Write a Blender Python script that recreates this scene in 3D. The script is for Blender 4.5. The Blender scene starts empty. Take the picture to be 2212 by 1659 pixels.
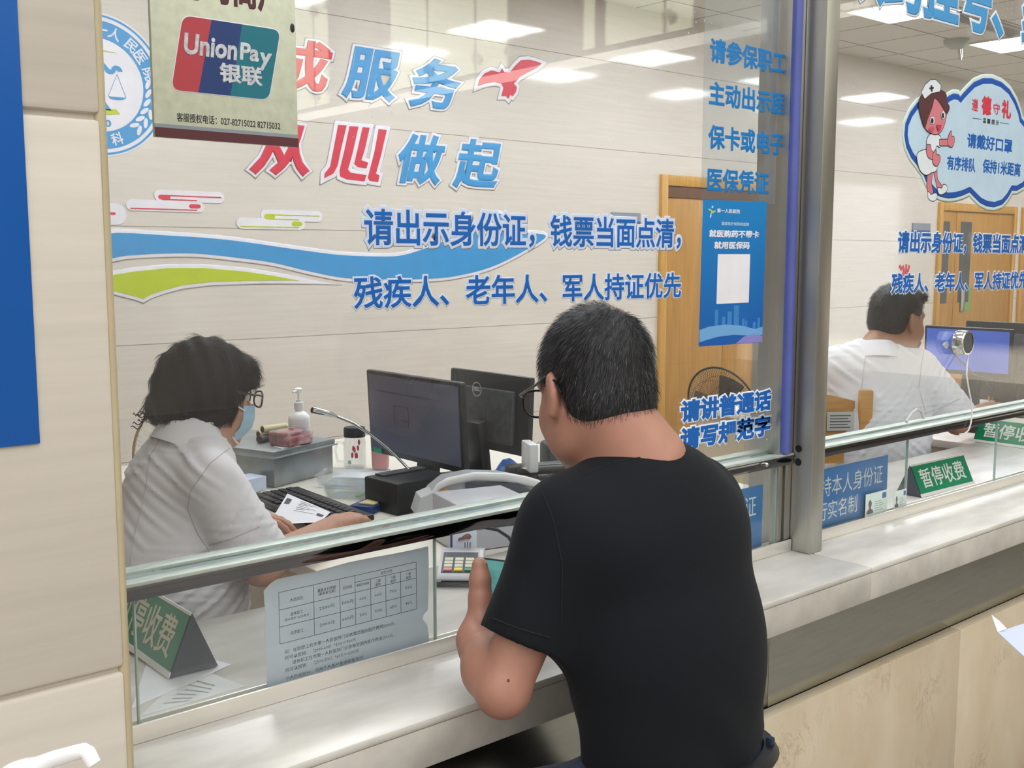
import bpy, bmesh, math, random
import numpy as np
from mathutils import Vector, Matrix, Euler

SC = bpy.context.scene
COL = SC.collection
random.seed(7)
rng = np.random.default_rng(7)
PI = math.pi

# ------------------------------------------------------------------ camera, world, exposure
F_PX, YAW, PITCH = 2317.0, 0.7067, 0.11672
CAM = Vector((0.0, -1.515, 1.62))
cd = bpy.data.cameras.new('camera')
cam = bpy.data.objects.new('camera', cd)
COL.objects.link(cam)
cd.sensor_fit = 'HORIZONTAL'
cd.sensor_width = 36.0
cd.lens = F_PX / 2212.0 * 36.0
cd.clip_start = 0.02
cam.location = CAM
cam.rotation_euler = Euler((PI / 2 - PITCH, 0, -YAW), 'XYZ')
SC.camera = cam

wd = bpy.data.worlds.new('world')
SC.world = wd
wd.use_nodes = True
bg = wd.node_tree.nodes['Background']
bg.inputs[0].default_value = (0.985, 0.99, 1.0, 1)
bg.inputs[1].default_value = 2.8
sl = bpy.data.lights.new('panel_sun', 'SUN'); panel_sun = bpy.data.objects.new('panel_sun', sl); COL.objects.link(panel_sun)   # added low sunlight, brightens the cladding panels mirrored in the window
sl.energy = 9.0; sl.angle = 0.02; sl.color = (1.0, 0.97, 0.88)
panel_sun.rotation_euler = Vector((1.0, 0.0, -0.268)).to_track_quat('-Z', 'Y').to_euler()
SC.view_settings.view_transform = 'Standard'
SC.view_settings.look = 'None'
SC.view_settings.exposure = 0.0
SC.view_settings.gamma = 1.0
LAMP_E = 24.0            # radiance of the ceiling lamp diffusers
SC.cycles.max_bounces = 8
SC.cycles.transparent_max_bounces = 24
SC.cycles.caustics_reflective = False
SC.cycles.caustics_refractive = False

# ------------------------------------------------------------------ geometry of the place (metres)
ZC = 0.904              # counter top
YW = 3.885              # back wall of the booths
ZCEIL = 3.38            # booth ceiling
ZBF = 0.12              # booth floor (raised)

_f = np.array([math.sin(YAW) * math.cos(PITCH), math.cos(YAW) * math.cos(PITCH), -math.sin(PITCH)])
_r = np.array([math.cos(YAW), -math.sin(YAW), 0.0])
_u = np.cross(_r, _f)
_c = np.array(CAM)
def ray(x, y): return _f + _r * (x - 1106) / F_PX - _u * (y - 829.5) / F_PX
def oY(x, y, Y=0.0):
    r = ray(x, y); return _c + r * (Y - _c[1]) / r[1]
def oZ(x, y, Z=ZC):
    r = ray(x, y); return _c + r * (Z - _c[2]) / r[2]
def oX(x, y, X):
    r = ray(x, y); return _c + r * (X - _c[0]) / r[0]
def oD(x, y, d): return _c + ray(x, y) * d

# ------------------------------------------------------------------ materials
def lin(c):
    if isinstance(c, str):
        c = c.lstrip('#'); c = [int(c[i:i + 2], 16) / 255 for i in (0, 2, 4)]
    return tuple((v / 12.92 if v <= 0.04045 else ((v + 0.055) / 1.055) ** 2.4) for v in c)
MATS = {}
def mat(name, col, rough=0.5, metal=0.0, var=0.05, scale=6.0, stretch=(1, 1, 1), bump=0.0, spec=0.5,
        emit=0.0, sss=0.0, sheen=0.0, coat=0.0, detail=4.0):
    if name in MATS: return MATS[name]
    m = bpy.data.materials.new(name); m.use_nodes = True
    nt = m.node_tree; N = nt.nodes; L = nt.links
    b = N['Principled BSDF']
    c = lin(col)
    tc = N.new('ShaderNodeTexCoord'); mp = N.new('ShaderNodeMapping'); no = N.new('ShaderNodeTexNoise')
    mp.inputs['Scale'].default_value = stretch
    no.inputs['Scale'].default_value = scale; no.inputs['Detail'].default_value = detail
    L.new(tc.outputs['Object'], mp.inputs[0]); L.new(mp.outputs[0], no.inputs['Vector'])
    rp = N.new('ShaderNodeValToRGB')
    lo = tuple(max(0, v * (1 - var)) for v in c); hi = tuple(min(1, v * (1 + var)) for v in c)
    rp.color_ramp.elements[0].position = 0.3; rp.color_ramp.elements[0].color = (*lo, 1)
    rp.color_ramp.elements[1].position = 0.7; rp.color_ramp.elements[1].color = (*hi, 1)
    L.new(no.outputs['Fac'], rp.inputs[0]); L.new(rp.outputs[0], b.inputs['Base Color'])
    b.inputs['Roughness'].default_value = rough; b.inputs['Metallic'].default_value = metal
    b.inputs['Specular IOR Level'].default_value = spec
    if sss: b.inputs['Subsurface Weight'].default_value = sss; b.inputs['Subsurface Scale'].default_value = 0.02; b.inputs['Subsurface Radius'].default_value = (1, .4, .25)
    if sheen: b.inputs['Sheen Weight'].default_value = sheen
    if coat: b.inputs['Coat Weight'].default_value = coat
    if emit:
        b.inputs['Emission Strength'].default_value = emit
        L.new(rp.outputs[0], b.inputs['Emission Color'])
    if bump:
        bp = N.new('ShaderNodeBump'); bp.inputs['Strength'].default_value = bump; bp.inputs['Distance'].default_value = 0.01
        L.new(no.outputs['Fac'], bp.inputs['Height']); L.new(bp.outputs[0], b.inputs['Normal'])
    MATS[name] = m
    return m

def clear_mat(name, tint=(1, 1, 1), f0=0.04, haze=0.0, hcol=(0.9, 0.9, 0.9), speck=0.0, hscale=3.0, rough=0.0, tscale=1.0):
    """thin clear sheet: see-through, mirror reflection growing towards grazing, optional dust"""
    if name in MATS: return MATS[name]
    m = bpy.data.materials.new(name); m.use_nodes = True
    nt = m.node_tree; N = nt.nodes; L = nt.links
    N.remove(N['Principled BSDF'])
    out = N['Material Output']
    tr = N.new('ShaderNodeBsdfTransparent'); tr.inputs[0].default_value = (*tint, 1)
    gl = N.new('ShaderNodeBsdfGlossy'); gl.inputs['Roughness'].default_value = rough
    lw = N.new('ShaderNodeLayerWeight'); lw.inputs['Blend'].default_value = 0.5
    pw = N.new('ShaderNodeMath'); pw.operation = 'POWER'; pw.inputs[1].default_value = 5.0
    L.new(lw.outputs['Facing'], pw.inputs[0])
    ma = N.new('ShaderNodeMath'); ma.operation = 'MULTIPLY_ADD'; ma.inputs[1].default_value = 1 - f0; ma.inputs[2].default_value = f0
    L.new(pw.outputs[0], ma.inputs[0])
    mx = N.new('ShaderNodeMixShader')
    L.new(ma.outputs[0], mx.inputs[0]); L.new(tr.outputs[0], mx.inputs[1]); L.new(gl.outputs[0], mx.inputs[2])
    last = mx
    if haze or speck:
        df = N.new('ShaderNodeBsdfDiffuse'); df.inputs[0].default_value = (*hcol, 1)
        tc = N.new('ShaderNodeTexCoord')
        no = N.new('ShaderNodeTexNoise'); no.inputs['Scale'].default_value = hscale; no.inputs['Detail'].default_value = 8
        L.new(tc.outputs['Object'], no.inputs['Vector'])
        mr = N.new('ShaderNodeMapRange'); mr.inputs[1].default_value = 0.35; mr.inputs[2].default_value = 0.8; mr.inputs[4].default_value = haze * 2
        L.new(no.outputs['Fac'], mr.inputs[0])
        fac = mr.outputs[0]
        if speck:
            vo = N.new('ShaderNodeTexVoronoi'); vo.inputs['Scale'].default_value = 55 * tscale
            L.new(tc.outputs['Object'], vo.inputs['Vector'])
            n2 = N.new('ShaderNodeTexNoise'); n2.inputs['Scale'].default_value = 2.2
            L.new(tc.outputs['Object'], n2.inputs['Vector'])
            m2 = N.new('ShaderNodeMapRange'); m2.inputs[1].default_value = 0.56; m2.inputs[2].default_value = 0.75; m2.inputs[3].default_value = 0.0; m2.inputs[4].default_value = 0.16
            L.new(n2.outputs['Fac'], m2.inputs[0])
            lt = N.new('ShaderNodeMath'); lt.operation = 'LESS_THAN'
            L.new(vo.outputs['Distance'], lt.inputs[0]); L.new(m2.outputs[0], lt.inputs[1])
            mu = N.new('ShaderNodeMath'); mu.operation = 'MULTIPLY'; mu.inputs[1].default_value = speck
            L.new(lt.outputs[0], mu.inputs[0])
            ad = N.new('ShaderNodeMath'); ad.operation = 'MAXIMUM'
            L.new(fac, ad.inputs[0]); L.new(mu.outputs[0], ad.inputs[1]); fac = ad.outputs[0]
        m3 = N.new('ShaderNodeMixShader')
        L.new(fac, m3.inputs[0]); L.new(mx.outputs[0], m3.inputs[1]); L.new(df.outputs[0], m3.inputs[2])
        last = m3
    L.new(last.outputs[0], out.inputs['Surface'])
    MATS[name] = m
    return m

def tile_mat(name, col, joint, w, h, off, rough=0.25, joint_w=0.003, zshift=0.0, xshift=0.0, streak=0.05, spec=0.5):
    """beige wood-grain wall tile, joints from a brick pattern in the wall's own x-z plane"""
    if name in MATS: return MATS[name]
    m = bpy.data.materials.new(name); m.use_nodes = True
    nt = m.node_tree; N = nt.nodes; L = nt.links; b = N['Principled BSDF']
    tc = N.new('ShaderNodeTexCoord'); sp = N.new('ShaderNodeSeparateXYZ'); cb = N.new('ShaderNodeCombineXYZ')
    L.new(tc.outputs['Object'], sp.inputs[0])
    ax = N.new('ShaderNodeMath'); ax.inputs[1].default_value = xshift; L.new(sp.outputs[0], ax.inputs[0])
    az = N.new('ShaderNodeMath'); az.inputs[1].default_value = zshift; L.new(sp.outputs[2], az.inputs[0])
    L.new(ax.outputs[0], cb.inputs[0]); L.new(az.outputs[0], cb.inputs[1])
    br = N.new('ShaderNodeTexBrick'); br.offset = off; br.inputs['Scale'].default_value = 1.0
    br.inputs['Brick Width'].default_value = w; br.inputs['Row Height'].default_value = h
    br.inputs['Mortar Size'].default_value = joint_w; br.inputs['Mortar Smooth'].default_value = 0.1
    br.inputs['Bias'].default_value = -1.0
    L.new(cb.outputs[0], br.inputs['Vector'])
    mp = N.new('ShaderNodeMapping'); mp.inputs['Scale'].default_value = (1.6, 1.6, 38)
    L.new(tc.outputs['Object'], mp.inputs[0])
    n1 = N.new('ShaderNodeTexNoise'); n1.inputs['Scale'].default_value = 1.3; n1.inputs['Detail'].default_value = 7; n1.inputs['Roughness'].default_value = 0.65
    L.new(mp.outputs[0], n1.inputs['Vector'])
    c = lin(col); rp = N.new('ShaderNodeValToRGB')
    rp.color_ramp.elements[0].position = 0.3; rp.color_ramp.elements[0].color = (*[v * (1 - streak) for v in c], 1)
    rp.color_ramp.elements[1].position = 0.68; rp.color_ramp.elements[1].color = (*[min(1, v * (1 + streak)) for v in c], 1)
    L.new(n1.outputs['Fac'], rp.inputs[0])
    mx = N.new('ShaderNodeMix'); mx.data_type = 'RGBA'
    L.new(br.outputs['Fac'], mx.inputs['Factor']); L.new(rp.outputs[0], mx.inputs[6]); mx.inputs[7].default_value = (*lin(joint), 1)
    L.new(mx.outputs[2], b.inputs['Base Color'])
    b.inputs['Roughness'].default_value = rough; b.inputs['Specular IOR Level'].default_value = spec
    MATS[name] = m
    return m

# ------------------------------------------------------------------ mesh builder
class MB:
    def __init__(s): s.bm = bmesh.new()
    def _merge(s, tb, M=None):
        if M is not None: bmesh.ops.transform(tb, matrix=M, verts=tb.verts)
        me = bpy.data.meshes.new('tmp'); tb.to_mesh(me); tb.free(); s.bm.from_mesh(me); bpy.data.meshes.remove(me)
        return s
    def box(s, lo, hi, bev=0.0, seg=2, rot=None, piv=None):
        tb = bmesh.new(); bmesh.ops.create_cube(tb, size=1.0)
        lo = Vector(lo); hi = Vector(hi); c = (lo + hi) / 2; d = hi - lo
        bmesh.ops.scale(tb, vec=d, verts=tb.verts)
        if bev > 0: bmesh.ops.bevel(tb, geom=tb.edges[:], offset=min(bev, min(d) * 0.49), segments=seg, profile=0.5, affect='EDGES', clamp_overlap=True)
        M = Matrix.Translation(c)
        if rot is not None:
            p = Vector(piv) if piv is not None else c
            M = Matrix.Translation(p) @ Euler(rot).to_matrix().to_4x4() @ Matrix.Translation(-p) @ M
        return s._merge(tb, M)
    def cyl(s, p0, p1, r0, r1=None, seg=20, caps=True):
        r1 = r0 if r1 is None else r1
        p0 = Vector(p0); p1 = Vector(p1); d = p1 - p0
        tb = bmesh.new(); bmesh.ops.create_cone(tb, cap_ends=caps, segments=seg, radius1=r0, radius2=r1, depth=d.length)
        M = Matrix.Translation((p0 + p1) / 2) @ d.to_track_quat('Z', 'Y').to_matrix().to_4x4()
        return s._merge(tb, M)
    def sph(s, c, r, rot=None, seg=20):
        tb = bmesh.new(); bmesh.ops.create_uvsphere(tb, u_segments=seg, v_segments=max(6, seg // 2), radius=1.0)
        if isinstance(r, (int, float)): r = (r, r, r)
        M = Matrix.Translation(Vector(c)) @ (Euler(rot).to_matrix().to_4x4() if rot else Matrix.Identity(4)) @ Matrix.Diagonal((*r, 1))
        return s._merge(tb, M)
    def lathe(s, prof, c=(0, 0, 0), seg=28, M=None):
        tb = bmesh.new(); rings = []
        for r, z in prof:
            rings.append([tb.verts.new((r * math.cos(2 * PI * k / seg), r * math.sin(2 * PI * k / seg), z)) for k in range(seg)] if r > 1e-6 else [tb.verts.new((0, 0, z))])
        for a, b in zip(rings, rings[1:]):
            for k in range(seg):
                q = [a[k % len(a)], a[(k + 1) % len(a)], b[(k + 1) % len(b)], b[k % len(b)]]
                u = []
                for v in q:
                    if v not in u: u.append(v)
                if len(u) > 2:
                    try: tb.faces.new(u)
                    except ValueError: pass
        return s._merge(tb, (Matrix.Translation(Vector(c)) if M is None else M))
    def tube(s, pts, r, seg=8, caps=True):
        pts = [Vector(p) for p in pts]; n = len(pts)
        rr = r if hasattr(r, '__len__') else [r] * n
        tb = bmesh.new(); rings = []; nrm = None
        for i in range(n):
            t = (pts[min(i + 1, n - 1)] - pts[max(i - 1, 0)]).normalized()
            if nrm is None:
                nrm = t.orthogonal().normalized()
            nrm = (nrm - t * nrm.dot(t)).normalized(); bn = t.cross(nrm)
            rings.append([tb.verts.new(pts[i] + (nrm * math.cos(2 * PI * k / seg) + bn * math.sin(2 * PI * k / seg)) * rr[i]) for k in range(seg)])
        for a, b in zip(rings, rings[1:]):
            for k in range(seg): tb.faces.new((a[k], a[(k + 1) % seg], b[(k + 1) % seg], b[k]))
        if caps:
            tb.faces.new(rings[0][::-1]); tb.faces.new(rings[-1])
        return s._merge(tb)
    def prism(s, poly, depth, M=None):
        """poly in local x-y, extruded along local -z .. 0 (front face at z=0)"""
        tb = bmesh.new()
        a = [tb.verts.new((x, y, 0)) for x, y in poly]; b = [tb.verts.new((x, y, -depth)) for x, y in poly]
        n = len(poly)
        f = tb.faces.new(a); g = tb.faces.new(b[::-1])
        for k in range(n): tb.faces.new((a[k], b[k], b[(k + 1) % n], a[(k + 1) % n]))
        bmesh.ops.triangulate(tb, faces=[f, g])
        return s._merge(tb, M)
    def grid(s, fn, nu, nv, thick=0.0):
        tb = bmesh.new(); g = [[tb.verts.new(fn(i / nu, j / nv)) for j in range(nv + 1)] for i in range(nu + 1)]
        for i in range(nu):
            for j in range(nv): tb.faces.new((g[i][j], g[i + 1][j], g[i + 1][j + 1], g[i][j + 1]))
        if thick:
            tb.normal_update()
            fs = tb.faces[:]
            bmesh.ops.solidify(tb, geom=fs, thickness=thick)
        return s._merge(tb)
    def raw(s, verts, faces):
        me = bpy.data.meshes.new('tmp'); me.from_pydata([tuple(v) for v in verts], [], [tuple(f) for f in faces]); s.bm.from_mesh(me); bpy.data.meshes.remove(me); return s
    def mesh(s, name, smooth=0):
        bmesh.ops.recalc_face_normals(s.bm, faces=s.bm.faces)
        me = bpy.data.meshes.new(name)
        if smooth:
            for f in s.bm.faces: f.smooth = True
            for e in s.bm.edges:
                if len(e.link_faces) == 2 and e.calc_face_angle(0) > math.radians(smooth): e.smooth = False
        s.bm.to_mesh(me); s.bm.free()
        return me

def FRONT(x=0, y=0, z=0, sx=1, sz=1):      # local x-y plane -> world x-z plane facing -y
    return Matrix.Translation((x, y, z)) @ Matrix.Rotation(PI / 2, 4, 'X') @ Matrix.Diagonal((sx, sz, 1, 1))

def link(name, me, m, parent=None):
    o = bpy.data.objects.new(name, me); COL.objects.link(o)
    if m is not None: me.materials.append(m)
    if parent is not None: o.parent = parent
    return o
def part(name, mb, m, parent, smooth=40, world=True, label=None):
    """a part; coordinates given in the world, stored relative to its root"""
    me = mb.mesh(name, smooth) if isinstance(mb, MB) else mb
    if world and parent is not None:
        r = parent
        off = Vector((0, 0, 0))
        while r is not None: off += r.location; r = r.parent
        me.transform(Matrix.Translation(-off))
    o = link(name, me, m, parent)
    if label: o['label'] = label
    return o
def tag(o, label=None, cat=None, group=None, kind=None):
    if label: o['label'] = label
    if cat: o['category'] = cat
    if group: o['group'] = group
    if kind: o['kind'] = kind
    return o
def thing(name, label, cat, loc=(0, 0, 0), group=None, rotz=0.0):
    o = bpy.data.objects.new(name, None); COL.objects.link(o)
    o.empty_display_size = 0.05
    o.location = loc; o.rotation_euler = (0, 0, rotz)
    return tag(o, label, cat, group)
def solo(name, mb, m, label, cat, group=None, smooth=40):
    me = mb.mesh(name, smooth) if isinstance(mb, MB) else mb
    co = np.empty(len(me.vertices) * 3); me.vertices.foreach_get('co', co); co = co.reshape(-1, 3)
    c = Vector(((co[:, 0].min() + co[:, 0].max()) / 2, (co[:, 1].min() + co[:, 1].max()) / 2, co[:, 2].min()))
    me.transform(Matrix.Translation(-c))
    o = link(name, me, m); o.location = c
    return tag(o, label, cat, group)
def struct(name, mb, m, parent=None, smooth=40):
    me = mb.mesh(name, smooth) if isinstance(mb, MB) else mb
    if parent is not None: return part(name, me, m, parent)
    o = link(name, me, m); o['kind'] = 'structure'
    return o
def dup(root, loc=None, rotz=None, label=None):
    r = root.copy(); COL.objects.link(r)
    if loc is not None: r.location = loc
    if rotz is not None: r.rotation_euler = (0, 0, rotz)
    if label: r['label'] = label
    for ch in list(root.children):
        c = ch.copy(); COL.objects.link(c); c.parent = r
        for g in list(ch.children):
            d = g.copy(); COL.objects.link(d); d.parent = c
    return r

# ------------------------------------------------------------------ lettering
def _text(body, bevel, size=1.0, spacing=1.0, res=3, align='LEFT', line=1.0):
    c = bpy.data.curves.new('t', 'FONT'); c.body = body; c.size = size; c.resolution_u = res
    c.bevel_depth = bevel; c.bevel_resolution = 1; c.space_character = spacing; c.align_x = align; c.space_line = line
    o = bpy.data.objects.new('t', c); COL.objects.link(o)
    dg = bpy.context.evaluated_depsgraph_get(); dg.update()
    me = bpy.data.meshes.new_from_object(o.evaluated_get(dg))
    bpy.data.objects.remove(o); bpy.data.curves.remove(c)
    return me
def _co(me):
    a = np.empty(len(me.vertices) * 3); me.vertices.foreach_get('co', a); return a.reshape(-1, 3)
def text_fit(body, x0, x1, z0, z1, bold=0.02, outline=0.0, thick=0.0015, shear=0.0, spacing=1.0, res=3, line=1.0):
    """glyph mesh fitted to a box x0..x1, z0..z1 of a local upright plane (x right, y up, front +z); returns (glyphs, backing)"""
    g = _text(body, bold, spacing=spacing, res=res, line=line)
    a = _co(g); lo = a.min(0); hi = a.max(0)
    sx = (x1 - x0) / (hi[0] - lo[0]); sz = (z1 - z0) / (hi[1] - lo[1])
    def fit(me, t0, t1):
        b = _co(me).copy()
        h = max(b[:, 2].max(), 1e-9)
        w = np.empty_like(b)
        w[:, 0] = x0 + (b[:, 0] - lo[0]) * sx; w[:, 1] = z0 + (b[:, 1] - lo[1]) * sz
        w[:, 0] += shear * (w[:, 1] - z0)
        w[:, 2] = (b[:, 2] / h * 0.5 + 0.5) * (t1 - t0) + t0 if h > 1e-6 else t1
        me.vertices.foreach_set('co', w.ravel()); me.update()
        return me
    back = None
    if outline:
        back = fit(_text(body, bold + outline, spacing=spacing, res=res, line=line), 0.0, thick)
        return fit(g, thick * 1.02, thick * 2.02), back
    return fit(g, 0.0, thick), None
def place(me, M):
    me.transform(M); return me
# ------------------------------------------------------------------ materials of the place
M_WALL = tile_mat('wall_tile', '#dfd8cf', '#9a8f80', 60.0, 0.6, 0.5, rough=0.07, joint_w=0.0022, zshift=-0.58 + 6.0, xshift=0.666 + 0.6, streak=0.05)
M_PIL = tile_mat('pilaster_tile', '#cdc5ba', '#8d8173', 4.0, 60.0, 0.0, rough=0.35, joint_w=0.0005, zshift=6.0, xshift=3.3, streak=0.06)
M_TRIM = mat('tile_edge_bead', '#bbae8e', 0.4, var=0.06, scale=20)
M_STONE = mat('counter_stone', '#cfccc5', 0.3, var=0.16, scale=5, stretch=(1, 3, 3), detail=9)
M_APRON = mat('counter_apron_stone', '#c4c0b7', 0.35, var=0.15, scale=6, stretch=(2, 2, 2), detail=9)
M_STEEL = mat('brushed_steel', '#b9b8b2', 0.38, 1.0, var=0.05, scale=5, stretch=(60, 60, 1))
M_STEELP = mat('polished_steel', '#d4d5d3', 0.07, 1.0, var=0.05, scale=4)
M_ALU = mat('aluminium_channel', '#bcc6bf', 0.45, 0.35, var=0.14, scale=14, stretch=(2, 8, 8))
M_GROOVE = mat('channel_groove', '#7f908e', 0.4, 0.3, var=0.1, scale=12)
M_RAILF = mat('polished_rail_face', '#77787d', 0.06, 1.0, var=0.12, scale=3, stretch=(2, 1, 1))
M_FRAMEB = mat('bright_frame', '#e9e6de', 0.3, 0.5, var=0.05, scale=6)
M_KICK = mat('brushed_steel_panel', '#bcbdb4', 0.2, 1.0, var=0.06, scale=4, stretch=(2, 20, 20))
M_FILM = mat('blue_protective_film', '#5560a8', 0.35, var=0.1, scale=8)
M_BLACK = mat('black_plastic', '#1b1c20', 0.45, var=0.12, scale=30)
M_CEIL = None
M_WHITE = mat('white_paint', '#e6e5e0', 0.5, var=0.02)
M_WOOD = mat('orange_wood', '#c99a50', 0.42, var=0.12, scale=3.5, stretch=(14, 14, 1), detail=8)
M_WOODD = mat('door_leaf_wood', '#b98a4a', 0.42, var=0.12, scale=3.0, stretch=(12, 12, 1), detail=8)
M_FLOOR = mat('dark_granite', '#8f8a84', 0.25, var=0.25, scale=30, detail=8)
M_BFLOOR = mat('booth_floor_tile', '#b3aa9c', 0.3, var=0.06, scale=5)
M_GLASS = clear_mat('window_glass', (0.975, 0.985, 0.98), 0.055, haze=0.010, hscale=2.2, speck=0.5, tscale=1.0)
M_GLASS2 = clear_mat('low_pane_glass', (0.97, 0.985, 0.978), 0.04, haze=0.02, hscale=5)
M_GEDGE = mat('glass_edge', '#9fb5ad', 0.2, var=0.1)
def marble(name='cream_marble'):
    m = bpy.data.materials.new(name); m.use_nodes = True
    nt = m.node_tree; N = nt.nodes; L = nt.links; b = N['Principled BSDF']
    tc = N.new('ShaderNodeTexCoord')
    mp = N.new('ShaderNodeMapping'); mp.inputs['Scale'].default_value = (1.4, 1.4, 0.8)
    n1 = N.new('ShaderNodeTexNoise'); n1.inputs['Scale'].default_value = 5; n1.inputs['Detail'].default_value = 7
    L.new(tc.outputs['Object'], mp.inputs[0]); L.new(mp.outputs[0], n1.inputs['Vector'])
    r1 = N.new('ShaderNodeValToRGB')
    r1.color_ramp.elements[0].position = 0.3; r1.color_ramp.elements[0].color = (*lin('#cfbd9f'), 1)
    r1.color_ramp.elements[1].position = 0.7; r1.color_ramp.elements[1].color = (*lin('#dccfb8'), 1)
    L.new(n1.outputs['Fac'], r1.inputs[0])
    n2 = N.new('ShaderNodeTexNoise'); n2.inputs['Scale'].default_value = 7.5; n2.inputs['Detail'].default_value = 11; n2.inputs['Roughness'].default_value = 0.72
    n2.inputs['Distortion'].default_value = 1.2
    L.new(mp.outputs[0], n2.inputs['Vector'])
    s = N.new('ShaderNodeMath'); s.operation = 'SUBTRACT'; s.inputs[1].default_value = 0.5
    a = N.new('ShaderNodeMath'); a.operation = 'ABSOLUTE'
    L.new(n2.outputs['Fac'], s.inputs[0]); L.new(s.outputs[0], a.inputs[0])
    v = N.new('ShaderNodeMapRange'); v.inputs[1].default_value = 0.0; v.inputs[2].default_value = 0.022; v.inputs[3].default_value = 1.0; v.inputs[4].default_value = 0.0
    L.new(a.outputs[0], v.inputs[0])
    n3 = N.new('ShaderNodeTexNoise'); n3.inputs['Scale'].default_value = 4; n3.inputs['Detail'].default_value = 3
    L.new(tc.outputs['Object'], n3.inputs['Vector'])
    k = N.new('ShaderNodeMapRange'); k.inputs[1].default_value = 0.48; k.inputs[2].default_value = 0.66; k.inputs[4].default_value = 0.6
    L.new(n3.outputs['Fac'], k.inputs[0])
    mu = N.new('ShaderNodeMath'); mu.operation = 'MULTIPLY'; L.new(v.outputs[0], mu.inputs[0]); L.new(k.outputs[0], mu.inputs[1])
    mx = N.new('ShaderNodeMix'); mx.data_type = 'RGBA'
    L.new(mu.outputs[0], mx.inputs['Factor']); L.new(r1.outputs[0], mx.inputs[6]); mx.inputs[7].default_value = (*lin('#8a6a45'), 1)
    L.new(mx.outputs[2], b.inputs['Base Color']); b.inputs['Roughness'].default_value = 0.28
    return m
M_MARBLE = marble()
def ceiling_mat():
    m = bpy.data.materials.new('ceiling_tile'); m.use_nodes = True
    nt = m.node_tree; N = nt.nodes; L = nt.links; b = N['Principled BSDF']
    tc = N.new('ShaderNodeTexCoord'); mp = N.new('ShaderNodeMapping'); mp.inputs['Location'].default_value = (0.6 * 20 - 7.568, 0.6 * 20 - 2.985, 0)
    L.new(tc.outputs['Object'], mp.inputs[0])
    br = N.new('ShaderNodeTexBrick'); br.offset = 0.0; br.inputs['Scale'].default_value = 1
    br.inputs['Brick Width'].default_value = 0.6; br.inputs['Row Height'].default_value = 0.6; br.inputs['Mortar Size'].default_value = 0.008; br.inputs['Mortar Smooth'].default_value = 0.2
    br.inputs['Color1'].default_value = (*lin('#dad8d3'), 1); br.inputs['Color2'].default_value = (*lin('#d6d4cf'), 1); br.inputs['Mortar'].default_value = (*lin('#77736c'), 1)
    L.new(mp.outputs[0], br.inputs['Vector'])
    no = N.new('ShaderNodeTexNoise'); no.inputs['Scale'].default_value = 90
    L.new(tc.outputs['Object'], no.inputs['Vector'])
    bp = N.new('ShaderNodeBump'); bp.inputs['Strength'].default_value = 0.15; L.new(no.outputs['Fac'], bp.inputs['Height']); L.new(bp.outputs[0], b.inputs['Normal'])
    L.new(br.outputs['Color'], b.inputs['Base Color']); b.inputs['Roughness'].default_value = 0.8
    return m
M_CEIL = ceiling_mat()
M_LAMP = mat('lamp_diffuser', '#f8fbff', 0.5, var=0.0, emit=LAMP_E)

# ------------------------------------------------------------------ shell
struct('floor', MB().box((-7, -9.2, -0.1), (16.5, YW + 0.2, 0.0)), M_FLOOR)
struct('floor', MB().box((-1.6, 0.45, 0.0), (16.2, YW, ZBF)), M_BFLOOR)
struct('wall_back', MB().box((-1.8, YW, 0.0), (16.4, YW + 0.15, ZCEIL + 0.2)), M_WALL)
struct('wall_left', MB().box((-1.8, 0.3, 0.0), (-1.6, YW, ZCEIL + 0.2)), M_WALL)
struct('wall_right', MB().box((16.2, 0.0, 0.0), (16.4, YW, ZCEIL + 0.2)), M_WALL)
struct('ceiling', MB().box((-1.6, 0.06, ZCEIL), (16.2, YW, ZCEIL + 0.06)), M_CEIL)
struct('wall_front', MB().box((0.3, -0.05, 2.75), (16.4, 0.06, 6.6)), M_WHITE)
# tiled pilaster at the left with its rounded edge bead
XP, YP = 0.417, -0.365
pb = MB().box((-3.5, YP + 0.008, 0.0), (XP - 0.002, 0.30, 6.6))
for k in range(11): pb.box((-3.5, YP, max(0.0, -0.033 + 0.6 * k + 0.0028)), (XP, YP + 0.02, 0.567 + 0.6 * k - 0.0028), 0.0055, 2)
struct('wall_pilaster', pb, M_PIL)
tb = MB(); tb.cyl((XP + 0.002, YP + 0.009, 0), (XP + 0.002, YP + 0.009, 6.0), 0.0065, seg=16); tb.box((XP, YP + 0.01, 0), (XP + 0.0075, YP + 0.2, 6.0))
struct('trim_1', tb, M_TRIM)
# the hall behind the camera (seen only in reflections)
struct('wall_sun_block', MB().box((-7.2, -9.4, 0), (-7.0, 0.3, 4.5)), M_PIL)  # unseen wall added to keep the low sunlight off the counter
struct('wall_sky_block', MB().box((14.0, -9.2, 0), (14.2, -0.06, 6.6)), M_PIL)  # unseen wall added to block open sky in the window reflections
struct('ceiling_sky_block', MB().box((5.0, -9.2, 2.85), (14.0, -0.06, 2.92)), M_WHITE)  # unseen slab added to darken the hall below the panels
struct('wall_hall', MB().box((-7, -9.4, 0), (16.5, -9.2, 6.6)), M_PIL)
M_PALE = mat('pale_green_glass_cladding', '#d5dcc4', 0.08, var=0.03, scale=3, spec=0.7)
M_GREYC = mat('grey_cladding', '#4a4845', 0.4, var=0.05)
XH = 5.0
struct('wall_gallery', MB().box((XH + 0.10, -9.2, 2.92), (XH + 0.3, -0.06, 6.6)), M_GREYC)
hp = [(648, 0), (690, 0), (722, 1), (855, 0), (936, 0), (1040, 0), (1112, 1), (1176, 1), (1274, 0), (1304, 1), (1322, 0), (1455, 0), (1462, 0), (1520, 0)]
hy = []
for px, _ in hp:
    t = 250 - (px - 648) * (250 - 50) / (1520 - 648)
    hy.append(-oX(px, t, XH)[1])
g = MB()
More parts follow.
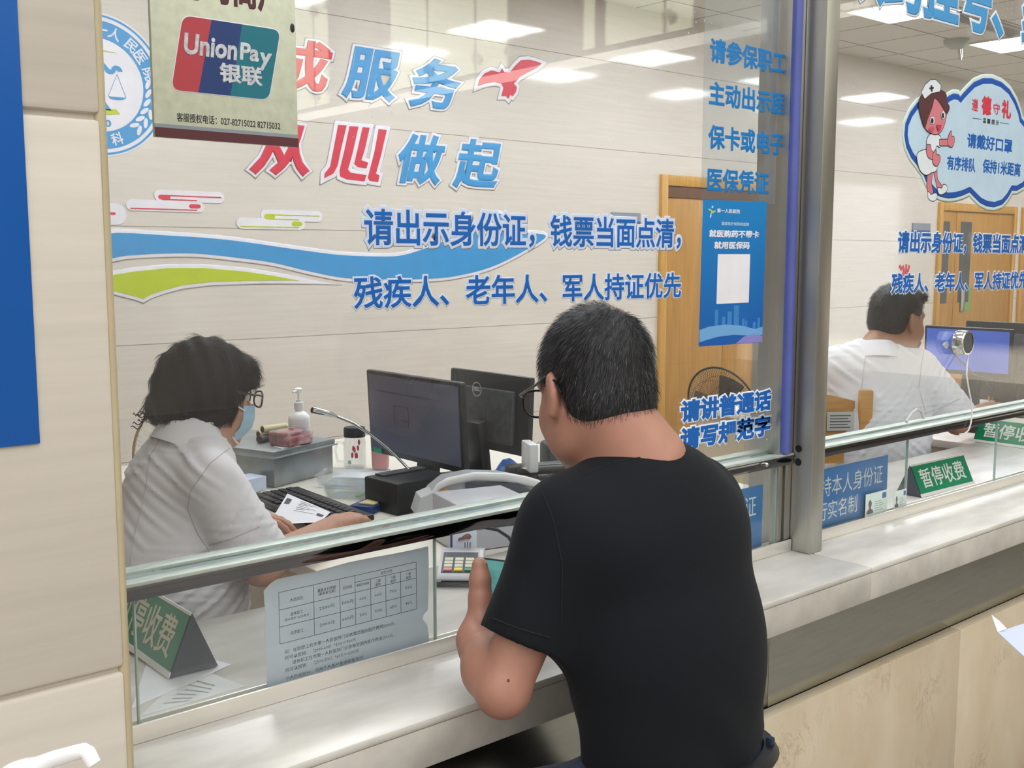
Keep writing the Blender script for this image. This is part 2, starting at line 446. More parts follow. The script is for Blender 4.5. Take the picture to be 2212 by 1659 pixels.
for k, (a, b, rows) in enumerate([(0, 1, 2), (1, 2, 2), (3, 4, 2), (4, 5, 2), (5, 6, 2), (8, 9, 2), (10, 11, 2), (11, 13, 2)]):
    y0, y1 = sorted((hy[a] , hy[b]))
    for (z0, z1) in ((2.96, 3.86), (3.88, 4.78), (4.8, 5.7)):
        p = MB().box((XH, y0 + 0.012, z0), (XH + 0.012, y1 - 0.012, z1))
        o = solo('cladding_panel', p, M_PALE, 'pale green glass cladding panel high on the hall wall, mirrored in the window', 'wall panel', 'glass cladding panels of the hall')
for k in (1, 2, 4, 5, 6, 11):
    for z in (3.05, 3.77, 3.97, 4.7):
        st = MB().cyl((XH - 0.05, hy[k] + 0.06, z), (XH + 0.1, hy[k] + 0.06, z), 0.012, seg=10).cyl((XH - 0.06, hy[k] + 0.06, z), (XH - 0.03, hy[k] + 0.06, z), 0.035, seg=14)
        solo('standoff', st, M_STEEL, 'round steel stand-off holding the glass cladding, mirrored in the window', 'fitting', 'stand-offs of the glass cladding')

# ------------------------------------------------------------------ ceiling lamps of the booth (recessed, three louvre strips)
def lamp(x, y):
    t = thing('ceiling_lamp', 'square recessed lamp in the booth ceiling', 'ceiling lamp', (x, y, ZCEIL))
    f = MB(); h = 0.298
    for a, b in (((-h, -h, -0.012), (h, -h + 0.018, 0.0)), ((-h, h - 0.018, -0.012), (h, h, 0.0)), ((-h, -h, -0.012), (-h + 0.018, h, 0.0)), ((h - 0.018, -h, -0.012), (h, h, 0.0))): f.box(a, b)
    f.box((-h, -0.100, -0.010), (h, -0.085, 0)); f.box((-h, 0.085, -0.010), (h, 0.100, 0))
    part('frame', f, M_WHITE, t, world=False)
    for k in (-1, 0, 1):
        part('diffuser', MB().box((-h + 0.018, k * 0.1875 - 0.084, -0.007), (h - 0.018, k * 0.1875 + 0.084, -0.001)), M_LAMP, t, world=False)
    return t
L0 = None
GX = [7.268 - 1.8 * 3, 7.268 - 1.8 * 2, 7.268 - 1.8, 7.268, 7.268 + 1.8, 7.268 + 3.6, 7.268 + 5.4]
for iy, y in enumerate((2.685, 1.485)):
    for ix, x in enumerate(GX):
        if L0 is None: o = L0 = lamp(x, y)
        else: o = dup(L0, (x, y, ZCEIL))
        o['group'] = 'recessed lamps of the booth ceiling'
        if iy == 0 and ix == 3: o['label'] = 'square ceiling lamp behind the blue lettering at the top right, nearest the steel post'
        elif iy == 0 and ix == 4: o['label'] = 'square ceiling lamp at the right edge, just right of the dome detector'
        else: o['label'] = 'recessed booth ceiling lamp with three strips, seen mirrored on the tiles'
# ceiling vents and a detector
M_SLAT = mat('vent_slats', '#b3b1ad', 0.5, var=0.04); M_DARK = mat('vent_void', '#3c3b3a', 0.7)
def vent(x0, x1, y0, y1, label):
    t = thing('ceiling_vent', label, 'air vent', ((x0 + x1) / 2, (y0 + y1) / 2, ZCEIL))
    f = MB()
    for a, b in (((x0, y0, ZCEIL - 0.012), (x1, y0 + 0.03, ZCEIL)), ((x0, y1 - 0.03, ZCEIL - 0.012), (x1, y1, ZCEIL)), ((x0, y0, ZCEIL - 0.012), (x0 + 0.03, y1, ZCEIL)), ((x1 - 0.03, y0, ZCEIL - 0.012), (x1, y1, ZCEIL))): f.box(a, b)
    part('frame', f, M_SLAT, t)
    part('void', MB().box((x0 + 0.03, y0 + 0.03, ZCEIL - 0.002), (x1 - 0.03, y1 - 0.03, ZCEIL - 0.001)), M_DARK, t)
    n = int((y1 - y0 - 0.06) / 0.022)
    for k in range(n):
        yy = y0 + 0.04 + k * 0.022
        part('slat', MB().box((x0 + 0.03, yy, ZCEIL - 0.011), (x1 - 0.03, yy + 0.008, ZCEIL - 0.003)), M_SLAT, t)
vent(7.62, 8.72, 2.42, 2.62, 'long slotted air vent in the ceiling right of the lamp behind the blue lettering')
vent(8.95, 10.1, 2.05, 2.3, 'slotted air vent at the very top right corner of the ceiling')
p = oZ(2066, 86, ZCEIL)
t = thing('ceiling_detector', 'grey dome detector on the ceiling left of the right edge lamp', 'detector', tuple(p))
part('dome', MB().lathe([(0, -0.075), (0.05, -0.07), (0.095, -0.03), (0.1, 0.0), (0, 0)], p), mat('grey_plastic', '#a9b0aa', 0.45), t)
part('nozzle', MB().cyl((p[0] + 0.05, p[1], p[2] - 0.06), (p[0] + 0.08, p[1], p[2] - 0.15), 0.012).cyl((p[0] + 0.09, p[1], p[2] - 0.06), (p[0] + 0.1, p[1], p[2] - 0.13), 0.008), M_STEEL, t)

# ------------------------------------------------------------------ doors in the back wall
def door(n, x0, x1, ztop, leaves, jamb=0.07, recess=0.05):
    d = bpy.data.objects.new('door_%d' % n, None); COL.objects.link(d); d.location = ((x0 + x1) / 2, YW, ZBF); d['kind'] = 'structure'
    f = MB()
    f.box((x0, YW - 0.03, ZBF), (x0 + jamb, YW + 0.02, ztop), 0.006); f.box((x1 - jamb, YW - 0.03, ZBF), (x1, YW + 0.02, ztop), 0.006)
    f.box((x0 + jamb, YW - 0.029, ztop - jamb * 1.15), (x1 - jamb, YW + 0.019, ztop - 0.0005), 0.004)
    part('frame', f, M_WOOD, d)
    for a, b in leaves:
        part('leaf', MB().box((a, YW - 0.012, ZBF + 0.01), (b, YW + 0.01, ztop - jamb * 1.15 - 0.01), 0.004), M_WOODD, d)
    return d
d1 = door(1, 6.04, 7.27, 2.235, [(6.115, 6.80), (6.805, 7.195)])
part('shade_strip', MB().box((6.11, YW - 0.02, 2.07), (7.2, YW - 0.011, 2.15)), mat('shade_brown', '#6b4a38', 0.5), d1)  # dark brown strip, stands for the shadow under the door header
part('handle', MB().cyl((6.72, YW - 0.05, 1.1), (6.72, YW - 0.05, 1.25), 0.01).cyl((6.72, YW - 0.05, 1.12), (6.72, YW, 1.12), 0.008).cyl((6.72, YW - 0.05, 1.23), (6.72, YW, 1.23), 0.008), M_STEEL, d1)
d2 = door(2, 10.12, 11.78, 2.17, [(10.2, 10.48), (10.49, 11.70)])
M_STRIP = mat('dark_glass_strip', '#5d6263', 0.12, var=0.1)
for (pa, pb, pt, pb2) in ((2033, 2041, 478, 655), (2074, 2088, 479, 652)):
    a = oY(pa, pt, YW); b = oY(pb, pb2, YW)
    part('glass_strip', MB().box((a[0], YW - 0.016, b[2]), (b[0], YW - 0.011, a[2])), M_STRIP, d2)
part('lever', MB().box((10.62, YW - 0.03, 1.08), (10.7, YW - 0.012, 1.32), 0.004), M_STEEL, d2)
part('label_sticker', MB().box((10.72, YW - 0.014, 1.08), (10.84, YW - 0.011, 1.33)), mat('green_sticker', '#7fae6a', 0.5), d2)
d3 = door(3, 11.92, 13.1, 2.17, [(12.0, 13.02)])
# small wall signs beside the doors
M_SIGNB = mat('sign_blue', '#3f5fa0', 0.4); M_SIGNG = mat('sign_grey', '#8f97a3', 0.4)
for (x0, x1, zt, zm, lb) in ((5.53, 5.83, 1.945, 1.885, 'small blue and grey wall plate left of the door behind the letters'), (9.64, 9.97, 1.955, 1.89, 'small blue and grey wall plate left of the double door in the right booth')):
    t = thing('wall_plate', lb, 'wall sign', (x0, YW - 0.01, 1.75))
    part('upper_band', MB().box((x0, YW - 0.012, zm), (x1, YW - 0.001, zt)), M_SIGNG, t)
    part('lower_band', MB().box((x0, YW - 0.012, 1.77), (x1, YW - 0.001, zm)), M_SIGNB, t)

# ------------------------------------------------------------------ counter
XR = 7.5
t = thing('service_counter', 'long stone service counter with steel panel and marble front below the windows', 'counter', (2.2, 0, 0))
def slab(x0, x1):
    b = MB(); b.box((x0, -0.209, ZC - 0.014), (x1, 0.457, ZC), 0.004); return b
part('countertop', slab(XP + 0.012, 2.2185), M_STONE, t)
part('countertop', slab(2.2195, XR), M_STONE, t)
part('apron', MB().box((XP + 0.012, -0.2075, 0.824), (2.2185, -0.17, ZC - 0.0143), 0.002), M_APRON, t)
part('apron', MB().box((2.2195, -0.2075, 0.824), (XR, -0.17, ZC - 0.0143), 0.002), M_APRON, t)
part('recessed_panel', MB().box((XP + 0.012, -0.10, 0.55), (1.98, -0.06, ZC - 0.015), 0.001).box((1.981, -0.10, 0.55), (XR, -0.06, ZC - 0.015), 0.001), M_KICK, t)
mb = MB()
for a, b in ((XP + 0.012, 1.3), (1.303, 2.815), (2.818, 4.3), (4.303, 5.8), (5.803, XR)): mb.box((a, -0.135, 0.0), (b, -0.101, 0.595), 0.003)
part('marble_cladding', mb, M_MARBLE, t)
part('carcass', MB().box((XP + 0.02, -0.058, 0.0), (XR, 0.05, 0.88)), M_APRON, t)

# ------------------------------------------------------------------ windows: rail, bottom frame, panes
ZR = 1.147
def rail(x0, x1):
    r = MB()
    r.box((x0, 0.0, ZR - 0.026), (x1, 0.088, ZR - 0.002), 0.0015)
    return r
def rail_top(x0, x1):
    r = MB()
    for y0, y1, h in ((-0.001, 0.003, 0.002), (0.003, 0.030, 0.000), (0.052, 0.056, 0.004), (0.056, 0.086, 0.003)): r.box((x0, y0, ZR - 0.004), (x1, y1, ZR + h), 0.001)
    return r
def frame_bottom(x0, x1):
    r = MB(); r.box((x0, -0.001, ZC + 0.0005), (x1, 0.004, ZC + 0.029), 0.001); r.box((x0, 0.004, ZC + 0.0005), (x1, 0.034, ZC + 0.012), 0.001)
    r.box((x0, 0.028, ZC + 0.0005), (x1, 0.032, ZC + 0.024), 0.0005); return r
def window(n, x0, x1, panes, zt=2.8):
    w = bpy.data.objects.new('window_%d' % n, None); COL.objects.link(w); w.location = ((x0 + x1) / 2, 0.02, ZC); w['kind'] = 'structure'
    part('rail', rail(x0, x1), M_RAILF, w); part('rail_channel', rail_top(x0, x1), M_ALU, w); part('rail_groove', MB().box((x0, 0.030, ZR - 0.003), (x1, 0.052, ZR - 0.001)), M_GROOVE, w)
    part('bottom_frame', frame_bottom(x0, x1), M_FRAMEB, w)
    part('upper_pane', MB().box((x0, 0.032, ZR + 0.003), (x1, 0.040, zt)), M_GLASS, w)
    for a, b in panes:
        q = part('lower_pane', MB().box((a, 0.012, ZC + 0.014), (b, 0.018, ZR - 0.024)), M_GLASS2, w)
        for e in (a, b):
            part('pane_edge', MB().box((e - 0.0012, 0.0115, ZC + 0.014), (e + 0.0012, 0.0185, ZR - 0.026)), M_GEDGE, w)
    return w
w1 = window(1, XP + 0.012, 2.198, [(0.572, 1.122), (1.76, 2.146)])
w2 = window(2, 2.254, XR, [(2.30, 2.758), (3.29, 4.4), (4.41, 5.5)])
# blue film-covered edge channel and steel post between the windows
c = MB(); c.box((2.156, 0.004, ZR), (2.198, 0.07, 2.75), 0.001)
part('edge_channel', c, M_STEEL, w1)
part('edge_film', MB().tube([(2.166, 0.004, ZR + 0.004), (2.166, 0.004, 2.75)], 0.013, 12), M_FILM, w1, label='blue film on the channel')
part('lower_channel', MB().box((2.147, 0.006, ZC + 0.012), (2.163, 0.03, ZR - 0.026), 0.001).box((2.175, 0.006, ZC + 0.012), (2.198, 0.03, ZR - 0.026), 0.001), M_STEEL, w1)
part('bolt', MB().cyl((2.085, -0.003, ZR - 0.013), (2.085, 0.002, ZR - 0.013), 0.006).sph((2.085, -0.003, ZR - 0.013), 0.005), M_STEELP, w1)
pc = MB().box((2.2, -0.052, ZC + 0.0005), (2.252, 0.135, 2.9), 0.002)
o = struct('column_post', pc, M_STEEL)
for zz in (ZR - 0.02, ZR + 0.013):
    struct('hole', MB().cyl((2.1985, -0.012, zz), (2.2, -0.012, zz), 0.009), M_BLACK, None)
# ------------------------------------------------------------------ stickers, lettering, signs
def vinyl(name, col, rough=0.4): return mat('vinyl_' + name, col, rough, var=0.04, scale=14)
V_RED = vinyl('red', '#d83a50'); V_SKY = vinyl('sky_blue', '#3f9ad8'); V_BLUE = vinyl('blue', '#0d62b8'); V_WHITE = vinyl('white', '#eceaf2')
V_LIME = vinyl('lime', '#bfd02f'); V_PALE = vinyl('pale_blue', '#cfd9ee'); V_INS = vinyl('ink_blue', '#0878c0'); V_BLACK = vinyl('black', '#26262c')

def poly_me(loops, bevel=0.0, z0=0.0, z1=0.001):
    c = bpy.data.curves.new('p', 'CURVE'); c.dimensions = '2D'; c.fill_mode = 'BOTH'; c.bevel_depth = bevel; c.bevel_resolution = 1
    for lp in loops:
        s = c.splines.new('POLY'); s.points.add(len(lp) - 1)
        for q, p in zip(s.points, lp): q.co = (p[0], p[1], 0, 1)
        s.use_cyclic_u = True
    if bevel == 0: c.extrude = 0.0005
    o = bpy.data.objects.new('p', c); COL.objects.link(o)
    dg = bpy.context.evaluated_depsgraph_get(); dg.update()
    me = bpy.data.meshes.new_from_object(o.evaluated_get(dg))
    bpy.data.objects.remove(o); bpy.data.curves.remove(c)
    a = _co(me).copy(); lo, hi = a[:, 2].min(), a[:, 2].max()
    a[:, 2] = (a[:, 2] - lo) / max(hi - lo, 1e-9) * (z1 - z0) + z0
    me.vertices.foreach_set('co', a.ravel()); me.update()
    return me
def join(ms):
    bm = bmesh.new()
    for m in ms: bm.from_mesh(m); bpy.data.meshes.remove(m)
    me = bpy.data.meshes.new('j'); bm.to_mesh(me); bm.free(); return me
def pxp(pts, Y, off=(0, 0), sc=1.0):
    """points of the photograph that lie on the upright plane y = Y -> local x, z of that plane"""
    out = []
    for x, y in pts:
        p = oY(off[0] + x * sc, off[1] + y * sc, Y); out.append((p[0], p[2]))
    return out
def smooth_loop(pts, n=6):
    P = [np.array(p) for p in pts]; N = len(P); out = []
    for i in range(N):
        p0, p1, p2, p3 = P[i - 1], P[i], P[(i + 1) % N], P[(i + 2) % N]
        for k in range(n):
            t = k / n
            out.append(tuple(0.5 * ((2 * p1) + (-p0 + p2) * t + (2 * p0 - 5 * p1 + 4 * p2 - p3) * t * t + (-p0 + 3 * p1 - 3 * p2 + p3) * t ** 3)))
    return out
def rrect(x0, x1, z0, z1, r, n=5):
    out = []
    for cx, cz, a0 in ((x1 - r, z1 - r, 0), (x0 + r, z1 - r, 90), (x0 + r, z0 + r, 180), (x1 - r, z0 + r, 270)):
        for k in range(n + 1):
            a = math.radians(a0 + 90 * k / n); out.append((cx + r * math.cos(a), cz + r * math.sin(a)))
    return out
def circle(cx, cz, r, n=48): return [(cx + r * math.cos(2 * PI * k / n), cz + r * math.sin(2 * PI * k / n)) for k in range(n)]
def flat(t, name, me, m, Y, label=None):
    return part(name, place(me, FRONT(0, Y, 0)), m, t, smooth=0, label=label)
YD = YW - 0.001
# ---- slogan characters on the back wall
slog = [('成', V_RED, (652, 205), (701, 208), 88, None, 'red', 'half hidden by the payment plate in the upper row'),
        ('服', V_SKY, (734, 211), (850, 224), 98, 764, 'sky blue', 'left of the two blue ones in the upper row'),
        ('务', V_SKY, (877, 230), (983, 241), 120, 914, 'sky blue', 'in the upper row next to the bird'),
        ('从', V_RED, (535, 377), (665, 383), 262, 571, 'red', 'first of the lower row'),
        ('做', V_SKY, (847, 396), (947, 402), 286, 873, 'sky blue', 'third of the lower row'),
        ('起', V_SKY, (974, 407), (1070, 410), 298, 1000, 'sky blue', 'last of the lower row')]
for ch, m, bl, br, ty, tx, cn, wh in slog:
    a = oY(*bl, YD); b = oY(*br, YD)
    x0, x1, z0 = a[0], b[0], (a[2] + b[2]) / 2
    if ch == '成': x0 = x1 - 0.36; z0 = 2.535
    tz = oY(bl[0] + 20, ty, YD)[2]
    sh = 0.255
    g, bk = text_fit(ch, x0, x1, z0, tz, bold=0.032, outline=0.055, thick=0.004, shear=sh)
    t = thing('slogan_character', 'large %s wall character, %s' % (cn, wh), 'wall lettering', (x0, YD - 0.006, z0), 'slogan characters on the back wall')
    flat(t, 'backing', bk, V_WHITE, YD); flat(t, 'glyph', g, m, YD)
xs = lambda pts: pxp(pts, YD, (600, 0), 660 / 2190)
XIN = [xs([(430, 895), (490, 900), (452, 1060), (425, 1190), (395, 1245), (330, 1278), (332, 1245), (372, 1195), (395, 1080)]),
       xs([(512, 905), (575, 908), (535, 1090), (500, 1215), (520, 1238), (632, 1255), (618, 1300), (490, 1285), (445, 1265), (440, 1225), (470, 1100)]),
       xs([(606, 912), (655, 916), (620, 1075), (596, 1148), (645, 1166), (632, 1207), (570, 1198), (545, 1175), (560, 1110)]),
       xs([(720, 926), (778, 932), (735, 1120), (700, 1245), (726, 1258), (716, 1305), (655, 1295), (643, 1275), (690, 1090)])]
t = thing('slogan_character', 'large red wall character on the tiles, second of the lower row', 'wall lettering', (3.2, YD - 0.006, 2.06), 'slogan characters on the back wall')
flat(t, 'backing', poly_me(XIN, 0.026, 0, 0.004), V_WHITE, YD); flat(t, 'glyph', poly_me(XIN, 0, 0.004, 0.006), V_RED, YD)
def decal(name, label, cat, group, col, loops, ol=0.02, sm=0, z=0.003, Y=YD, backing=True):
    ls = [smooth_loop(l, sm) if sm else l for l in loops]
    c = ls[0][0]
    t = thing(name, label, cat, (c[0], Y - 0.005, c[1]), group)
    if backing: flat(t, 'backing', poly_me(ls, ol, 0, z), V_WHITE, Y)
    flat(t, 'colour', poly_me(ls, 0, z, z + 0.0015), col, Y)
    return t
s2 = 660 / 2190
bird = pxp([(1430, 620), (1440, 575), (1480, 525), (1530, 505), (1590, 520), (1605, 490), (1620, 515), (1660, 520), (1700, 470), (1740, 432), (1800, 428), (1850, 440), (1890, 455), (1850, 490), (1780, 525), (1730, 555), (1690, 600), (1712, 625), (1705, 660), (1680, 692), (1665, 680), (1650, 708), (1632, 690), (1600, 690), (1615, 630), (1600, 600), (1550, 590), (1490, 598)], YD, (600, 0), s2)
decal('bird_sticker', 'red flying bird sticker with white outline on the back wall', 'wall sticker', None, V_RED, [bird], 0.026)
wave = pxp([(225, 506), (367, 509), (498, 519), (641, 539), (737, 551), (826, 554), (870, 551), (925, 534), (990, 508), (1040, 482), (1077, 461), (1086, 476), (1097, 493), (1130, 502), (1179, 510), (1130, 543), (1060, 577), (985, 596), (925, 602), (860, 603), (752, 601), (668, 586), (588, 567), (498, 555), (424, 547.7), (349, 547.7), (275, 551.6), (225, 556)], YD)
decal('wave_sticker', 'long blue wave sticker sweeping across the back wall', 'wall sticker', None, V_SKY, [smooth_loop(wave, 4)], 0.022)
gr = pxp([(225, 596), (243, 594), (289, 586.5), (364, 579), (439, 579), (528, 586.5), (588, 595.5), (645, 606), (600, 605.5), (543, 606), (454, 609), (394, 616), (349, 628), (322, 638), (309, 646), (296, 641), (245, 628), (225, 624)], YD)
decal('leaf_sticker', 'lime green pointed swoosh sticker below the blue wave', 'wall sticker', None, V_LIME, [gr], 0.022)
def cloud(label, col, px, sc, off, grp='striped cloud stickers on the back wall'):
    q = lambda x, y: pxp([(x, y)], YD, off, sc)[0]
    (ul, ut), (ur, ub) = q(*px[0]), q(*px[1]); (ll, lt), (lr, lb) = q(*px[2]), q(*px[3])
    dz = 0.0
    t = thing('cloud_sticker', label, 'wall sticker', (ll, YD - 0.005, lb), grp)
    H = ut - ub; r = H * 0.45
    bk = poly_me([rrect(ul - 0.02, ur + 0.02, ub - 0.01, ut + 0.025, 0.03)], 0, 0, 0.003); bk2 = poly_me([rrect(ll - 0.02, lr + 0.02, lb - 0.02, lt + 0.015, 0.03)], 0, 0, 0.0031)
    flat(t, 'backing', join([bk, bk2]), V_WHITE, YD)
    sq = 0.065; ln = 0.006
    c = [poly_me([rrect(ul, ul + sq, ub, ut, 0.014)], 0, 0.003, 0.0045), poly_me([rrect(lr - sq, lr, lb, lt, 0.014)], 0, 0.003, 0.0045)]
    for a, b, z in ((ul + 0.02, ur, ut - ln), (ul + 0.02, lr - 0.02, ub - ln * 0.5), (ll, lr - 0.02, (lb + lt) / 2 - ln * 0.5 - 0.02)):
        c.append(poly_me([[(a, z), (b, z), (b, z + ln), (a, z + ln)]], 0, 0.003, 0.0044))
    flat(t, 'colour', join(c), col, YD)
s5 = 660 / 2212
cloud('red striped cloud sticker on the wall above the blue wave', V_RED, [(472, 68), (928, 118), (268, 122), (782, 170)], s5, (200, 400))
cloud('lime striped cloud sticker on the wall right of the red one', V_LIME, [(1240, 208), (1640, 254), (1065, 254), (1515, 298)], s5, (200, 400))
t = thing('cloud_sticker', 'tip of a cut-off cloud sticker beside the tiled pillar', 'wall sticker', (1.98, YD - 0.005, 1.86), 'striped cloud stickers on the back wall')
q = pxp([(120, 205)], YD, (200, 400), s5)[0]
flat(t, 'backing', poly_me([rrect(q[0] - 0.3, q[0] + 0.085, q[1] - 0.055, q[1] + 0.05, 0.05)], 0, 0, 0.003), V_WHITE, YD)
flat(t, 'colour', poly_me([rrect(q[0] - 0.3, q[0] + 0.03, q[1] - 0.006, q[1] + 0.006, 0.004)], 0, 0.003, 0.0045), V_RED, YD)
# ---- round hospital emblem
ex, ez = 1.952, 2.462
t = thing('hospital_emblem', 'round blue and white hospital emblem on the back wall behind the card-payment plate', 'emblem', (ex, YD - 0.006, ez))
flat(t, 'disc', poly_me([circle(ex, ez, 0.345, 72)], 0, 0, 0.002), V_WHITE, YD)
flat(t, 'outer_ring', poly_me([circle(ex, ez, 0.336, 72), circle(ex, ez, 0.326, 72)], 0, 0.002, 0.003), V_SKY, YD)
flat(t, 'ring', poly_me([circle(ex, ez, 0.308, 72), circle(ex, ez, 0.224, 72)], 0, 0.002, 0.003), V_SKY, YD)
s6 = 330 / 1825
ms = []
for ch, px, py in (('一', 1205, 390), ('人', 1350, 455), ('民', 1540, 575), ('医', 1660, 690), ('院', 1750, 890), ('科', 1390, 1640)):
    p = oY(px * s6, py * s6, YD); a = math.atan2(p[2] - ez, p[0] - ex); r = 0.266
    g, _ = text_fit(ch, -0.03, 0.03, -0.03 if ch != '一' else -0.004, 0.03 if ch != '一' else 0.004, bold=0.02, thick=0.001)
    rot = a - PI / 2 if ch != '科' else a + PI / 2
    g.transform(Matrix.Translation((ex + r * math.cos(a), ez + r * math.sin(a), 0.003)) @ Matrix.Rotation(rot, 4, 'Z')); ms.append(g)
for k in range(6):
    a = math.radians(6 - 10.5 * k); 
    for sd in (-1, 1):
        rr = 0.266 + sd * 0.017; cx, cz = ex + rr * math.cos(a), ez + rr * math.sin(a); th = a + PI / 2 + sd * 0.5
        lp = [(cx + 0.026 * math.cos(u) * math.cos(th) - 0.011 * math.sin(u) * math.sin(th), cz + 0.026 * math.cos(u) * math.sin(th) + 0.011 * math.sin(u) * math.cos(th)) for u in np.linspace(0, 2 * PI, 14)[:-1]]
        ms.append(poly_me([lp], 0, 0.003, 0.004))
flat(t, 'ring_lettering', join(ms), V_WHITE, YD)
E6 = lambda *pts: pxp(pts, YD, (0, 0), s6)
def stroke(pts, w):
    P = [np.array(p) for p in pts]; L, R = [], []
    for i, p in enumerate(P):
        d = P[min(i + 1, len(P) - 1)] - P[max(i - 1, 0)]; d = d / (np.hypot(*d) + 1e-9); n = np.array([-d[1], d[0]]); L.append(tuple(p + n * w / 2)); R.append(tuple(p - n * w / 2))
    return L + R[::-1]
ms = [poly_me([stroke(smooth_loop(E6((1100, 800), (1160, 740), (1230, 780), (1290, 850), (1340, 855), (1365, 815), (1410, 820), (1410, 860)), 4)[:-4], 0.022)], 0, 0.003, 0.004),
      poly_me([E6((1290, 1150), (1510, 1170), (1470, 1192), (1400, 1195), (1320, 1180))], 0, 0.003, 0.004),
      poly_me([stroke(E6((1395, 890), (1290, 1150)), 0.002)], 0, 0.003, 0.004), poly_me([stroke(E6((1395, 890), (1505, 1170)), 0.002)], 0, 0.003, 0.004),
      poly_me([[(ex - 0.015, ez - 0.12), (ex + 0.06, ez - 0.12), (ex + 0.03, ez - 0.08), (ex + 0.015, ez + 0.12), (ex, ez + 0.12)]], 0, 0.003, 0.004)]
g, _ = text_fit('1950', ex - 0.06, ex + 0.055, ez - 0.2, ez - 0.165, bold=0.03, thick=0.001); g.transform(Matrix.Translation((0, 0, 0.003))); ms.append(g)
flat(t, 'balance_and_snake', join(ms), V_SKY, YD)
flat(t, 'green_base', join([poly_me([E6((1000, 1305), (1385, 1305), (1435, 1365), (1000, 1380))], 0, 0.003, 0.004), poly_me([E6((1050, 640), (1150, 600), (1240, 600), (1400, 635), (1240, 618))], 0, 0.003, 0.004)]), V_LIME, YD)
# red character on the back wall of the right booth
g, _ = text_fit('消', 9.42, 9.64, 1.30, 1.565, bold=0.03, thick=0.002)
solo('wall_character', place(g, FRONT(0, YD, 0)), V_RED, 'red character on the back wall, half hidden behind the right booth window lettering', 'wall lettering', smooth=0)

# ---- lettering on the glass
YG = 0.0315
def glass_line(body, x0, x1, z0, z1, label, m=V_BLUE, bk_m=V_PALE, bold=0.020, ol=0.055, group=None, shear=0, cut=None, name='window_lettering'):
    g, bk = text_fit(body, x0, x1, z0, z1, bold=bold, outline=ol, thick=0.0006, shear=shear)
    t = thing(name, label, 'window lettering', (x0, YG, z0), group)
    if cut: g = cut(g); bk = cut(bk) if bk else None
    if bk: flat(t, 'backing', bk, bk_m, YG)
    flat(t, 'characters', g, m, YG)
    return t
def gx(x, y): return oY(x, y, YG)
a, b = gx(787, 530), gx(1470, 537)
glass_line('请出示身份证，钱票当面点清，', a[0], b[0], gx(787, 532)[2], gx(787, 449)[2], 'upper blue lettering line with pale outline on the left window, over the wave sticker', ol=0.10)
a, b = gx(764, 668), gx(1470, 652)
glass_line('残疾人、老年人、军人持证优先', a[0], b[0], gx(764, 669)[2], gx(764, 597)[2], 'lower blue lettering line with thin outline on the left window, above the heads', ol=0.05)
V_WB = vinyl('white_backing', '#e3e9f4')
def cutq(xm, zt):
    def f(me):
        outs = []
        for (pn, co, in1) in ((None, None, None),):
            A = bmesh.new(); A.from_mesh(me); bmesh.ops.bisect_plane(A, geom=A.verts[:] + A.edges[:] + A.faces[:], plane_co=(xm, 0, 0), plane_no=(1, 0, 0), clear_outer=True)
            B = bmesh.new(); B.from_mesh(me); bmesh.ops.bisect_plane(B, geom=B.verts[:] + B.edges[:] + B.faces[:], plane_co=(xm, 0, 0), plane_no=(1, 0, 0), clear_inner=True)
            C2 = B.copy()
            bmesh.ops.bisect_plane(B, geom=B.verts[:] + B.edges[:] + B.faces[:], plane_co=(0, zt, 0), plane_no=(0, 1, 0), clear_inner=True)
            bmesh.ops.bisect_plane(C2, geom=C2.verts[:] + C2.edges[:] + C2.faces[:], plane_co=(xm + 0.031, 0, 0), plane_no=(1, 0, 0), clear_inner=True)
            n = bpy.data.meshes.new('c'); A.to_mesh(n); bm = bmesh.new(); bm.from_mesh(n)
            for X in (B, C2): X.to_mesh(n); bm.from_mesh(n)
            bm.to_mesh(n); bm.free(); A.free(); B.free(); C2.free()
        return n
    return f
a, b = gx(1470, 915), gx(1665, 885)
glass_line('请讲普通话', a[0], b[0], a[2], gx(1470, 865)[2], 'blue lettering with white outline in front of the black fan, upper line', bk_m=V_WB, bold=0.045, ol=0.07)
W_ = (b[0] - a[0]) / 5
a2 = gx(1470, 975)
glass_line('请写规范字', a[0], b[0], a2[2], a2[2] + 0.053, 'lowest blue lettering line on the left window, with one peeled character', bk_m=V_WB, bold=0.045, ol=0.07, cut=cutq(a[0] + W_ * 2.5, a2[2] + 0.022))
t = thing('notice_film', 'clear film strip with four blue lettering lines at the right end of the left window', 'window notice', (1.83, YG, 1.75))
f0 = gx(1517, 300)[0]; f1 = 2.135
part('film', MB().box((f0, YG - 0.0006, gx(1515, 432)[2]), (f1, YG, 2.30)), clear_mat('clear_film', (0.9, 0.92, 0.93), 0.06, haze=0.06, hscale=3, rough=0.12), t)
for i, (bd, px) in enumerate((('请参保职工', 1701), ('主动出示医', 1700), ('保卡或电子', 1700), ('医保凭证', 1660))):
    z0 = gx(1533, 134)[2] - i * (gx(1533, 134)[2] - gx(1527, 414)[2]) / 3
    x0 = gx(1533, 100)[0]; pitch = (gx(1701, 140)[0] - x0) / 5
    g, _ = text_fit(bd, x0, x0 + pitch * len(bd) * 0.985, z0, z0 + 0.0535, bold=0.035, thick=0.0006)
    flat(t, 'lettering_line', g, V_INS, YG - 0.0008)
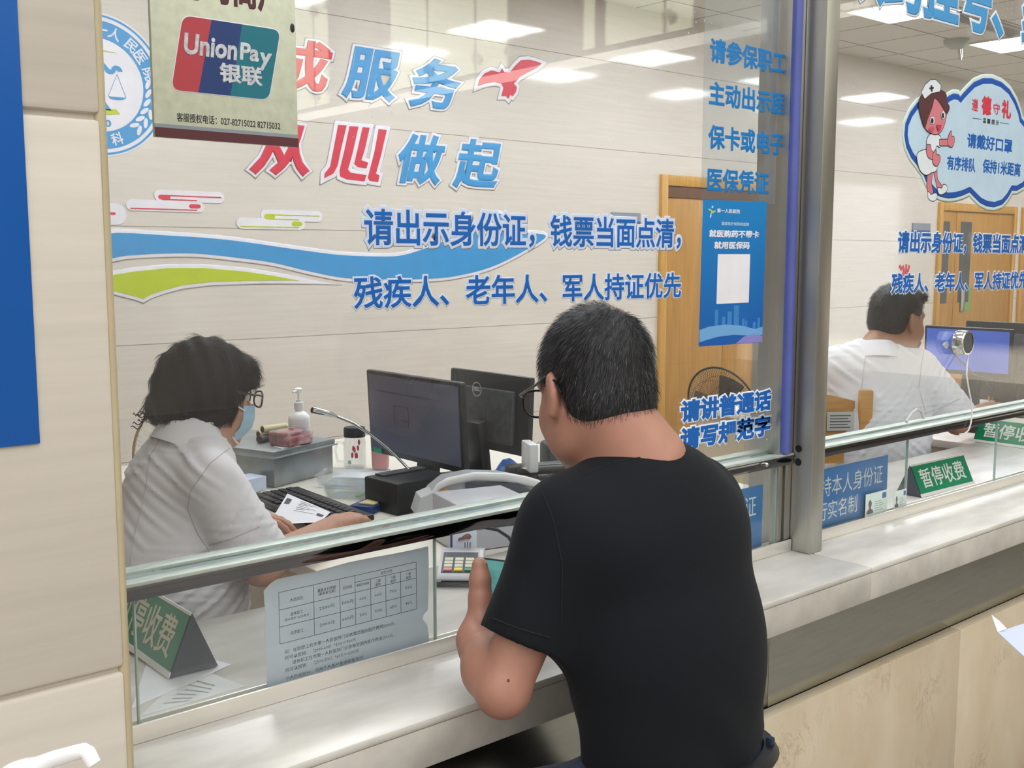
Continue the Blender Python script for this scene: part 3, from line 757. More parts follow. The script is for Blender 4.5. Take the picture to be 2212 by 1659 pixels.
# right booth lettering
x0 = gx(1940, 500)[0]
glass_line('请出示身份证，钱票当面点清，', x0, x0 + 0.80, gx(1940, 548)[2], gx(1940, 498)[2], 'upper blue lettering line across the right booth window, under the nurse sticker', bk_m=V_WB, bold=0.035, ol=0.05)
x0 = gx(1926, 590)[0]
glass_line('残疾人、老年人、军人持证优先', x0, x0 + 0.81, gx(1926, 636)[2], gx(1926, 590)[2], 'lower blue lettering line across the right booth window, above the clerk in white', bk_m=V_WB, bold=0.035, ol=0.05)
x0 = gx(1915, 30)[0] - 0.21
glass_line('预约挂号、缴费', x0, x0 + 1.36, gx(2050, 58)[2], gx(2050, 58)[2] + 0.185, 'large blue lettering at the top right edge, over a ceiling lamp', m=V_SKY, bk_m=V_WB, bold=0.04, ol=0.04)

# ---- nurse sticker with speech cloud
s7 = 272 / 1456
c7 = lambda pts: pxp(pts, YG, (1940, 150), s7)
t = thing('nurse_sticker', 'pale blue cloud sticker with a cartoon nurse and reminders on the right window', 'window sticker', (3.0, YG, 1.76))
cl = [(225, 420), (150, 520), (100, 640), (90, 760), (110, 880), (160, 990), (215, 1060), (300, 1180), (335, 1270), (375, 1345), (420, 1400), (500, 1440), (580, 1455), (660, 1448), (740, 1425), (828, 1385), (880, 1440), (950, 1510), (1030, 1550), (1110, 1560), (1200, 1530), (1260, 1460), (1312, 1368), (1370, 1370), (1440, 1330), (1520, 1230), (1570, 1080), (1570, 920), (1520, 760), (1456, 640), (1412, 588), (1395, 500), (1350, 380), (1280, 260), (1190, 180), (1080, 137), (980, 137), (880, 180), (800, 260), (750, 315), (718, 358), (690, 322), (640, 315), (590, 340), (540, 385), (400, 380), (300, 380)]
cw = c7(cl)
V_MINT = vinyl('pale_mint', '#d3e4de'); V_CB = vinyl('cloud_blue', '#1354b0'); V_LB = vinyl('light_blue', '#c3dcee')
flat(t, 'border', poly_me([cw], 0.021, 0, 0.0005), V_MINT, YG)
flat(t, 'outline', poly_me([cw], 0.009, 0.0005, 0.0009), V_CB, YG)
cc = np.mean(cw, 0)
def inset(lp, d):
    P = np.array(lp); n = len(P); ar = 0.5 * np.sum(P[:, 0] * np.roll(P[:, 1], -1) - np.roll(P[:, 0], -1) * P[:, 1])
    T = np.roll(P, -1, 0) - np.roll(P, 1, 0); T /= (np.hypot(T[:, 0], T[:, 1])[:, None] + 1e-9)
    N = np.stack([-T[:, 1], T[:, 0]], 1) * (1 if ar > 0 else -1)
    return [tuple(p) for p in P + N * d]
flat(t, 'panel', poly_me([inset(cw, 0.0075)], 0, 0.0009, 0.0012), V_LB, YG)
def t7(body, p0, p1, m, bold=0.03, nm='lettering', shear=0):
    a, = c7([p0]); b, = c7([p1])
    g, _ = text_fit(body, a[0], b[0], a[1], b[1], bold=bold, thick=0.0004, shear=shear); g.transform(Matrix.Translation((0, 0, 0.0013))); flat(t, nm, g, m, YG)
t7('遵', (845, 480), (925, 345), V_RED, 0.02, 'red_character'); t7('德', (955, 520), (1080, 320), V_RED, 0.05, 'red_character'); t7('守', (1090, 515), (1175, 400), V_RED, 0.02, 'red_character'); t7('礼', (1185, 560), (1310, 365), V_RED, 0.05, 'red_character')
t7('温 馨 提 示', (972, 618), (1162, 590), V_BLACK, 0.02)
flat(t, 'rule', join([poly_me([stroke(c7([(853, 562), (958, 578)]), 0.0015)], 0, 0.0012, 0.0016), poly_me([stroke(c7([(1175, 615), (1275, 632)]), 0.0015)], 0, 0.0012, 0.0016)]), V_BLACK, YG)
t7('请戴好口罩', (790, 905), (1320, 812), V_BLUE, 0.03); t7('有序排队', (555, 1160), (895, 1030), V_BLUE, 0.03); t7('保持1米距离', (968, 1195), (1415, 1085), V_BLUE, 0.03)
V_HAIR = vinyl('brown_hair', '#5c3338'); V_SKIN = vinyl('cartoon_skin', '#d8808a'); V_DRESS = vinyl('dress_white', '#e4ecf2'); V_CHEEK = vinyl('cheek', '#cf5c72')
LZ = [0.0012]
def toon(name, pts, m, ol=0.0022, sm=4):
    lp = c7(pts); lp = smooth_loop(lp, sm) if sm else lp
    z = LZ[0]
    if ol: flat(t, name + '_line', poly_me([lp], ol, z, z + 0.0001), V_BLACK, YG)
    flat(t, name, poly_me([lp], 0, z + 0.0001, z + 0.0002), m, YG); LZ[0] += 0.0002
toon('leg', [(345, 1190), (330, 1300), (340, 1420), (375, 1440), (400, 1420), (380, 1320), (390, 1190)], V_SKIN); toon('leg', [(405, 1170), (430, 1290), (450, 1370), (490, 1380), (500, 1350), (450, 1270), (440, 1150)], V_SKIN)
toon('shoe', [(340, 1415), (345, 1490), (400, 1522), (440, 1490), (440, 1440), (410, 1435), (375, 1450)], V_DRESS); toon('shoe', [(450, 1375), (470, 1440), (520, 1435), (560, 1390), (550, 1345), (515, 1335), (500, 1375)], V_DRESS)
toon('skirt', [(215, 980), (320, 930), (420, 960), (440, 1150), (380, 1190), (310, 1218), (240, 1150)], V_DRESS)
toon('bodice', [(375, 745), (330, 800), (325, 870), (350, 960), (410, 945), (440, 880), (475, 895), (485, 790), (440, 755)], V_DRESS)
toon('arm', [(470, 815), (560, 810), (570, 880), (470, 880)], V_SKIN, sm=0); toon('hand', [(565, 820), (580, 760), (605, 715), (608, 775), (635, 780), (640, 830), (615, 895), (575, 880)], V_SKIN)
toon('arm', [(325, 880), (320, 960), (345, 1020), (395, 1035), (395, 970), (370, 930), (365, 880)], V_SKIN); toon('hand', [(390, 985), (425, 935), (435, 985), (470, 1000), (470, 1060), (435, 1115), (395, 1085)], V_SKIN)
toon('face', [(390, 330), (340, 480), (300, 620), (310, 690), (370, 735), (440, 750), (500, 690), (540, 570), (540, 440), (470, 330)], V_SKIN)
toon('hair', [(260, 300), (228, 400), (240, 500), (280, 640), (300, 660), (330, 560), (380, 430), (410, 330), (470, 390), (520, 470), (550, 510), (580, 440), (550, 380), (540, 290), (480, 245), (380, 240)], V_HAIR)
toon('cap', [(255, 265), (300, 180), (360, 125), (420, 122), (480, 185), (470, 255), (370, 275), (295, 340)], V_DRESS, sm=0)
toon('cross', [(345, 210), (362, 208), (360, 185), (380, 183), (380, 205), (397, 203), (397, 225), (383, 227), (385, 258), (365, 260), (363, 232), (347, 232)], V_BLACK, 0, 0)
for cx, cy, rx, ry in ((380, 590, 27, 45), (503, 530, 22, 48)):
    toon('eye_white', [(cx + rx * math.cos(a), cy + ry * math.sin(a)) for a in np.linspace(0, 6.28, 13)[:-1]], V_DRESS, 0.0008, 0)
    toon('pupil', [(cx - 3 + rx * .62 * math.cos(a), cy + 6 + ry * .72 * math.sin(a)) for a in np.linspace(0, 6.28, 13)[:-1]], V_BLACK, 0, 0)
toon('cheek', [(370 + 34 * math.cos(a), 690 + 28 * math.sin(a)) for a in np.linspace(0, 6.28, 11)[:-1]], V_CHEEK, 0, 0)
toon('mouth', [(425, 650), (480, 650), (465, 700), (448, 718)], V_RED, 0.0012, 0)

# ---- card-payment plate hanging on the left window
YU = 0.022
s1 = 660 / 2190
u1 = lambda *pts: pxp(pts, YU, (0, 0), s1)
t = thing('payment_plate', 'weathered metal card-payment plate with red, blue and green logo on the left window', 'sign', (0.73, YU, 1.79))
M_PLATE = mat('weathered_plate', '#d3d8c4', 0.45, 0.15, var=0.09, scale=60, detail=10, bump=0.02)
xl, xr = oY(331, 200, YU)[0], oY(643, 250, YU)[0]; zb = oY(640, 318, YU)[2]
part('plate', MB().box((xl, YU, zb), (xr, YU + 0.008, 2.12), 0.001), M_PLATE, t)
z1 = oY(335, 273, YU)[2]; z2 = oY(335, 268, YU)[2]; z2b = oY(335, 266, YU)[2]
part('brown_band', MB().box((xl, YU - 0.0008, zb), (xr, YU, oY(335, 274, YU)[2])), mat('band_brown', '#5a2c34', 0.4), t)
part('grey_band', MB().box((xl, YU - 0.0006, oY(335, 274, YU)[2]), (xr, YU, oY(335, 266, YU)[2])), mat('band_grey', '#8e98a0', 0.4), t)
TL, TR, BR, BL = u1((1310, 115), (2008, 213), (1925, 718), (1228, 640))
t1, t2 = u1((1515, 150))[0][0], u1((1735, 185))[0][0]; b1, b2 = u1((1420, 660))[0][0], u1((1650, 690))[0][0]
zt_, zb_ = (TL[1] + TR[1]) / 2, (BL[1] + BR[1]) / 2
def skew_card(xa, xb, xc, xd, rl, rr):
    """four-sided stripe: bottom xa..xb, top xc..xd, rounded on the left and or right"""
    lp = []
    def arc(c, p, q, r):
        c, p, q = map(np.array, (c, p, q)); d1 = (p - c) / np.hypot(*(p - c)); d2 = (q - c) / np.hypot(*(q - c))
        A, B = c + d1 * r, c + d2 * r
        return [tuple((1 - k) ** 2 * A + 2 * k * (1 - k) * c + k * k * B) for k in np.linspace(0, 1, 6)]
    P = [(xa, zb_), (xb, zb_), (xd, zt_), (xc, zt_)]; R = [rl, rr, rr, rl]
    for i in range(4):
        if R[i] > 0: lp += arc(P[i], P[i - 1], P[(i + 1) % 4], R[i])
        else: lp.append(P[i])
    return lp
flat(t, 'logo_border', poly_me([skew_card(BL[0], BR[0], TL[0], TR[0], 0.014, 0.014)], 0.0016, 0.0, 0.0004), V_WHITE, YU)
flat(t, 'logo_red', poly_me([skew_card(BL[0], b1, TL[0], t1, 0.014, 0)], 0, 0.0004, 0.0008), vinyl('logo_red', '#b8404c'), YU)
flat(t, 'logo_blue', poly_me([skew_card(b1, b2, t1, t2, 0.0, 0.0)], 0, 0.0004, 0.0008), vinyl('logo_blue', '#1d3a78'), YU)
flat(t, 'logo_green', poly_me([skew_card(b2, BR[0], t2, TR[0], 0.0, 0.014)], 0, 0.0004, 0.0008), vinyl('logo_green', '#0e7184'), YU)
V_WORN = mat('worn_white_lettering', '#c9ccd4', 0.5, var=0.25, scale=120)
def u_text(body, p0, p1, m, bold=0.03, shear=0, z=0.0009, nm='lettering'):
    (a, za), (b, zb2) = u1(p0, p1)
    g, _ = text_fit(body, a, b, za, zb2, bold=bold, thick=0.0004, shear=shear); g.transform(Matrix.Translation((0, 0, z))); flat(t, nm, g, m, YU)
u_text('Union', (1312, 388), (1690, 285), V_WORN, 0.035, 0.1); u_text('Pa', (1715, 430), (1850, 320), V_WORN, 0.035, 0.1); u_text('y', (1850, 505), (1935, 385), V_WORN, 0.035, 0.12)
u_text('银联', (1572, 590), (1878, 484), V_WORN, 0.035, 0.0)
(a, za), (b, zb2) = u1((1268, 868), (2008, 905))
g, _ = text_fit('客服授权电话：027-82715022 82715032', a, b, za - 0.0005, za + 0.0125, bold=0.012, thick=0.0004); flat(t, 'phone_line', g, V_BLACK, YU)
a = oY(380, 10, YU)[0]; b = oY(606, 12, YU)[0]; z = oY(520, 19, YU)[2]
g, _ = text_fit('特约商户', a, b, z, z + 0.062, bold=0.035, thick=0.0004); flat(t, 'heading', g, mat('heading_brown', '#54282f', 0.5), YU)
part('dent', MB().sph((oY(634, 61, YU)[0] - 0.002, YU, oY(634, 61, YU)[2]), (0.004, 0.0015, 0.007)), M_BLACK, t)

# ---- blue sign on the pilaster
a = oY(85, 957, YP); z = a[2]
t = solo('blue_sign', MB().box((a[0] - 0.5, YP - 0.003, z), (a[0], YP, z + 0.98), 0.0005), mat('sign_board_blue', '#0458ad', 0.35, var=0.02), 'plain blue sign board on the tiled pillar at the left edge', 'sign')

# ---- code poster on the left window
YP2 = YG - 0.0007
s8 = 170 / 830
c8 = lambda *pts: pxp(pts, YP2, (1500, 420), s8)
t = thing('insurance_poster', 'blue insurance poster with white square and city skyline on the left window', 'poster', (1.945, YP2, 1.43))
def grad_mat(name, c0, c1, z0, z1):
    m = bpy.data.materials.new(name); m.use_nodes = True; nt = m.node_tree; b = nt.nodes['Principled BSDF']
    tc = nt.nodes.new('ShaderNodeTexCoord'); sp = nt.nodes.new('ShaderNodeSeparateXYZ'); mr = nt.nodes.new('ShaderNodeMapRange'); rp = nt.nodes.new('ShaderNodeValToRGB')
    nt.links.new(tc.outputs['Object'], sp.inputs[0]); nt.links.new(sp.outputs[2], mr.inputs[0]); mr.inputs[1].default_value = z0; mr.inputs[2].default_value = z1
    rp.color_ramp.elements[0].color = (*lin(c0), 1); rp.color_ramp.elements[1].color = (*lin(c1), 1)
    nt.links.new(mr.outputs[0], rp.inputs[0]); nt.links.new(rp.outputs[0], b.inputs['Base Color']); b.inputs['Roughness'].default_value = 0.4
    return m
P4 = c8((90, 55), (762, 78), (712, 1560), (45, 1605))
flat(t, 'sheet', poly_me([[P4[0], P4[3], P4[2], P4[1]]], 0, 0, 0.0005), grad_mat('poster_print', '#0e5aac', '#1583c8', 0.0, 0.32), YP2)
q = c8((246, 630), (586, 630), (570, 1140), (230, 1155))
flat(t, 'white_square', poly_me([[q[0], q[3], q[2], q[1]]], 0, 0.0005, 0.0008), V_WHITE, YP2)
def t8(body, p0, p1, m, bold=0.03, shear=0, nm='lettering'):
    a, b = c8(p0, p1)
    g, _ = text_fit(body, a[0], b[0], a[1], b[1], bold=bold, thick=0.0003, shear=shear); g.transform(Matrix.Translation((0, 0, 0.0005))); flat(t, nm, g, m, YP2)
t8('就医购药不带卡', (150, 452), (680, 385), V_WHITE, 0.035, 0.1); t8('就用医保码', (203, 575), (580, 500), V_WHITE, 0.035, 0.1)
t8('国家医疗保障局监制', (285, 325), (572, 298), V_LB, 0.01); t8('第一人民医院', (236, 192), (480, 158), V_WHITE, 0.02)
lf = lambda cx, cy, rx, ry, a: [(cx + rx * math.cos(u) * math.cos(a) - ry * math.sin(u) * math.sin(a), cy + rx * math.cos(u) * math.sin(a) + ry * math.sin(u) * math.cos(a)) for u in np.linspace(0, 6.28, 13)[:-1]]
flat(t, 'logo_leaf', join([poly_me([c8(*lf(165, 165, 26, 9, 0.5))], 0, 0.0005, 0.0008), poly_me([c8(*lf(195, 185, 30, 10, 2.7))], 0, 0.0005, 0.0008)]), vinyl('logo_lime', '#b9d06a'), YP2)
flat(t, 'logo_stem', join([poly_me([c8(*lf(188, 132, 9, 14, 0.2))], 0, 0.0005, 0.0008), poly_me([c8(*lf(170, 225, 7, 26, 0.2))], 0, 0.0005, 0.0008)]), V_LB, YP2)
V_TOW = vinyl('skyline_blue', '#3d83c6'); V_WV = vinyl('poster_wave', '#6fa9dc'); V_PUR = vinyl('poster_purple', '#8a86c8')
tw = []
for x0, x1, y0 in ((215, 250, 1215), (288, 325, 1290), (348, 392, 1235), (415, 470, 1170), (500, 525, 1310), (530, 555, 1330), (615, 645, 1345), (665, 690, 1300)):
    p = c8((x0, y0), (x1, y0), (x1 - 4, 1420), (x0 - 4, 1420)); tw.append(poly_me([[p[0], p[3], p[2], p[1]]], 0, 0.0005, 0.0007))
flat(t, 'skyline', join(tw), V_TOW, YP2)
flat(t, 'wave_print', join([poly_me([c8((52, 1430), (150, 1395), (330, 1372), (500, 1385), (640, 1420), (716, 1395), (714, 1480), (600, 1490), (420, 1480), (250, 1500), (140, 1530), (49, 1560))], 0, 0.0005, 0.0009)]), V_WV, YP2)
flat(t, 'purple_print', join([poly_me([c8((430, 1575), (520, 1500), (620, 1470), (714, 1490), (712, 1558))], 0, 0.0005, 0.001)]), V_PUR, YP2)
t8('健康中国', (368, 1480), (650, 1432), V_WHITE, 0.012)

# ---- typed A4 notice behind the lower pane of the left window
YN = 0.0195
s9 = 400 / 2074
t = thing('typed_notice', 'crumpled typed notice with a table taped behind the low left pane', 'notice', (0.97, YN, ZC + 0.015))
op = pxp([(48, 500), (120, 420), (190, 370), (400, 325), (600, 290), (800, 235), (1000, 180), (1250, 130), (1500, 85), (1700, 45), (1892, 0), (1898, 200), (1895, 450), (1890, 710), (1840, 765), (1830, 815), (1880, 880), (1895, 960), (1905, 1085)], YN, (560, 1180), s9)
zf = ZC + 0.0145; xb = pxp([(85, 1640)], YN, (560, 1180), s9)[0][0]
lp = op + [(op[-1][0], zf), (xb, zf)] + pxp([(85, 1300), (60, 1000), (68, 750), (55, 600)], YN, (560, 1180), s9)
me = poly_me([lp[::-1]], 0, 0, 0.0004)
M_PAPERB = mat('bluish_paper', '#c3cedb', 0.7, var=0.05, scale=9, bump=0.25)
flat(t, 'sheet', me, M_PAPERB, YN)
TLn, TRn, BRn, BLn = pxp([(207, 527), (1750, 170), (1768, 690), (240, 1103)], YN, (560, 1180), s9)
X0, X1 = (TLn[0] + BLn[0]) / 2, (TRn[0] + BRn[0]) / 2; Z1, Z0 = (TLn[1] + TRn[1]) / 2, (BLn[1] + BRn[1]) / 2
fx = [0, .235, .42, .53, .645, .76, .875, 1.0]; LW = 0.0007; ZT = 0.0004
ln = []
def hl(xa, xb, z): ln.append(poly_me([[(xa, z - LW / 2), (xb, z - LW / 2), (xb, z + LW / 2), (xa, z + LW / 2)]], 0, ZT, ZT + .0002))
def vl(x, za, zb): ln.append(poly_me([[(x - LW / 2, za), (x + LW / 2, za), (x + LW / 2, zb), (x - LW / 2, zb)]], 0, ZT, ZT + .0002))
XF = lambda f: X0 + (X1 - X0) * f
ZF = lambda f: Z0 + (Z1 - Z0) * f
for f in (0, .33, .66, 1): hl(X0, X1, ZF(f))
hl(XF(fx[3]), X1, ZF(.86))
for i, f in enumerate(fx): vl(XF(f), Z0, ZF(.86) if i in (4, 5, 6) else Z1)
flat(t, 'table_rules', join(ln), V_BLACK, YN)
tx = []
def cell(body, fc, zc, h=0.0062, w=None):
    n = len(body); w = w or h * n * 0.95
    x = XF(fc); g, _ = text_fit(body, x - w / 2, x + w / 2, ZF(zc) - h / 2, ZF(zc) + h / 2, bold=0.0, thick=0.0002, res=1); g.transform(Matrix.Translation((0, 0, ZT))); tx.append(g)
cell('人员类别', .117, .80); cell('最高支付限额', .327, .86); cell('（最高发生额）', .327, .79, .005); cell('起付线', .475, .80); cell('支付比例', .765, .93)
for f, b in ((.587, '基层定点医院'), (.702, '二级'), (.817, '三级'), (.937, '一级')): cell(b, f, .79, .0045 if len(b) > 2 else .0055)
for f in (.702, .817, .937): cell('医院', f, .71, .0055)
cell('退休职工', .117, .53); cell('按60周岁 女55周岁', .117, .44, .0045, .045); cell('2500元', .327, .5); cell('500元', .475, .5)
for f, b in ((.587, '60%'), (.702, '60%'), (.817, '75%'), (.937, '56%')): cell(b, f, .5, .005)
cell('在职职工', .117, .16); cell('2000元', .327, .17); cell('600元', .475, .17)
for f, b in ((.587, '50%'), (.702, '50%'), (.817, '65%'), (.937, '46%')): cell(b, f, .17, .005)
flat(t, 'table_text', join(tx), V_BLACK, YN)
tx = []
zl = Z0 - 0.012
for body, wf, dx in (('如：在职职工在市第一人民医院门诊政策范围内医疗费用2000元，', .80, 0), ('则可以报销：（2000-600）*50%＝700元', .50, 0), ('退休职工在市第一人民医院门诊政策范围内医疗费用2500元，', .74, .05), ('则可以报销：（2500-500）*60%＝1200元', .52, 0), (None, 0, 0), ('个人负担部分，可用个人账户金或现金支付。', .56, 0), ('年度内门诊医疗费用超过了最高支付限额无法享受门诊统筹报销。', .80, 0)):
    if body:
        h = 0.0072
        g, _ = text_fit(body, XF(.03 + dx), XF(.03 + dx + wf), zl - h, zl, bold=0.0 if '年度' not in body else 0.012, thick=0.0002, res=1); g.transform(Matrix.Translation((0, 0, ZT))); tx.append(g)
        zl -= 0.0105
    else: zl -= 0.004
flat(t, 'paragraphs', join(tx), V_BLACK, YN)

# ---- blue real-name signs and sample cards behind the low panes
M_RN = vinyl('sign_sky_blue', '#1e6fb4', 0.3); V_TXT = vinyl('pale_text', '#d5dde0')
def realname(x1, z0, z1, label, w=0.435):
    t = thing('registration_sign', label, 'sign', (x1 - w / 2, YN, z0), 'blue registration signs behind the low panes')
    part('board', MB().box((x1 - w, YN - 0.0003, z0), (x1, YN + 0.002, z1), 0.0004), M_RN, t)
    h = z1 - z0; ms = []
    for body, a, b, f0, f1 in (('请您持本人身份证', 0.04, 0.94, .52, .86), ('实行实名制', 0.13, 0.66, .12, .44)):
        g, _ = text_fit(body, x1 - w + a * w, x1 - w + b * w, z0 + f0 * h, z0 + f1 * h, bold=0.0, thick=0.0004); ms.append(g)
    flat(t, 'lettering', join(ms), V_TXT, YN - 0.0003)
    return t
realname(2.104, ZC + 0.024, 1.080, 'blue sign behind the low pane between the man in black and the steel post')
realname(2.667, ZC + 0.026, 1.084, 'blue sign with white lettering behind the low pane right of the steel post')
M_CARD = mat('card_print', '#c8d8d2', 0.35, var=0.04, scale=40)
def idcard(x0, x1, z0, z1, label, yy):
    t = thing('sample_card', label, 'card', ((x0 + x1) / 2, yy, z0), 'sample cards stuck to the low pane')
    part('card', MB().box((x0, yy, z0), (x1, yy + 0.0008, z1), 0.0003), M_CARD, t)
    w = x1 - x0; h = z1 - z0
    part('portrait', join([place(poly_me([smooth_loop([(x0 + w * .07, z0 + h * .22), (x0 + w * .08, z0 + h * .34), (x0 + w * .17, z0 + h * .42), (x0 + w * .13, z0 + h * .6), (x0 + w * .2, z0 + h * .76), (x0 + w * .28, z0 + h * .6), (x0 + w * .24, z0 + h * .42), (x0 + w * .33, z0 + h * .34), (x0 + w * .34, z0 + h * .22)], 3)], 0, 0, 0.0003), FRONT(0, yy, 0))]), mat('card_portrait', '#6b5c62', 0.5, var=0.3, scale=60), t)
    part('emblem', MB().box((x0 + w * .75, yy - .0003, z0 + h * .7), (x0 + w * .93, yy, z0 + h * .92)), mat('card_emblem', '#5470a0', 0.5), t)
    b = MB()
    for k in range(5): b.box((x0 + w * .42, yy - .0002, z0 + h * (.62 - .085 * k)), (x0 + w * (.7 + .08 * (k % 3)), yy, z0 + h * (.64 - .085 * k)))
    b.box((x0 + w * .1, yy - .0002, z0 + h * .1), (x0 + w * .9, yy, z0 + h * .13))
    part('print_lines', b, mat('card_lines', '#8794a0', 0.5), t)
idcard(2.545, 2.655, 0.922, 0.992, 'sample identity card stuck over the blue sign right of the post', 0.0095)
idcard(2.690, 2.755, 0.922, 0.980, 'sample identity card beside the right edge of the blue sign', 0.0095)
# ------------------------------------------------------------------ desks behind the counter
M_DESK = mat('desk_laminate', '#e9e4d8', 0.35, var=0.03, scale=7)
M_PANEL = mat('desk_panel', '#cfc2ac', 0.5, var=0.05, scale=4)
def desk(x0, x1, y0, y1, label):
    t = thing('desk', label, 'desk', ((x0 + x1) / 2, (y0 + y1) / 2, ZBF), 'desks of the clerks')
    part('desktop', MB().box((x0, y0, ZC - 0.03), (x1, y1, ZC), 0.003), M_DESK, t)
    for xx in (x0 + 0.03, x1 - 0.05): part('side_panel', MB().box((xx, y0 + 0.06, ZBF), (xx + 0.02, y1 - 0.05, ZC - 0.03)), M_PANEL, t)
    part('back_panel', MB().box((x0 + 0.05, y1 - 0.06, ZBF), (x1 - 0.05, y1 - 0.045, ZC - 0.03)), M_PANEL, t)
    return t
desk(1.22, 2.75, 0.459, 2.15, 'cream desk with monitors and cash box beside the masked clerk')
desk(4.02, 5.6, 0.459, 1.9, 'desk under the blue monitor in the right booth')

M_CHAR = mat('charcoal_plastic', '#2c2d31', 0.4, var=0.1, scale=40)
M_DGREY = mat('dark_grey_plastic', '#4a4c50', 0.5, var=0.3, scale=45, detail=9)
M_LGREY = mat('light_grey_plastic', '#c4c6c8', 0.4, var=0.04)
M_OFFW = mat('off_white_plastic', '#e3e3e2', 0.35, var=0.02)
M_PAPER = mat('paper', '#ebebf0', 0.7, var=0.02)
M_INK = mat('print_ink', '#4c4c55', 0.6)
M_SCREEN = mat('screen_grey', '#5a5d70', 0.25, var=0.08, scale=6, emit=0.12)
M_BSCREEN = mat('screen_blue', '#4560b8', 0.25, var=0.1, scale=5, emit=0.45)
M_GALV = mat('galvanised_steel', '#9ba2a4', 0.38, 0.75, var=0.16, scale=14, detail=8)
M_GREEN = mat('green_ribbon', '#1e8a4c', 0.5)
M_CLEAR = clear_mat('clear_plastic', (0.93, 0.95, 0.95), 0.05, haze=0.20, hscale=6)
M_CLEARG = clear_mat('jar_glass', (0.94, 0.95, 0.95), 0.06)

def obox(cx, cy, lx, ly, z0, z1, ang, bev=0.0):
    """upright box of size lx x ly, turned by ang about z"""
    return MB().box((cx - lx / 2, cy - ly / 2, z0), (cx + lx / 2, cy + ly / 2, z1), bev, rot=(0, 0, ang), piv=(cx, cy, z0))
def OP(cx, cy, ang):
    ca, sa = math.cos(ang), math.sin(ang)
    return lambda u, v, z: (cx + u * ca - v * sa, cy + u * sa + v * ca, z)

# ---- monitors
def monitor(name_label, X, y0, y1, z0, z1, screen, face, stand=(0.06, 0.0), tilt=0.06, logo=False, zb=ZC):
    """flat monitor in the plane x = X; face -1: the screen looks towards -x, +1 towards +x"""
    yc = (y0 + y1) / 2
    t = thing('monitor', name_label, 'monitor', (X, yc, zb))
    pv = (X, yc, z0)
    rot = (0, face * tilt * (1 if face < 0 else 1), 0)
    T = 0.022
    def bx(lo, hi, bev=0.0): return MB().box(lo, hi, bev, rot=rot, piv=pv)
    part('housing', bx((X, y0, z0), (X + T, y1, z1), 0.006), M_CHAR, t)
    xs = X - 0.0012 if face < 0 else X + T + 0.0002
    part('screen', bx((xs, y0 + 0.012, z0 + 0.02), (xs + 0.001, y1 - 0.012, z1 - 0.012)), screen, t)
    xb = X + T if face < 0 else X - 0.02
    part('back_cover', bx((xb, y0 + 0.06, z0 + 0.03), (xb + 0.02, y1 - 0.06, z1 - 0.05), 0.008), M_DGREY, t)
    s = MB(); d = 1 if face < 0 else -1
    xc = X + T / 2 + d * 0.045
    s.box((xc - 0.02, yc - 0.04, zb + 0.012), (xc + 0.02, yc + 0.04, z0 + 0.10), 0.008, rot=(0, d * 0.12, 0))
    part('stand', s, M_CHAR, t)
    part('base', MB().box((xc - 0.10, yc - 0.12, zb + 0.0005), (xc + 0.09, yc + 0.12, zb + 0.014), 0.006), M_CHAR, t)
    return t, bx
t, bx = monitor('black monitor with grey screen facing the masked clerk, green tag on its lower corner', 1.90, 0.925, 1.425, 0.990, 1.262, M_SCREEN, -1, tilt=0.05)
part('green_tag', bx((1.8975, 1.355, 0.993), (1.899, 1.405, 1.009)), mat('green_tag', '#1fa98a', 0.5), t, label='green name tag on the bezel')
b = MB()
for k, (u, v, w, h) in enumerate(((0.30, 0.62, 0.16, 0.002), (0.30, 0.35, 0.16, 0.002), (0.30, 0.35, 0.002, 0.27), (0.46, 0.35, 0.002, 0.27), (0.1, 0.78, 0.7, 0.003), (0.12, 0.5, 0.1, 0.003), (0.34, 0.42, 0.09, 0.006))):
    yy = 1.413 - (u + w) * 0.474; zz = 1.01 + v * 0.24
    hh = h * 0.24 if h > 0.1 else h; ww = w * 0.474 if w > 0.01 else w
    b.box((1.8972, yy, zz), (1.8978, yy + ww, zz + hh), rot=(0, -0.05, 0), piv=(1.90, 1.175, 0.99))
part('window_lines', b, mat('screen_lines', '#494c60', 0.4), t)
t, bx = monitor('black monitor seen from behind with a round brand emblem, right of the grey screen', 2.18, 0.965, 1.375, 1.000, 1.252, M_SCREEN, 1, tilt=0.05)
part('emblem', MB().raw(*(lambda c, r: ([(2.1565, c[0] + q * math.cos(a), c[1] + q * math.sin(a)) for a in np.linspace(0, 2 * PI, 33)[:-1] for q in (r, r * 0.86)], [(2 * k, (2 * k + 2) % 64, (2 * k + 3) % 64, 2 * k + 1) for k in range(32)]))((1.187, 1.198), 0.024)), M_LGREY, t, smooth=0)
g, _ = text_fit('DELL', -0.016, 0.016, -0.006, 0.006, bold=0.04, thick=0.0008)
part('emblem_lettering', place(g, Matrix.Translation((2.1570, 1.187, 1.198)) @ Matrix.Rotation(-PI / 2, 4, 'Z') @ Matrix.Rotation(PI / 2, 4, 'X')), M_LGREY, t, smooth=0)
t, bx = monitor('monitor with bright blue screen in front of the right booth clerk', 4.60, 0.575, 0.975, 1.105, 1.318, M_BSCREEN, -1, tilt=0.03)
t, bx = monitor('second monitor behind the blue screen at the right edge', 4.98, 0.50, 0.98, 1.10, 1.325, M_SCREEN, 1, tilt=0.03)

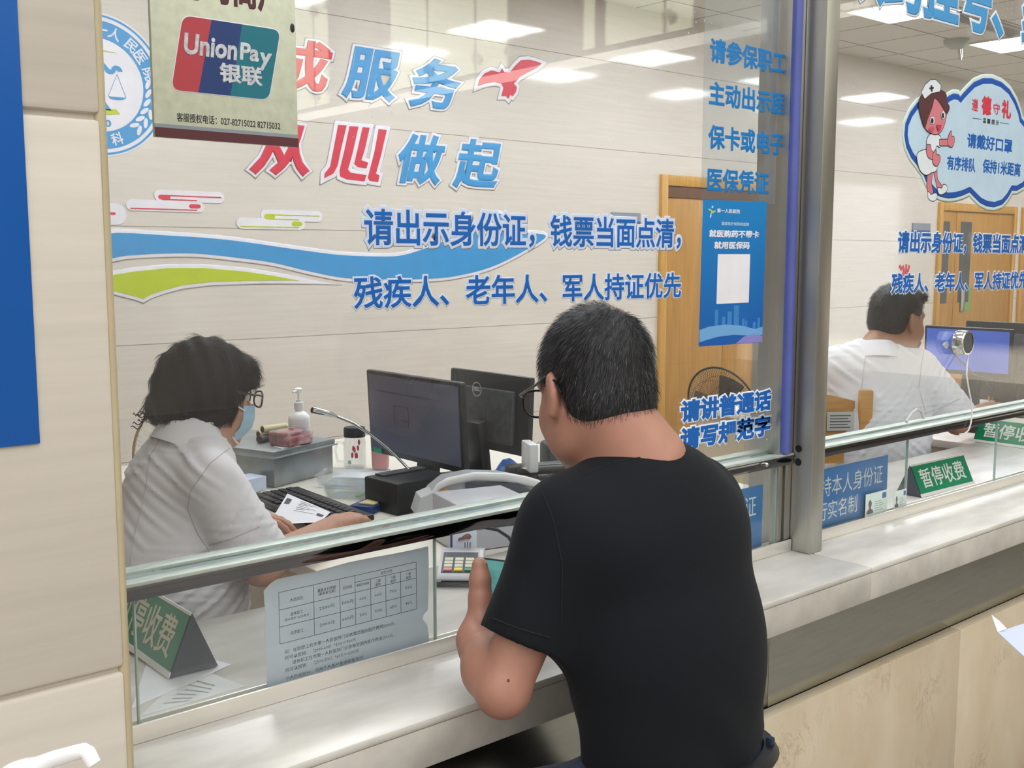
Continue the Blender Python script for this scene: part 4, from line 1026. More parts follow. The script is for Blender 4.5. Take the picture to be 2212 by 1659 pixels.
# ---- keyboard
def keyboard(cx, cy, ang, label, n=(5, 17)):
    t = thing('keyboard', label, 'keyboard', (cx, cy, ZC))
    P = OP(cx, cy, ang)
    LX, LY = 0.165, 0.46
    c = [P(u, v, 0) for u, v in ((-LX / 2, -LY / 2), (LX / 2, -LY / 2), (LX / 2, LY / 2), (-LX / 2, LY / 2))]
    part('case', MB().box((cx - LX / 2, cy - LY / 2, ZC + 0.0035), (cx + LX / 2, cy + LY / 2, ZC + 0.022), 0.006, rot=(0, -0.03, ang), piv=(cx, cy, ZC + 0.0035)), M_CHAR, t)
    k = 0
    for r in range(5):
        u = -LX / 2 + 0.022 + r * 0.0255
        nn = 16
        for q in range(nn):
            v = -LY / 2 + 0.018 + q * 0.0268
            if r == 0 and 5 <= q <= 9:
                if q != 7: continue
                w = 0.12
            else: w = 0.0225
            part('key', MB().box((cx + u - 0.010, cy + v - (w / 2 if w > .1 else 0), ZC + 0.0195), (cx + u + 0.0105, cy + v + (w / 2 if w > .1 else w), ZC + 0.0275), 0.002, 1, rot=(0, -0.03, ang), piv=(cx, cy, ZC + 0.001)), M_BLACK, t, smooth=0)
    return t
keyboard(1.502, 1.135, -0.05, 'black keyboard under the receipt in front of the masked clerk')

def sheet_quad(c, bulge=0.004, n=8, thick=0.0004, curl=0.0):
    """thin sheet through four corners (ccw), slightly bulging"""
    c = [np.array(p, float) for p in c]
    def fn(u, v):
        p = (1 - u) * (1 - v) * c[0] + u * (1 - v) * c[1] + u * v * c[2] + (1 - u) * v * c[3]
        p = p.copy(); p[2] += bulge * math.sin(PI * u) * math.sin(PI * v) + curl * (u ** 4)
        return tuple(p)
    return MB().grid(fn, n, n, thick), fn
def lines_on(fn, rows, d=0.0008, h=0.012):
    b = MB()
    for (u0, u1, v0, v1) in rows:
        vs = [np.array(fn(u, v)) + np.array((0, 0, d)) for u, v in ((u0, v0), (u1, v0), (u1, v1), (u0, v1))]
        b.raw(vs, [(0, 1, 2, 3)])
    return b
zr = ZC + 0.040
rc = [oZ(580, 1133, ZC + 0.03), oZ(692, 1128, zr), oZ(714, 1106, zr), oZ(621, 1066, zr + 0.002)]
t = thing('receipt', 'white printed receipt under the clerk fingers on the keyboard', 'paper', tuple(rc[0]))
b, fn = sheet_quad(rc, 0.005)
part('sheet', b, M_PAPER, t)
rows = [(0.35 + 0.02 * (k % 2), 0.75 - 0.1 * (k % 3), 0.9 - k * 0.075, 0.915 - k * 0.075) for k in range(7)] + [(0.05, 0.17, 0.66, 0.86), (0.82, 0.95, 0.42, 0.58)]
part('print', lines_on(fn, rows), M_INK, t, smooth=0)

# ---- cash box and what stands on it
A0 = 0.34; cbx, cby = 1.64, 1.735
P = OP(cbx, cby, A0)
t = thing('cash_box', 'galvanised steel cash box with a green ribbon on its hasp', 'box', (cbx, cby, ZC))
part('body', obox(cbx, cby, 0.285, 0.44, ZC + 0.0005, ZC + 0.098, A0, 0.003), M_GALV, t)
part('lid', obox(cbx, cby, 0.296, 0.452, ZC + 0.092, ZC + 0.116, A0, 0.003), M_GALV, t)
part('hinge_rod', MB().tube([P(-0.148, -0.228, ZC + 0.096), P(0.155, -0.228, ZC + 0.096)], 0.003), M_GALV, t)
part('ribbon', MB().tube([P(-0.152, 0.03, ZC + 0.102), P(-0.158, 0.028, ZC + 0.085), P(-0.156, 0.024, ZC + 0.07), P(-0.158, 0.03, ZC + 0.05), P(-0.16, 0.02, ZC + 0.03)], [0.009, 0.011, 0.007, 0.011, 0.004], 8).sph(P(-0.156, 0.025, ZC + 0.045), (0.008, 0.014, 0.012)), M_GREEN, t)
part('paper_scrap', MB().box(P(-0.09, -0.205, 0)[:2] + (ZC + 0.1162,), tuple(np.array(P(-0.03, -0.185, 0)[:2]) + 0.02) + (ZC + 0.1167,)), M_PAPER, t)
ZT = ZC + 0.1163
M_BEIGE = mat('kraft_paper_roll', '#d8cba6', 0.6, var=0.06); M_CORE = mat('roll_core', '#5c4a38', 0.6)
def roll(px, py, z, L, r, m, label, ang, core=True):
    p = oZ(px, py, z); d = np.array((math.cos(ang), math.sin(ang), 0))
    t = thing('coin_roll', label, 'paper roll', (p[0], p[1], z - r), 'paper rolls on the cash box')
    part('wrapper', MB().cyl(tuple(p - d * L / 2), tuple(p + d * L / 2), r, seg=20), m, t)
    part('core', MB().cyl(tuple(p - d * (L / 2 + 0.0006)), tuple(p - d * (L / 2 - 0.001)), r * 0.7, seg=16), M_CORE, t)
roll(580, 936, ZT + 0.014, 0.08, 0.0138, M_BEIGE, 'lower beige paper roll on the cash box', 0.1)
roll(592, 925, ZT + 0.040, 0.09, 0.0132, M_BEIGE, 'upper beige paper roll stacked on the cash box', 0.1)
roll(612, 925, ZT + 0.014, 0.08, 0.0138, M_BEIGE, 'beige paper roll farthest back on the cash box', 0.15)
roll(577, 945, ZT + 0.0125, 0.085, 0.0122, mat('dark_wrapped_roll', '#4a4a52', 0.4, var=0.3, scale=60), 'dark wrapped roll at the front of the cash box top', 0.45)
# wrapped red packet
p = oZ(640, 962, ZT); a = 0.30; Q = OP(p[0], p[1] + 0.03, a)
t = thing('red_packet', 'clear-wrapped pack of red bundles on the cash box', 'packet', (p[0], p[1] + 0.03, ZT))
M_REDB = mat('red_bundle', '#b8525c', 0.45, var=0.1, scale=20)
for k in range(3): part('bundle', obox(*Q(0.0, -0.028 + 0.03 * k, 0)[:2], 0.106, 0.028, ZT + 0.001, ZT + 0.030, a, 0.004), M_REDB, t)
for k in range(2): part('bundle', obox(*Q(-0.004, 0.0 + 0.03 * k, 0)[:2], 0.10, 0.028, ZT + 0.031, ZT + 0.044, a, 0.004), M_REDB, t)
part('wrap', obox(*Q(0, 0.002, 0)[:2], 0.114, 0.094, ZT + 0.0003, ZT + 0.0475, a, 0.008), clear_mat('cling_wrap', (0.95, 0.93, 0.94), 0.10, haze=0.22, hscale=30, rough=0.1), t)
# pump bottle on the box
p = oZ(657, 952, ZT); bz = ZT
t = thing('pump_bottle', 'white hand sanitizer pump bottle standing on the cash box behind the red packet', 'bottle', (p[0], p[1] + 0.03, bz))
c = (p[0], p[1] + 0.03, bz); M_BOT = mat('white_bottle', '#f2f3f5', 0.3, var=0.01)
part('body', MB().lathe([(0, 0), (0.033, 0), (0.036, 0.004), (0.036, 0.07), (0.034, 0.08), (0.022, 0.092), (0.0125, 0.097), (0.0125, 0.102), (0, 0.102)], c), M_BOT, t)
part('collar', MB().lathe([(0, 0.102), (0.0155, 0.102), (0.0155, 0.125), (0.009, 0.128), (0.009, 0.135), (0, 0.135)], c), M_BOT, t)
part('pump_head', MB().lathe([(0, 0.135), (0.0035, 0.135), (0.0035, 0.155), (0.013, 0.157), (0.013, 0.17), (0.008, 0.174), (0, 0.175)], c).cyl((c[0], c[1], bz + 0.165), (c[0] - 0.028, c[1] - 0.012, bz + 0.162), 0.005, 0.0035), M_BOT, t)
# tissue box and card
p = oZ(556, 1062, ZC); a = 0.3
t = thing('tissue_box', 'small pale blue tissue box in front of the cash box', 'box', (p[0] - 0.03, p[1] + 0.03, ZC))
part('carton', obox(p[0] - 0.035, p[1] + 0.02, 0.12, 0.075, ZC + 0.0005, ZC + 0.046, a, 0.003), mat('tissue_carton', '#c5d2ea', 0.5, var=0.05, scale=20), t)
part('tissue', MB().grid(lambda u, v: (p[0] - 0.085 + 0.055 * u, p[1] + 0.045 + 0.02 * u + 0.008 * math.sin(3 * v), ZC + 0.046 + 0.024 * v * (1 - 0.1 * math.sin(5 * u))), 5, 4, 0.001), M_PAPER, t)

# ---- glass jar, pink cup, papers, trays
p = oZ(767, 1010, ZC); c = (p[0], p[1], ZC + 0.0005)
t = thing('tea_jar', 'clear glass handled jar with black lid and red print left of the grey monitor', 'jar', c)
part('jar', MB().lathe([(0, 0.006), (0.032, 0.006), (0.035, 0.012), (0.036, 0.085), (0.032, 0.1), (0.030, 0.112), (0.033, 0.112), (0.036, 0.1), (0.0395, 0.085), (0.0385, 0.008), (0.034, 0.0), (0, 0)], c), M_CLEARG, t)
part('lid', MB().lathe([(0, 0.108), (0.037, 0.108), (0.037, 0.137), (0.034, 0.141), (0, 0.141)], c), M_BLACK, t)
part('handle', MB().tube([(c[0] - 0.030, c[1] + 0.024, c[2] + 0.085), (c[0] - 0.046, c[1] + 0.036, c[2] + 0.088), (c[0] - 0.052, c[1] + 0.042, c[2] + 0.06), (c[0] - 0.046, c[1] + 0.037, c[2] + 0.022), (c[0] - 0.031, c[1] + 0.025, c[2] + 0.02)], 0.005, 8), M_CLEARG, t)
pr = MB()
for k in range(7):
    a = -2.35 + 0.1 * k; pr.sph((c[0] + 0.0398 * math.cos(a), c[1] + 0.0398 * math.sin(a), c[2] + 0.05 + 0.02 * math.sin(k * 1.3) + 0.004 * k), (0.004, 0.004, 0.010))
part('red_print', pr, mat('red_print', '#c5405a', 0.4), t)
part('green_label', MB().raw([(c[0] + 0.0398 * math.cos(a), c[1] + 0.0398 * math.sin(a), c[2] + z) for z in (0.018, 0.031) for a in (-2.75, -2.6, -2.45)], [(0, 1, 4, 3), (1, 2, 5, 4)]), mat('pale_green_label', '#9dbfae', 0.5), t)
p = oZ(822, 1014, ZC)
t = solo('pink_cup', MB().lathe([(0, 0), (0.024, 0), (0.029, 0.006), (0.031, 0.07), (0.028, 0.07), (0.026, 0.008), (0, 0.006)], (p[0], p[1], ZC + 0.0025)), mat('pink_ceramic', '#d59a98', 0.4), 'small pink cup under the lower left corner of the grey monitor', 'cup')
b, fn = sheet_quad([(1.80, 1.22, ZC + 0.001), (2.05, 1.40, ZC + 0.001), (1.93, 1.60, ZC + 0.0015), (1.68, 1.42, ZC + 0.001)], 0.0015)
solo('paper_sheet', b, M_PAPER, 'white sheet of paper under the jar and the pink cup', 'paper')
def tray(cx, cy, lx, ly, h, ang, label, content=None):
    t = thing('plastic_tray', label, 'tray', (cx, cy, ZC), 'clear plastic trays on the desk'); P = OP(cx, cy, ang)
    def ring(k, z, n=4): 
        return [P(*q, z) for q in rrect(-lx / 2 * k, lx / 2 * k, -ly / 2 * k, ly / 2 * k, 0.02, n)]
    R = [ring(0.9, ZC + 0.001), ring(0.97, ZC + h * .5), ring(1.0, ZC + h), ring(1.04, ZC + h + 0.001), ring(1.04, ZC + h - 0.003), ring(0.985, ZC + h - 0.003), ring(0.87, ZC + 0.004)]
    n = len(R[0]); vs = [v for r in R for v in r]
    fs = [(i * n + k, i * n + (k + 1) % n, (i + 1) * n + (k + 1) % n, (i + 1) * n + k) for i in range(len(R) - 1) for k in range(n)] + [tuple(range(n))[::-1], tuple((len(R) - 1) * n + k for k in range(n))]
    part('shell', MB().raw(vs, fs), M_CLEAR, t)
    return t
tray(1.800, 1.375, 0.15, 0.21, 0.036, 0.75, 'clear plastic tray farther from the keyboard')
tray(1.715, 1.205, 0.11, 0.20, 0.044, 0.62, 'clear plastic tray next to the keyboard, with a green strip inside')
solo('green_clip', obox(1.72, 1.195, 0.07, 0.012, ZC + 0.0055, ZC + 0.012, 0.5, 0.003), M_GREEN, 'thin green strip lying in the near plastic tray', 'clip')
p = oZ(793, 1102, ZC)
t = thing('ink_pad', 'open blue ink pad box with a yellow pad beside the black microphone base', 'ink pad', (p[0], p[1], ZC))
part('case', obox(p[0] + 0.01, p[1] + 0.0, 0.11, 0.075, ZC + 0.0005, ZC + 0.022, 0.5, 0.003), mat('navy_case', '#26407e', 0.4), t)
part('pad', obox(p[0] + 0.015, p[1] - 0.005, 0.075, 0.05, ZC + 0.022, ZC + 0.027, 0.5, 0.003), mat('yellow_pad', '#d8cb98', 0.7), t)
t = thing('calculator', 'grey calculator behind the black microphone base', 'calculator', (1.84, 1.20, ZC))
part('body', obox(1.845, 1.165, 0.06, 0.08, ZC + 0.0005, ZC + 0.03, 0.4, 0.004), M_LGREY, t)

# ---- gooseneck microphone
t = thing('desk_microphone', 'steel gooseneck microphone rising from a black box between the clerk and the monitor', 'microphone', (1.75, 1.02, ZC))
cbx2, cby2 = 1.755, 1.005
part('base_box', obox(cbx2, cby2, 0.20, 0.155, ZC + 0.0005, ZC + 0.092, 0.06, 0.006), M_BLACK, t)
part('top_plate', obox(cbx2 + 0.01, cby2 + 0.05, 0.16, 0.04, ZC + 0.092, ZC + 0.097, 0.06, 0.002), M_DGREY, t)
pts = [oX(885, 1016, 1.80), oX(868, 998, 1.785), oX(838, 968, 1.75), oX(800, 938, 1.70), oX(762, 914, 1.645), oX(728, 900, 1.59)]
part('gooseneck', MB().tube([tuple(np.array((1.80, pts[0][1], ZC + 0.097)))] + [tuple(q) for q in pts], 0.0042, 10), M_STEELP, t)
part('capsule', MB().tube([tuple(pts[-1]), tuple(oX(712, 894, 1.57)), tuple(oX(694, 890, 1.545)), tuple(oX(675, 886, 1.52))], [0.0045, 0.0085, 0.0095, 0.0095], 14), M_STEELP, t)
part('capsule_mouth', MB().cyl(tuple(oX(675.2, 886, 1.5203)), tuple(oX(674, 885.8, 1.5185)), 0.0082), M_BLACK, t)

# ---- white terminal with curved lid
def curve_pts(fn, n): return [fn(k / n) for k in range(n + 1)]
t = thing('payment_terminal', 'light grey desktop terminal with a curved white rim and dark display just above the rail', 'terminal', (1.86, 0.78, ZC))
a = -0.45; T0 = OP(1.835, 0.755, a)
prof = [(-0.16, 0.0), (-0.15, 0.055), (-0.11, 0.085), (-0.04, 0.095), (0.05, 0.088), (0.14, 0.066), (0.165, 0.045), (0.165, 0.0)]
sm = [(u, z) for u, z in prof]
def extr(prof, v0, v1, frame, z0):
    n = len(prof); vs = [frame(u, v0, z0 + z) for u, z in prof] + [frame(u, v1, z0 + z) for u, z in prof]
    fs = [(k, (k + 1) % n, n + (k + 1) % n, n + k) for k in range(n)] + [tuple(range(n))[::-1], tuple(range(n, 2 * n))]
    return vs, fs
part('body', MB().raw(*extr(sm, -0.05, 0.055, T0, ZC + 0.0005)), mat('terminal_grey', '#a3a5aa', 0.4), t)
rim = [T0(u, -0.052, ZC + z) for u, z in smooth_loop(prof[1:7], 5)[:-9]]
part('rim', MB().tube([T0(u, -0.049, ZC + z) for u, z in ((-0.15, 0.055), (-0.135, 0.074), (-0.11, 0.086), (-0.04, 0.096), (0.05, 0.089), (0.10, 0.078), (0.14, 0.066), (0.165, 0.045))], [0.007, 0.009, 0.011, 0.012, 0.013, 0.013, 0.012, 0.008], 10), M_OFFW, t)
part('display', MB().raw(*extr([(-0.07, 0.012), (-0.062, 0.080), (0.08, 0.074), (0.125, 0.05), (0.13, 0.012)], -0.058, -0.049, T0, ZC)), mat('terminal_display', '#54585f', 0.2), t)
part('orange_sticker', MB().cyl(T0(-0.118, -0.056, ZC + 0.052), T0(-0.118, -0.050, ZC + 0.052), 0.014), mat('orange_sticker', '#e6a23c', 0.5), t)
part('riser', obox(1.84, 0.76, 0.26, 0.08, ZC + 0.0005 - 0.032, ZC + 0.004, -0.45), M_LGREY, t)
part('side_lobe', MB().raw(*extr([(-0.20, 0.0), (-0.185, 0.045), (-0.15, 0.058), (-0.14, 0.0)], -0.052, 0.03, T0, ZC + 0.0005)), M_LGREY, t)

t.location.z += 0.032
# ---- flat printer, camera block, loudspeaker
t = thing('slip_printer', 'wide slip printer with black roller tray and white frame behind the terminal', 'printer', (2.20, 0.80, ZC))
a = -0.35; T1 = OP(2.20, 0.80, a)
part('chassis', obox(2.20, 0.80, 0.36, 0.22, ZC + 0.0005, ZC + 0.062, a, 0.008), M_OFFW, t)
part('tray', obox(2.20, 0.79, 0.32, 0.17, ZC + 0.062, ZC + 0.070, a, 0.003), M_CHAR, t)
part('platen', MB().cyl(T1(-0.155, 0.03, ZC + 0.078), T1(0.155, 0.03, ZC + 0.078), 0.014), M_BLACK, t)
part('cover', obox(*T1(0, 0.075, 0)[:2], 0.34, 0.05, ZC + 0.062, ZC + 0.092, a, 0.006), M_DGREY, t)
for k in range(5): part('roller', MB().cyl(T1(-0.12 + 0.06 * k, -0.05, ZC + 0.075), T1(-0.09 + 0.06 * k, -0.05, ZC + 0.075), 0.009), M_BLACK, t)
part('torn_paper', MB().grid(lambda u, v: T1(0.17 + 0.04 * u, 0.0 + 0.03 * v, ZC + 0.075 + 0.03 * v + 0.008 * math.sin(6 * u)), 4, 3, 0.0008), M_PAPER, t)
t = thing('card_camera', 'small white block with screws standing on the slip printer beside the man', 'camera', (2.20, 0.92, ZC))
q = oX(1142, 985, 2.09)
part('block', MB().box((q[0] - 0.012, q[1] - 0.050, q[2] - 0.042), (q[0] + 0.016, q[1] + 0.044, q[2] + 0.042), 0.004, rot=(0, 0, -0.45)), M_OFFW, t)
part('foot', MB().box((q[0] - 0.02, q[1] - 0.012, ZC + 0.092), (q[0] + 0.02, q[1] + 0.012, q[2] - 0.035)), M_OFFW, t)
for dy in (-0.026, 0.022):
    for dz in (-0.03, 0.03): part('screw', MB().sph((q[0] - 0.012 + dy * 0.43, q[1] + dy * .9 - 0.012, q[2] + dz), 0.0022, seg=8), M_DGREY, t)
q = oZ(1215, 1045, ZC)
t = thing('loudspeaker', 'dusty dark loudspeaker behind the chin of the man in black', 'speaker', (2.36, 1.0, ZC))
part('cabinet', obox(2.34, 0.965, 0.14, 0.13, ZC + 0.0005, ZC + 0.13, -0.5, 0.015), mat('dusty_black', '#4a4c50', 0.7, var=0.45, scale=160, detail=9), t)
part('cable', MB().tube([(2.28, 1.02, ZC + 0.13), (2.255, 1.03, ZC + 0.11), (2.25, 1.03, ZC + 0.05), (2.26, 1.04, ZC + 0.003)], 0.003), M_OFFW, t)
b = MB().grid(lambda u, v: (2.24 + 0.09 * u + 0.01 * math.sin(7 * v), 1.14 + 0.09 * v, ZC + 0.001 + 0.05 * math.sin(PI * u) * math.sin(PI * v) * (0.8 + 0.3 * math.sin(9 * u + 4 * v))), 8, 8, 0.001)
solo('plastic_bag', b, mat('blue_bag', '#3b6fc0', 0.4, var=0.3, scale=25), 'crumpled blue and white bag behind the monitor stands', 'bag')

# ---- low row seen under the rail
t = thing('receipt_printer', 'grey receipt printer under the rail behind the card reader', 'printer', (1.66, 0.52, ZC))
part('body', obox(1.665, 0.56, 0.20, 0.16, ZC + 0.0005, ZC + 0.125, -0.25, 0.01), mat('grey_printer', '#b9bac0', 0.4), t)
part('lid', obox(1.66, 0.57, 0.17, 0.11, ZC + 0.080, ZC + 0.086, -0.25, 0.004), M_LGREY, t)
part('slot', obox(1.645, 0.484, 0.13, 0.004, ZC + 0.055, ZC + 0.065, -0.25), M_DGREY, t)
t = thing('computer_case', 'white computer case with slanted vents and a green label under the rail', 'computer', (1.96, 0.54, ZC))
cx0, cy0 = 1.985, 0.545; T2 = OP(cx0, cy0, -0.2)
part('case', obox(cx0, cy0, 0.34, 0.15, ZC + 0.0005, ZC + 0.082, -0.2, 0.006), M_OFFW, t)
for k in range(9): part('vent', MB().raw([T2(-0.13 + 0.016 * k, -0.0762, ZC + 0.022), T2(-0.122 + 0.016 * k, -0.0762, ZC + 0.022), T2(-0.087 + 0.016 * k, -0.0762, ZC + 0.055), T2(-0.095 + 0.016 * k, -0.0762, ZC + 0.055)], [(0, 1, 2, 3)]), M_BLACK, t, smooth=0)
part('green_label', MB().raw([T2(-0.14, -0.0815, ZC + 0.080), T2(0.05, -0.0815, ZC + 0.080), T2(0.05, -0.0765, ZC + 0.076), T2(-0.14, -0.0765, ZC + 0.076)], [(0, 1, 2, 3)]), mat('green_label', '#3f9c62', 0.5), t, smooth=0)
solo('black_cable', MB().tube([tuple(p) for p in (oZ(1050, 1140, ZC + 0.10), oZ(1075, 1145, ZC + 0.085), oZ(1098, 1160, ZC + 0.06), oZ(1112, 1182, ZC + 0.02), oZ(1110, 1205, ZC + 0.004), oZ(1120, 1230, ZC + 0.004))], 0.004), M_BLACK, 'black cable arching from the receipt printer to the counter', 'cable')
# card reader with the card in it (turned towards the customer)
p = (oZ(948, 1268, ZC) + oZ(1036, 1270, ZC)) / 2
a = -0.74
t = thing('card_reader', 'grey card reader with red, yellow and green keys behind the opening', 'card reader', (p[0], p[1], ZC))
t.rotation_euler = (0, 0, a)
W2 = 0.049
prof = [(0.0, 0.0), (0.0, 0.018), (0.008, 0.024), (0.095, 0.052), (0.125, 0.055), (0.145, 0.045), (0.15, 0.0)]
def side(prof, w): 
    n = len(prof); vs = [(-w, y, z) for y, z in prof] + [(w, y, z) for y, z in prof]
    return vs, [(k, (k + 1) % n, n + (k + 1) % n, n + k) for k in range(n)] + [tuple(range(n))[::-1], tuple(range(n, 2 * n))]
part('base', MB().raw(*side([(0.0, 0.0), (0.0, 0.012), (0.15, 0.02), (0.15, 0.0)], W2 + 0.002)), mat('reader_grey', '#7d7e83', 0.35), t, world=False)
part('body', MB().raw(*side(prof, W2)), mat('reader_light', '#b4b5ba', 0.35), t, world=False)
sl = math.atan2(0.028, 0.087)
def kb(x0, x1, y0, y1, h, m, nm):
    zf = lambda y: 0.024 + (y - 0.008) * 0.3218
    vs = [(x, y, zf(y) + d) for d in (0, h) for x, y in ((x0, y0), (x1, y0), (x1, y1), (x0, y1))]
    return part(nm, MB().raw(vs, [(0, 1, 2, 3), (7, 6, 5, 4), (0, 4, 5, 1), (1, 5, 6, 2), (2, 6, 7, 3), (3, 7, 4, 0)]), m, t, world=False, smooth=0)
kb(-0.042, 0.036, 0.018, 0.094, 0.0012, M_BLACK, 'key_panel')
M_KEY = mat('reader_key', '#c9c8b4', 0.4)
for r in range(4):
    for q in range(3):
        m = M_KEY if r else (mat('key_red', '#d07f86', 0.4), mat('key_yellow', '#e0cf3a', 0.4), mat('key_green', '#12855a', 0.4))[q]
        kb(-0.037 + 0.0235 * q, -0.0185 + 0.0235 * q, 0.022 + 0.0125 * r, 0.0315 + 0.0125 * r, 0.0042, m, 'key')
part('side_strip', MB().box((0.037, 0.03, 0.040), (0.048, 0.11, 0.047), 0.003, rot=(0.26, 0, 0)), M_LGREY, t, world=False)
part('slot', MB().box((-0.04, -0.001, 0.012), (0.04, 0.001, 0.015)), M_BLACK, t, world=False)
t2 = thing('bank_card', 'portrait card standing in the slot of the card reader', 'card', (p[0], p[1], ZC + 0.036)); t2.rotation_euler = (0, 0, a)
cz = lambda z: z
part('card', MB().box((-0.032, 0.128, 0.004), (0.030, 0.1295, 0.058), 0.0005, rot=(-0.2, 0, 0.03), piv=(0, 0.128, 0.004)), mat('card_white', '#d2d8e4', 0.3), t2, world=False)
def oncard(x0, x1, z0, z1, m, nm): part(nm, MB().box((x0, 0.1275, z0), (x1, 0.1279, z1), rot=(-0.2, 0, 0.03), piv=(0, 0.128, 0.004)), m, t2, world=False)
oncard(-0.031, -0.026, 0.006, 0.056, mat('card_navy', '#2e3f78', 0.4), 'band')
part('portrait', place(poly_me([smooth_loop([(-0.012, 0.034), (-0.012, 0.04), (-0.004, 0.044), (0.004, 0.05), (0.013, 0.051), (0.018, 0.045), (0.013, 0.038), (0.004, 0.039), (-0.004, 0.036)], 3)], 0, 0, 0.0004), Matrix.Translation((0, 0.1272, 0)) @ Matrix.Rotation(PI / 2, 4, 'X') @ Matrix.Translation((0, 0, 0))), mat('portrait_tone', '#8c6a62', 0.5, var=0.4, scale=90), t2, world=False, smooth=0)
for k in range(3): oncard(0.002 + 0.006 * k, 0.004 + 0.006 * k, 0.010, 0.030, M_INK, 'print_line')

# ---- green tent signs
M_TGREEN = mat('sign_green', '#138a62', 0.35, var=0.05); M_TGREEN2 = mat('sign_green_worn', '#4e8f78', 0.4, var=0.08); M_TSIDE = mat('sign_side_steel', '#5c6068', 0.35, 0.5); M_ACR = clear_mat('acrylic', (0.92, 0.94, 0.94), 0.06, haze=0.06)
M_TW = mat('sign_lettering_white', '#e6e9e4', 0.4); M_TW2 = mat('sign_lettering_cream', '#d3cfbd', 0.5)
def tent(loc, rz, label, mg, mw, L=0.313, D=0.085, H=0.092):
    t = thing('tent_sign', label, 'sign', loc, 'green closed-window tent signs on the counter', rz)
    h = H; d = D / 2
    part('body', MB().raw([(-L / 2, -d, 0), (L / 2, -d, 0), (L / 2, d, 0), (-L / 2, d, 0), (-L / 2, 0, h), (L / 2, 0, h)], [(0, 1, 5, 4), (2, 3, 4, 5), (0, 4, 3), (1, 2, 5), (0, 3, 2, 1)]), M_TSIDE, t, world=False, smooth=0)
    tl = math.atan2(d, h); S = math.hypot(d, h)
    M = Matrix.Translation((0, -d, 0)) @ Matrix.Rotation(PI / 2 - tl, 4, 'X')
    q = MB().box((-L / 2 + 0.004, 0.010, 0.0005), (L / 2 - 0.004, S - 0.005, 0.0015)); me = q.mesh('face'); me.transform(M); part('face', me, mg, t, world=False)
    q = MB().box((-L / 2, -0.001, 0.0003), (L / 2, 0.010, 0.004), 0.001).box((-L / 2, S - 0.005, 0.0003), (L / 2, S + 0.001, 0.003), 0.001); me = q.mesh('edge_rail'); me.transform(M); part('edge_rail', me, M_OFFW, t, world=False)
    g, _ = text_fit('暂停收费', -L / 2 + 0.03, L / 2 - 0.03, 0.024, S - 0.017, bold=0.012, thick=0.0006); g.transform(M @ Matrix.Translation((0, 0, 0.0016))); part('lettering', g, mw, t, world=False, smooth=0)
    return t
tent((0.742, 0.358, ZC + 0.004), -PI / 2, 'worn green tent sign on papers beside the tiled pillar', M_TGREEN2, M_TW2, H=0.105, D=0.088)
tent((3.148, 0.130, ZC + 0.0005), -0.03, 'green tent sign facing the hall right of the steel post', M_TGREEN, M_TW)
tent((4.115, 0.315, ZC + 0.0005), -PI / 2 - 0.05, 'green tent sign cut by the right edge of the photo', M_TGREEN, M_TW)
b, fn = sheet_quad([oZ(285, 1530, ZC + .0005), oZ(400, 1480, ZC + .001), oZ(500, 1435, ZC + .001), oZ(330, 1390, ZC + .001)], 0.002)
solo('paper_sheet', b, M_PAPER, 'upper white sheet under the worn green tent sign', 'paper')
c4 = [oZ(300, 1548, ZC + .0004), oZ(400, 1520, ZC + .0004), oZ(530, 1482, ZC + .0004), oZ(420, 1440, ZC + .0004)]
t = thing('paper_sheet', 'printed sheet lying in front of the worn green tent sign', 'paper', tuple(c4[0]))
b, fn = sheet_quad(c4, 0.0004)
part('sheet', b, mat('paper_grey', '#dedfdd', 0.7), t); part('print', lines_on(fn, [(0.25 + .05 * (k % 2), 0.8 - .07 * (k % 3), 0.2 + .11 * k, 0.225 + .11 * k) for k in range(6)], 0.0005), mat('faint_ink', '#a5a5aa', 0.7), t, smooth=0)

